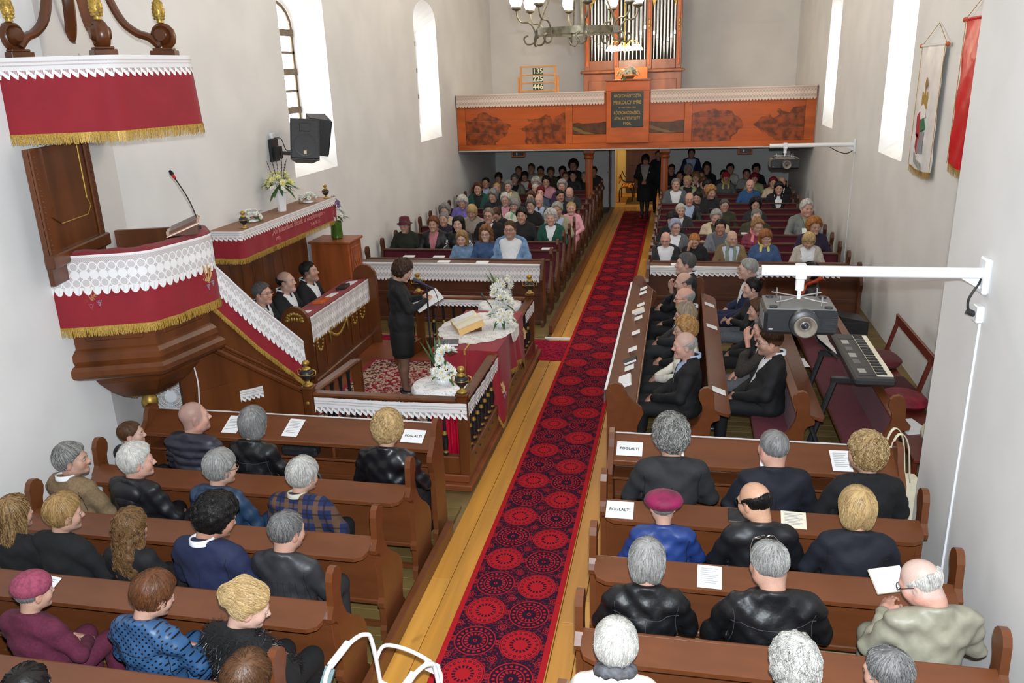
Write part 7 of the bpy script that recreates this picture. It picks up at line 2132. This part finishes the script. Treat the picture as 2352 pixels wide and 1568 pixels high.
P('person with short grey hair at the bottom edge near the wall', 1.06, Y3, 10, .98, hair=('short', hDG), streak=hG, top=CHAR, head=(34, 14, 0), strands=1200)
# ---- side pews, facing the altar table
SX = .13
for lab, y, s, fem, kw in (
        ('person in a black suit with blue collar nearest in the side pew', 8.0, 1.03, False, dict(hair=('fringe', hLG), buzz=.3, top=BLK, shirt=LBLUE, vneck=(.24, .35), tie=TIE_D, head=(8, 6, 0), arms='clasp', width=1.12, must=hW, skin=s4)),
        ('person in a white trench coat in the side pew', 8.58, 1.0, True, dict(hair=('curly', hBl), streak=hGi, top=CREAM, low=BLK, head=(6, 4, 0), arms='clasp', glass=GLM, width=1.05)),
        ('person in a dark coat partly hidden in the side pew', 9.12, 1.0, True, dict(hair=('full', hG), streak=hBl, top=BLKW, head=(0, 4, 0), glass=GLB)),
        ('person in a charcoal suit and glasses in the side pew', 9.85, 1.02, False, dict(hair=('fringe', hLG), top=CHAR, shirt=WHT, vneck=(.24, .35), tie=TIE_D, head=(4, 6, 0), arms='clasp', glass=GLB, skin=s4, width=1.15, fat=1)),
        ('person in black resting the chin on a hand in the side pew', 10.70, 1.0, False, dict(hair=('fringe', hDG), top=BLK, head=(6, 12, 0), arms=('lap', 'face'), skin=s2)),
        ('person in black clerical dress at the far end of the side pew', 11.35, 1.13, False, dict(hair=('short', hDG), top=BLK, shirt=WHT, head=(6, -2, 0), skin=s2))):
    P(lab, SX, y, 90, s, fem, **kw)
for lab, y, s, fem, kw in (
        ('person in a black suit and glasses nearest in the second side pew', 8.15, 1.05, False, dict(hair=('short', hBr), top=BLK, shirt=WHT, vneck=(.26, .35), tie=TIE_D, head=(6, 4, 0), arms='clasp', glass=GLB, stub=.6, width=1.18, fat=1)),
        ('person in a dark cardigan with a hand at the forehead', 8.72, 1.0, False, dict(hair=('short', hG), top=K('dark_brown_knit', (52, 46, 42), 'knit'), low=GREY, shirt=WHT, vneck=(.3, .3), head=(4, 8, 0), arms=('face', 'lap'), skin=s4)),
        ('person in a black coat with teal cuffs hidden behind the projector', 9.55, .95, True, dict(hair=('full', hBr), top=BLKW, shirt=TEAL, head=(4, 4, 0), arms='clasp')),
        ('person in a black jacket with folded arms in the second side pew', 10.50, .98, True, dict(hair=('short', hBk), top=BLK, head=(4, 0, 0), arms='fold', low=GREY, skin=s2)),
        ('person in a navy suit with open white shirt in the second side pew', 11.25, 1.08, False, dict(hair=('short', hLG), top=NAVY, shirt=WHT, vneck=(.16, .42), head=(6, 2, 0), arms='down', must=hW, glass=GLM, skin=s2, low=NAVY, width=1.05))):
    P(lab, .97, y, 90, s, fem, **kw)
P('person in a black jacket with an orange scarf behind the near projector', 1.76, 11.2, 90, 1.02, True, hair=('full', hBk), top=BLKN, scarf=ORSC)
# ---- clergy
for lab, y, x, hr, kw in (
        ('person in a black suit and glasses on the clergy bench nearest the stair', 9.02, -5.12, ('short', hDG), dict(top=BLK, glass=GLM, skin=s4, head=(-4, 0, 0))),
        ('person in a black robe and striped tie in the middle of the clergy bench', 9.60, -5.08, ('fringe', hBk), dict(top=BLKW, buzz=.3, skin=s2, head=(6, -4, 0), width=1.1)),
        ('person in a black robe at the cabinet end of the clergy bench', 10.18, -5.02, ('crop', hBk), dict(top=BLKW, buzz=.7, bald=True, stub=.5, skin=s1, head=(4, -6, 0), width=1.12, fat=1))):
    P(lab, x, y, -90, 1.05, hair=hr, shirt=WHT, vneck=(.20, .30), tie=TIE_D, arms='lap', seat=.605, **kw)
# ---- the reader at the altar table and those standing
rd = P('person in a black dress reading from an open book at the altar', -3.26, 8.92, -62, .985, True, hair=('curly', hBr), streak=hBk, top=BLK, stand=True, skirt=(.20, .11, .075), arms='book', head=(-6, 26, 0), strands=1300, width=1.05)
mb = MB().lathe([(.165, .92), (.185, .86), (.188, .75), (.175, .60), (.168, .53)], 28, Matrix.Diagonal((1.05, .80, 1, 1))); mb.obj('skirt', BLK, rd, smooth=True)
rd.location.z = .155
ob = thing('service_book', 'large open white book held by the reader', 'book', (-2.96, 9.08, 1.33), R(-62)); ob.rotation_euler[0] = R(26)
mb = MB()
for q in (-1, 1): mb.grid([[(q * 0.26 * k / 5, y_, .02 * math.sin(PI * k / 5)) for k in range(6)] for y_ in (-.17, .17)])
mb.obj('pages', PAPER, ob, smooth='auto'); MB().box((-.245, -.175, -.012), (.245, .175, -.004)).obj('cover', BLACK_PL, ob)
dw = P('person in a long black coat standing with folded hands at the door', -.94, 22.5, 178, 1.0, True, hair=('bob', hBk), top=BLKW, stand=True, skirt=(.03, .03, .035), shirt=K('floral_blouse', (150, 144, 140), 'knit'), vneck=(.02, .22), arms='clasp', head=(8, 22, 0), near=False, skin=s3)
MB().lathe([(.17, .95), (.20, .80), (.21, .60), (.215, .48)], 24, Matrix.Diagonal((1.0, .78, 1, 1))).obj('coat_skirt', BLKW, dw, smooth=True)
P('person in a blue suit standing at the rear wall', .28, 23.55, 180, 1.02, hair=('short', hBk), buzz=.6, top=NAVY, low=NAVYD, shirt=LBLUE, vneck=(.1, .3), stand=True, arms='hang', near=False, skin=s3, stub=.5)
P('person in black standing half hidden by the door post', -.62, 23.6, 180, 1.0, hair=('short', hBk), top=BLK, low=BLK, stand=True, arms='hang', near=False, skin=s3)
# ---- congregation facing the camera
CNT = {}
def F(side, row, x, s, desc, fem=False, hair=('short', hBr), top=BLK, dy=0, **kw):
    CNT[(side, row)] = CNT.get((side, row), 0) + 1
    kw.setdefault('arms', 'lap'); kw.setdefault('fold', .8)
    P('person in %s, %s %s row' % (desc, ORD[row], 'loudspeaker-side' if side == 0 else 'banner-side'), x, 13.35 + .77 * row - .2 + dy, 180, s, fem, hair=hair, top=top, near=False, **kw)
L_, R_ = 0, 1
F(L_, 1, -3.80, .90, 'a light denim jacket with long fair hair', True, ('long', hDB), DENIM, child=True, head=(0, 8, 0), skin=s2, streak=hBl)
F(L_, 1, -3.36, 1.02, 'a dark denim jacket and glasses', True, ('wavy', hAu), DENIMD, head=(0, 2, 0), glass=GLB, skin=s2, streak=hDB)
F(L_, 1, -2.92, 1.13, 'a pale denim jacket and white shirt', False, ('crop', hBr), DENIM, shirt=WHT, vneck=(.05, .40), glass=GLB, buzz=.8, width=1.15, fat=1, stub=.3, skin=s1)
F(L_, 2, -5.13, 1.02, 'a wine red hat and dark green coat', True, ('full', hDG), DKGREEN, hat=('cloche', HAT_R), width=1.15, head=(0, 6, 0), glass=GLM)
F(L_, 2, -4.56, 1.05, 'a black jacket with pink collar', True, ('full', hAu), BLKN, collar=PINK, width=1.1, shirt=K('floral', (190, 120, 130), 'shirt'), vneck=(.15, .2))
F(L_, 2, -4.07, 1.06, 'a black jacket with white letters on the sleeves', True, ('long', hBk), LEA, skin=s2)
F(L_, 3, -4.58, 1.0, 'a dark purple top', True, ('back', hG), PLUM)
F(L_, 3, -3.66, 1.10, 'a black velvet jacket and glasses', True, ('short', hG), BLKW, glass=GLB, shirt=WHT, vneck=(.3, .25), width=1.12, streak=hDB)
F(L_, 3, -3.00, 1.10, 'a black jacket with short dark hair', True, ('full', hBk), BLK, width=1.12)
F(L_, 3, -2.43, 1.04, 'a green jacket with white collar', True, ('perm', hW), DGREEN, shirt=WHT, vneck=(.28, .35), width=1.05, skin=s4)
F(L_, 4, -4.77, 1.04, 'a tan cardigan at the wall end', True, ('curly', hG), BEIGE)
F(L_, 4, -4.19, 1.04, 'a beige hooded jacket looking down', True, ('bob', hBl), K('taupe_nylon', (150, 138, 128), 'nylon'), head=(0, 18, 0), width=1.12, streak=hLB)
F(L_, 4, -3.66, 1.02, 'a black jacket and glasses bowing the head', False, ('short', hBr), BLK, glass=GLB, head=(-10, 34, 0))
F(L_, 4, -2.42, 1.08, 'a tan blazer and purple tie', False, ('side', hLG), K('tan_blazer', (158, 148, 124), 'wool'), shirt=LBLUE, vneck=(.18, .32), tie=TIE_P, width=1.05, skin=s3)
F(L_, 5, -3.44, 1.03, 'a white jacket and green scarf', True, ('bob', hG), CREAM, scarf=GSC, head=(-8, 0, 0))
F(L_, 5, -3.10, 1.02, 'a black coat and small glasses', True, ('full', hDG), BLKW, glass=GLM)
F(L_, 5, -2.24, .95, 'a pink hooded jacket by the aisle', True, ('back', hBl), PINKL, child=True, head=(10, 0, 0), skin=s2)
F(L_, 6, -3.81, 1.04, 'a dark jacket over a pink blouse', True, ('full', hW), CHAR, shirt=PINK, vneck=(.25, .3), glass=GLM, width=1.05)
F(L_, 6, -3.05, 1.03, 'a grey suit with blue shirt and tie', False, ('fringe', hLG), GREY, shirt=LBLUE, vneck=(.2, .32), tie=TIE_D, buzz=.3, glass=GLM, skin=s4)
F(L_, 6, -4.78, 1.0, 'a lilac and teal jacket leaning forward', True, ('perm', hW), LILAC, head=(0, 22, 0), dy=-.05, width=1.2, low=TEAL)
F(L_, 7, -3.38, .97, 'a dark coat with round glasses', True, ('full', hBr), BLKW, glass=GLM)
F(L_, 7, -4.25, 1.02, 'a navy anorak with white stripe', True, ('curly', hG), NAVYD, head=(-14, 12, 0))
F(L_, 7, -2.70, 1.0, 'a dark blazer looking aside', False, ('short', hBk), NAVYD, shirt=LGREY, vneck=(.3, .3), head=(24, 0, 0), skin=s3)
F(L_, 8, -3.27, .97, 'a blue jacket with red hair', True, ('full', hRd), TEALB, skin=s4)
F(L_, 8, -4.86, 1.06, 'a green jacket with dark blouse', True, ('full', hBr), DGREEN, shirt=NAVYD, vneck=(.2, .3), dy=.2, width=1.15)
F(L_, 8, -2.57, 1.0, 'a grey suit and pullover bowing the head', False, ('fringe', hW), CHAR, shirt=GREY, vneck=(.2, .3), head=(0, 32, 0), skin=s4, width=1.12, eyes=False)
F(L_, 9, -4.50, .98, 'a black jacket and white collar', True, ('back', hBl), BLK, head=(-20, 6, 0), shirt=WHT)
F(L_, 9, -4.22, 1.03, 'a khaki jacket', True, ('full', hG), KHAKI, shirt=K('yellow_shirt', (220, 214, 170), 'shirt'), vneck=(.3, .3), width=1.1)
F(L_, 9, -3.53, .95, 'a navy coat with pale hair', True, ('back', hW), NAVYD)
F(L_, 9, -2.86, 1.02, 'a purple coat', True, ('curly', hLG), PURP, width=1.1)
F(L_, 10, -3.64, 1.01, 'a dark coat with white curls', True, ('perm', hW), BLKW, head=(0, 14, 0))
F(L_, 10, -3.38, 1.03, 'a pink zip jacket and glasses', True, ('full', hBk), PINK, glass=GLB, width=1.1)
F(L_, 10, -4.98, 1.02, 'a blue jacket with tied back hair', True, ('back', hBk), NAVYD, shirt=LBLUE, vneck=(.3, .3), skin=s3)
F(L_, 11, -4.36, 1.0, 'a grey and black jacket with open collar', True, ('full', hDG), K('grey_olive', (110, 108, 92), 'nylon'), shirt=NAVYD, vneck=(.2, .3), width=1.12)
F(L_, 11, -3.63, 1.0, 'a brown coat', True, ('full', hDB), OLIVE)
F(L_, 11, -4.85, 1.02, 'a patterned cardigan', True, ('bowl', hBk), DOTS_T, dy=.2, width=1.1, skin=s3)
F(L_, 12, -4.23, .97, 'a red jacket with pale scarf', True, ('bowl', hBk), RUST, shirt=WSC, vneck=(.1, .25), skin=s3)
F(L_, 12, -3.09, .97, 'a dark jacket with glasses near the column', False, ('short', hBr), BLK, glass=GLB, skin=s4)
F(L_, 12, -2.87, 1.0, 'a grey blouse near the column', True, ('short', hBk), CHAR, dy=-.1)
F(L_, 12, -2.57, .96, 'a black coat beside the column', False, ('crop', hG), BLK, skin=s1)
for k, (x, s, c, h, b) in enumerate(((-4.55, 1.06, BLK, ('crop', hBr), 'a black suit, bald head'), (-4.20, 1.12, LGREY, ('crop', hBr), 'a light shirt'), (-3.95, 1.02, CHAR, ('short', hBk), 'a charcoal jacket'), (-3.62, 1.0, OLIVE, ('full', hBr), 'an olive jacket'), (-3.30, 1.0, NAVYD, ('full', hBk), 'a navy coat'), (-3.0, 1.2, BLK, ('curly', hBk), 'a black hooded top'), (-2.40, 1.02, CHAR, ('short', hBk), 'a dark coat behind the column'))):
    P('person in %s, last rear row by the loudspeaker wall' % b, x, 23.15 + .12 * (k % 3), 180, s, k == 3, hair=h, top=c, near=False, skin=s3, fold=.8)
F(R_, 1, -.21, .93, 'a dark jacket and white shirt wearing glasses', False, ('', hBk), CHAR, shirt=WHT, vneck=(.08, .32), glass=GLB, must=hLG, head=(-6, 16, 0), skin=s4, width=1.1)
F(R_, 1, .27, .92, 'a black top with a raised hand', True, ('back', hGi), BLKW, head=(-6, 26, 0), arms=('lap', 'face'), eyes=False)
F(R_, 1, .87, .95, 'a tan blazer and long grey scarf', False, ('', hW), K('tan_cord', (126, 104, 74), 'wool'), shirt=K('striped_shirt', (190, 198, 214), 'shirt'), vneck=(.05, .30), scarf=GRSC, head=(16, 4, 0), width=1.1, skin=s1, buzz=.15)
F(R_, 1, 1.41, .96, 'a denim jacket with blue and yellow scarf', True, ('bob', hAu), DENIMD, scarf=YSC, head=(14, 4, 0), glass=GLM, streak=hGi, width=1.1)
F(R_, 1, 2.10, .93, 'a cream grey jacket looking down', True, ('bob', hBl), K('cream_wool', (186, 178, 164), 'wool'), shirt=WHT, vneck=(.1, .28), head=(0, 24, 0), streak=hLB, width=1.05, eyes=False)
F(R_, 2, -.07, 1.0, 'a grey jacket and pearl necklace', True, ('full', hS), GREY, shirt=WHT, vneck=(.22, .32), head=(18, 2, 0), glass=GLM, streak=srgb(150, 152, 190), width=1.05)
F(R_, 2, .72, 1.02, 'a grey and navy jacket', False, ('crop', hBk), K('slate_nylon', (104, 108, 116), 'nylon'), shirt=GREY, vneck=(.1, .25), skin=s3, head=(-4, 6, 0), stub=.3, buzz=.9)
F(R_, 2, 1.34, 1.02, 'a maroon quilted jacket and pink scarf', True, ('full', hAu), MARO, scarf=PSC, puff=.06, glass=GLM, head=(16, 4, 0), streak=hBl)
F(R_, 2, 2.28, 1.03, 'a dark violet coat and glasses', True, ('perm', hGi), PLUM, glass=GLM, head=(18, 4, 0), width=1.1)
F(R_, 3, -.12, 1.02, 'a black coat and light blue face mask', True, ('bowl', hBk), BLK, head=(-6, 8, 0))
F(R_, 3, .68, 1.0, 'a beige hooded coat', True, ('full', hLG), BEIGE, head=(4, 8, 0), shirt=OLIVE, vneck=(.25, .25), width=1.15, dy=.3)
F(R_, 3, 1.42, 1.02, 'an olive green jacket', False, ('crop', hG), OLIVE, head=(4, 6, 0), width=1.2, buzz=.8, dy=.35, skin=s2)
F(R_, 4, .02, 1.0, 'a dark grey coat with white hair', True, ('short', hW), CHAR, shirt=WHT, vneck=(.35, .3), head=(8, 4, 0), dy=.3)
F(R_, 4, 2.36, 1.12, 'a grey zip jacket with hands on the pew rail', False, ('side', hW), K('zip_grey', (112, 116, 114), 'nylon'), shirt=PALEG, vneck=(.42, .3), head=(18, 2, 0), arms='rail', width=1.2, dy=.0, fat=1, skin=s4)
F(R_, 5, .90, .98, 'a dark brown coat and glasses', True, ('short', hDG), OLIVE, glass=GLM, head=(10, 4, 0), dy=.25, width=1.1)
F(R_, 5, 1.52, .98, 'a dark coat with big dark curls', True, ('perm', hBk), CHAR, glass=GLM, dy=.25)
F(R_, 6, .20, 1.02, 'a black leather jacket and blue shirt', False, ('fringe', hLG), LEA, shirt=LBLUE, vneck=(.15, .28), glass=GLM, head=(4, 4, 0), skin=s4, dy=.2)
F(R_, 7, .40, .95, 'black beside the leather jacket', True, ('full', hBk), BLK, head=(-20, 10, 0))
F(R_, 7, .66, 1.04, 'a navy jacket with pink collar', True, ('curly', hGi), NAVYD, collar=PINKL, head=(24, 10, 0), dy=.3, streak=hBl)
F(R_, 8, 2.22, 1.0, 'a black coat and long dark scarf', True, ('full', hBk), BLKW, scarf=BLKW, shirt=WHT, vneck=(.1, .2), head=(0, 4, 0), dy=.3, width=1.15)
F(R_, 9, -.10, 1.06, 'a grey blazer and open white shirt', False, ('short', hG), K('blue_grey_blazer', (88, 94, 102), 'wool'), shirt=WHT, vneck=(.1, .28), width=1.1)
F(R_, 9, 1.62, 1.02, 'a blue sweater and white collar', False, ('fringe', hW), BSWE, collar=WHT, skin=s4, width=1.1, buzz=.2)
F(R_, 9, .62, 1.03, 'a brown coat with dark hair', True, ('full', hBk), K('brown_coat', (70, 56, 50), 'wool'), head=(10, 20, 0))
F(R_, 10, .19, 1.03, 'a pale jacket over black', True, ('short', hLB), PALEG, shirt=BLK, vneck=(.2, .3), head=(-26, 10, 0), glass=GLM)
F(R_, 10, .54, .98, 'a dark jacket bowing to the side', True, ('full', hBr), CHAR, head=(14, 16, 0))
F(R_, 10, 2.22, .95, 'a beige jacket behind the black coat', True, ('full', hRd), BEIGE)
F(R_, 10, 2.42, .98, 'a dark suit at the wall end', False, ('fringe', hBk), BLK, shirt=WHT, vneck=(.3, .3))
F(R_, 11, .39, 1.01, 'a red sweater and pale scarf', True, ('bob', hDB), REDK, scarf=WSC, head=(-4, 2, 0), skin=s2)
F(R_, 11, 1.14, 1.0, 'a red beret and grey jacket', True, ('crop', hRd), GREY, hat=('cap', K('red_beret', (150, 22, 44), 'knit')), scarf=YSC, skin=s3)
F(R_, 11, 1.84, .97, 'a pale green jacket with red hair', True, ('bob', hRd), PALEG, width=1.12)
for k, (x, s, c, h, b, fem) in enumerate(((-.25, 1.06, BLK, ('short', hBk), 'black behind the column', False), (-.02, 1.03, NAVYD, ('short', hBk), 'a navy suit', False), (.21, 1.02, CHAR, ('perm', hLG), 'a grey coat with white curls', True), (.57, .99, BLK, ('', hBk), 'a dark jacket with bald head', False), (.70, 1.1, BLKW, ('long', hBk), 'black with long dark hair', True), (1.16, 1.05, CHAR, ('short', hBk), 'charcoal', False), (1.32, 1.06, K('white_jacket', (196, 194, 188), 'nylon'), ('short', hBk), 'a white zip jacket', False), (1.76, 1.07, LGREY, ('short', hBk), 'a grey hooded top', False), (2.0, 1.03, BLKW, ('full', hBk), 'a black coat at the wall side', True))):
    P('person in %s, last rear row by the banner wall' % b, x if k % 2 == 0 else x * .966, 23.15 if k % 2 == 0 else 22.4, 180, s if k % 2 == 0 else s - .08, fem, hair=h, top=c, near=False, skin=s3, fold=.8)
# ---- small things people wear or hold
mk = [o for o in bpy.data.objects if o.get('label', '').startswith('person in a black coat and light blue face mask')][0]
mb = MB(); mb.grid([[(.055 * math.sin(a), .075 + .045 * math.cos(a * .9), z_) for a in [(-1.2 + 2.4 * i / 10) for i in range(11)]] for z_ in (-.030, -.055, -.085, -.11)])
Vm = (np.array(mb.v) * 1.08 - np.array([0, -.03, -.10])) @ rotm(-6, 8, 0).T + np.array([0, -.03, -.10]) + np.array([0, .026, .724])
me = bpy.data.meshes.new('face_mask'); me.from_pydata(Vm.tolist(), [], mb.f); me.materials.append(mat('mask_blue', srgb(140, 190, 210), .8, 0)); me.shade_smooth(); link('face_mask', me, mk)
# fur: short dark strands over the waistcoat
top_o = [c for c in fur_p.children if c.name.startswith('top')][0]; me = top_o.data
nv = len(me.vertices); co = np.empty(nv * 3, dtype=f32); me.vertices.foreach_get('co', co); co = co.reshape(-1, 3); no = np.array([v.normal[:] for v in me.vertices])
ok = np.where((co[:, 2] > .05) & (np.abs(co[:, 0]) < .21) & (co[:, 2] < .60))[0]; rs = np.random.default_rng(3); ii = rs.choice(ok, 9000); b_ = co[ii] + rs.normal(0, .005, (9000, 3)); d_ = no[ii] * .6 + np.array([0, 0, -.6]) + rs.normal(0, .45, (9000, 3)); d_ /= np.linalg.norm(d_, axis=1, keepdims=True)
sd_ = np.cross(d_, rs.normal(size=(9000, 3))); sd_ /= np.linalg.norm(sd_, axis=1, keepdims=True); Vf = np.stack([b_ - sd_ * .0012, b_ + sd_ * .0012, b_ + d_ * .030 + sd_ * .0006, b_ + d_ * .030 - sd_ * .0006], 1).reshape(-1, 3)
fo = link('fur', npmesh('fur', Vf, np.arange(len(Vf)).reshape(-1, 4), K('fur_hair', (22, 21, 22), 'satin')), fur_p); fo['kind'] = 'stuff'
hbk = thing('hymn_book', 'open hymn book held by the person in the stone grey jacket', 'book', (1.27, 4.42, 1.0), R(20)); hbk.rotation_euler[0] = R(35)
MB().box((-.10, -.075, 0), (.10, .075, .02), .003).obj('cover', PAGE, hbk); MB().box((-.097, -.072, .02), (.097, .072, .022)).obj('printed_page', PAPER, hbk)
hb2 = MB().box((-.05, -.08, 0), (.05, .08, .006)).obj('held_paper', PAPER, None, loc=(2.30, 15.72, .93), rot=(R(40), 0, 0)); tag(hb2, 'white folded paper held at the pew rail by the grey zip jacket', 'paper')
ph = thing('smartphone', 'phone with a lit teal screen held by the person in black fur', 'phone', (-1.90, 3.5, .62), R(-20)); ph.rotation_euler[0] = R(55)
MB().box((-.04, -.085, 0), (.04, .085, .010), .004).obj('case', BLACK_PL, ph); MB().box((-.036, -.08, .0102), (.036, .08, .011)).obj('screen', emis('phone_screen', srgb(120, 146, 146), .3), ph)

sg = [o for o in bpy.data.objects if o.get('label', '').startswith('person in a wide black leather coat')][0]
Pg = (GV * np.array([1.08, 1.06, 1.05]) @ np.array(Matrix.Rotation(R(62), 3, 'X')).T + np.array([0, .005, .035])); Pg = (Pg - np.array([0, -.03, -.10])) @ rotm(14, 16, 0).T + np.array([0, -.03, -.10]) + np.array([0, .026, .724])
me = bpy.data.meshes.new('glasses'); me.from_pydata(Pg.tolist(), [], GF); me.materials.append(GLM); link('glasses', me, sg)

lt = [o for o in bpy.data.objects if o.get('label', '').startswith('person in a black jacket with white letters')][0]
for q in (-1, 1):
    for i_, chr_ in enumerate('ROC'): text('sleeve_letter', chr_, .07, (q * (.205 + .022 * i_), .072 + .012 * i_, .43 - .058 * i_), (R(75), 0, R(180) - q * R(20)), PAPER, lt, bold=True, ext=.004)
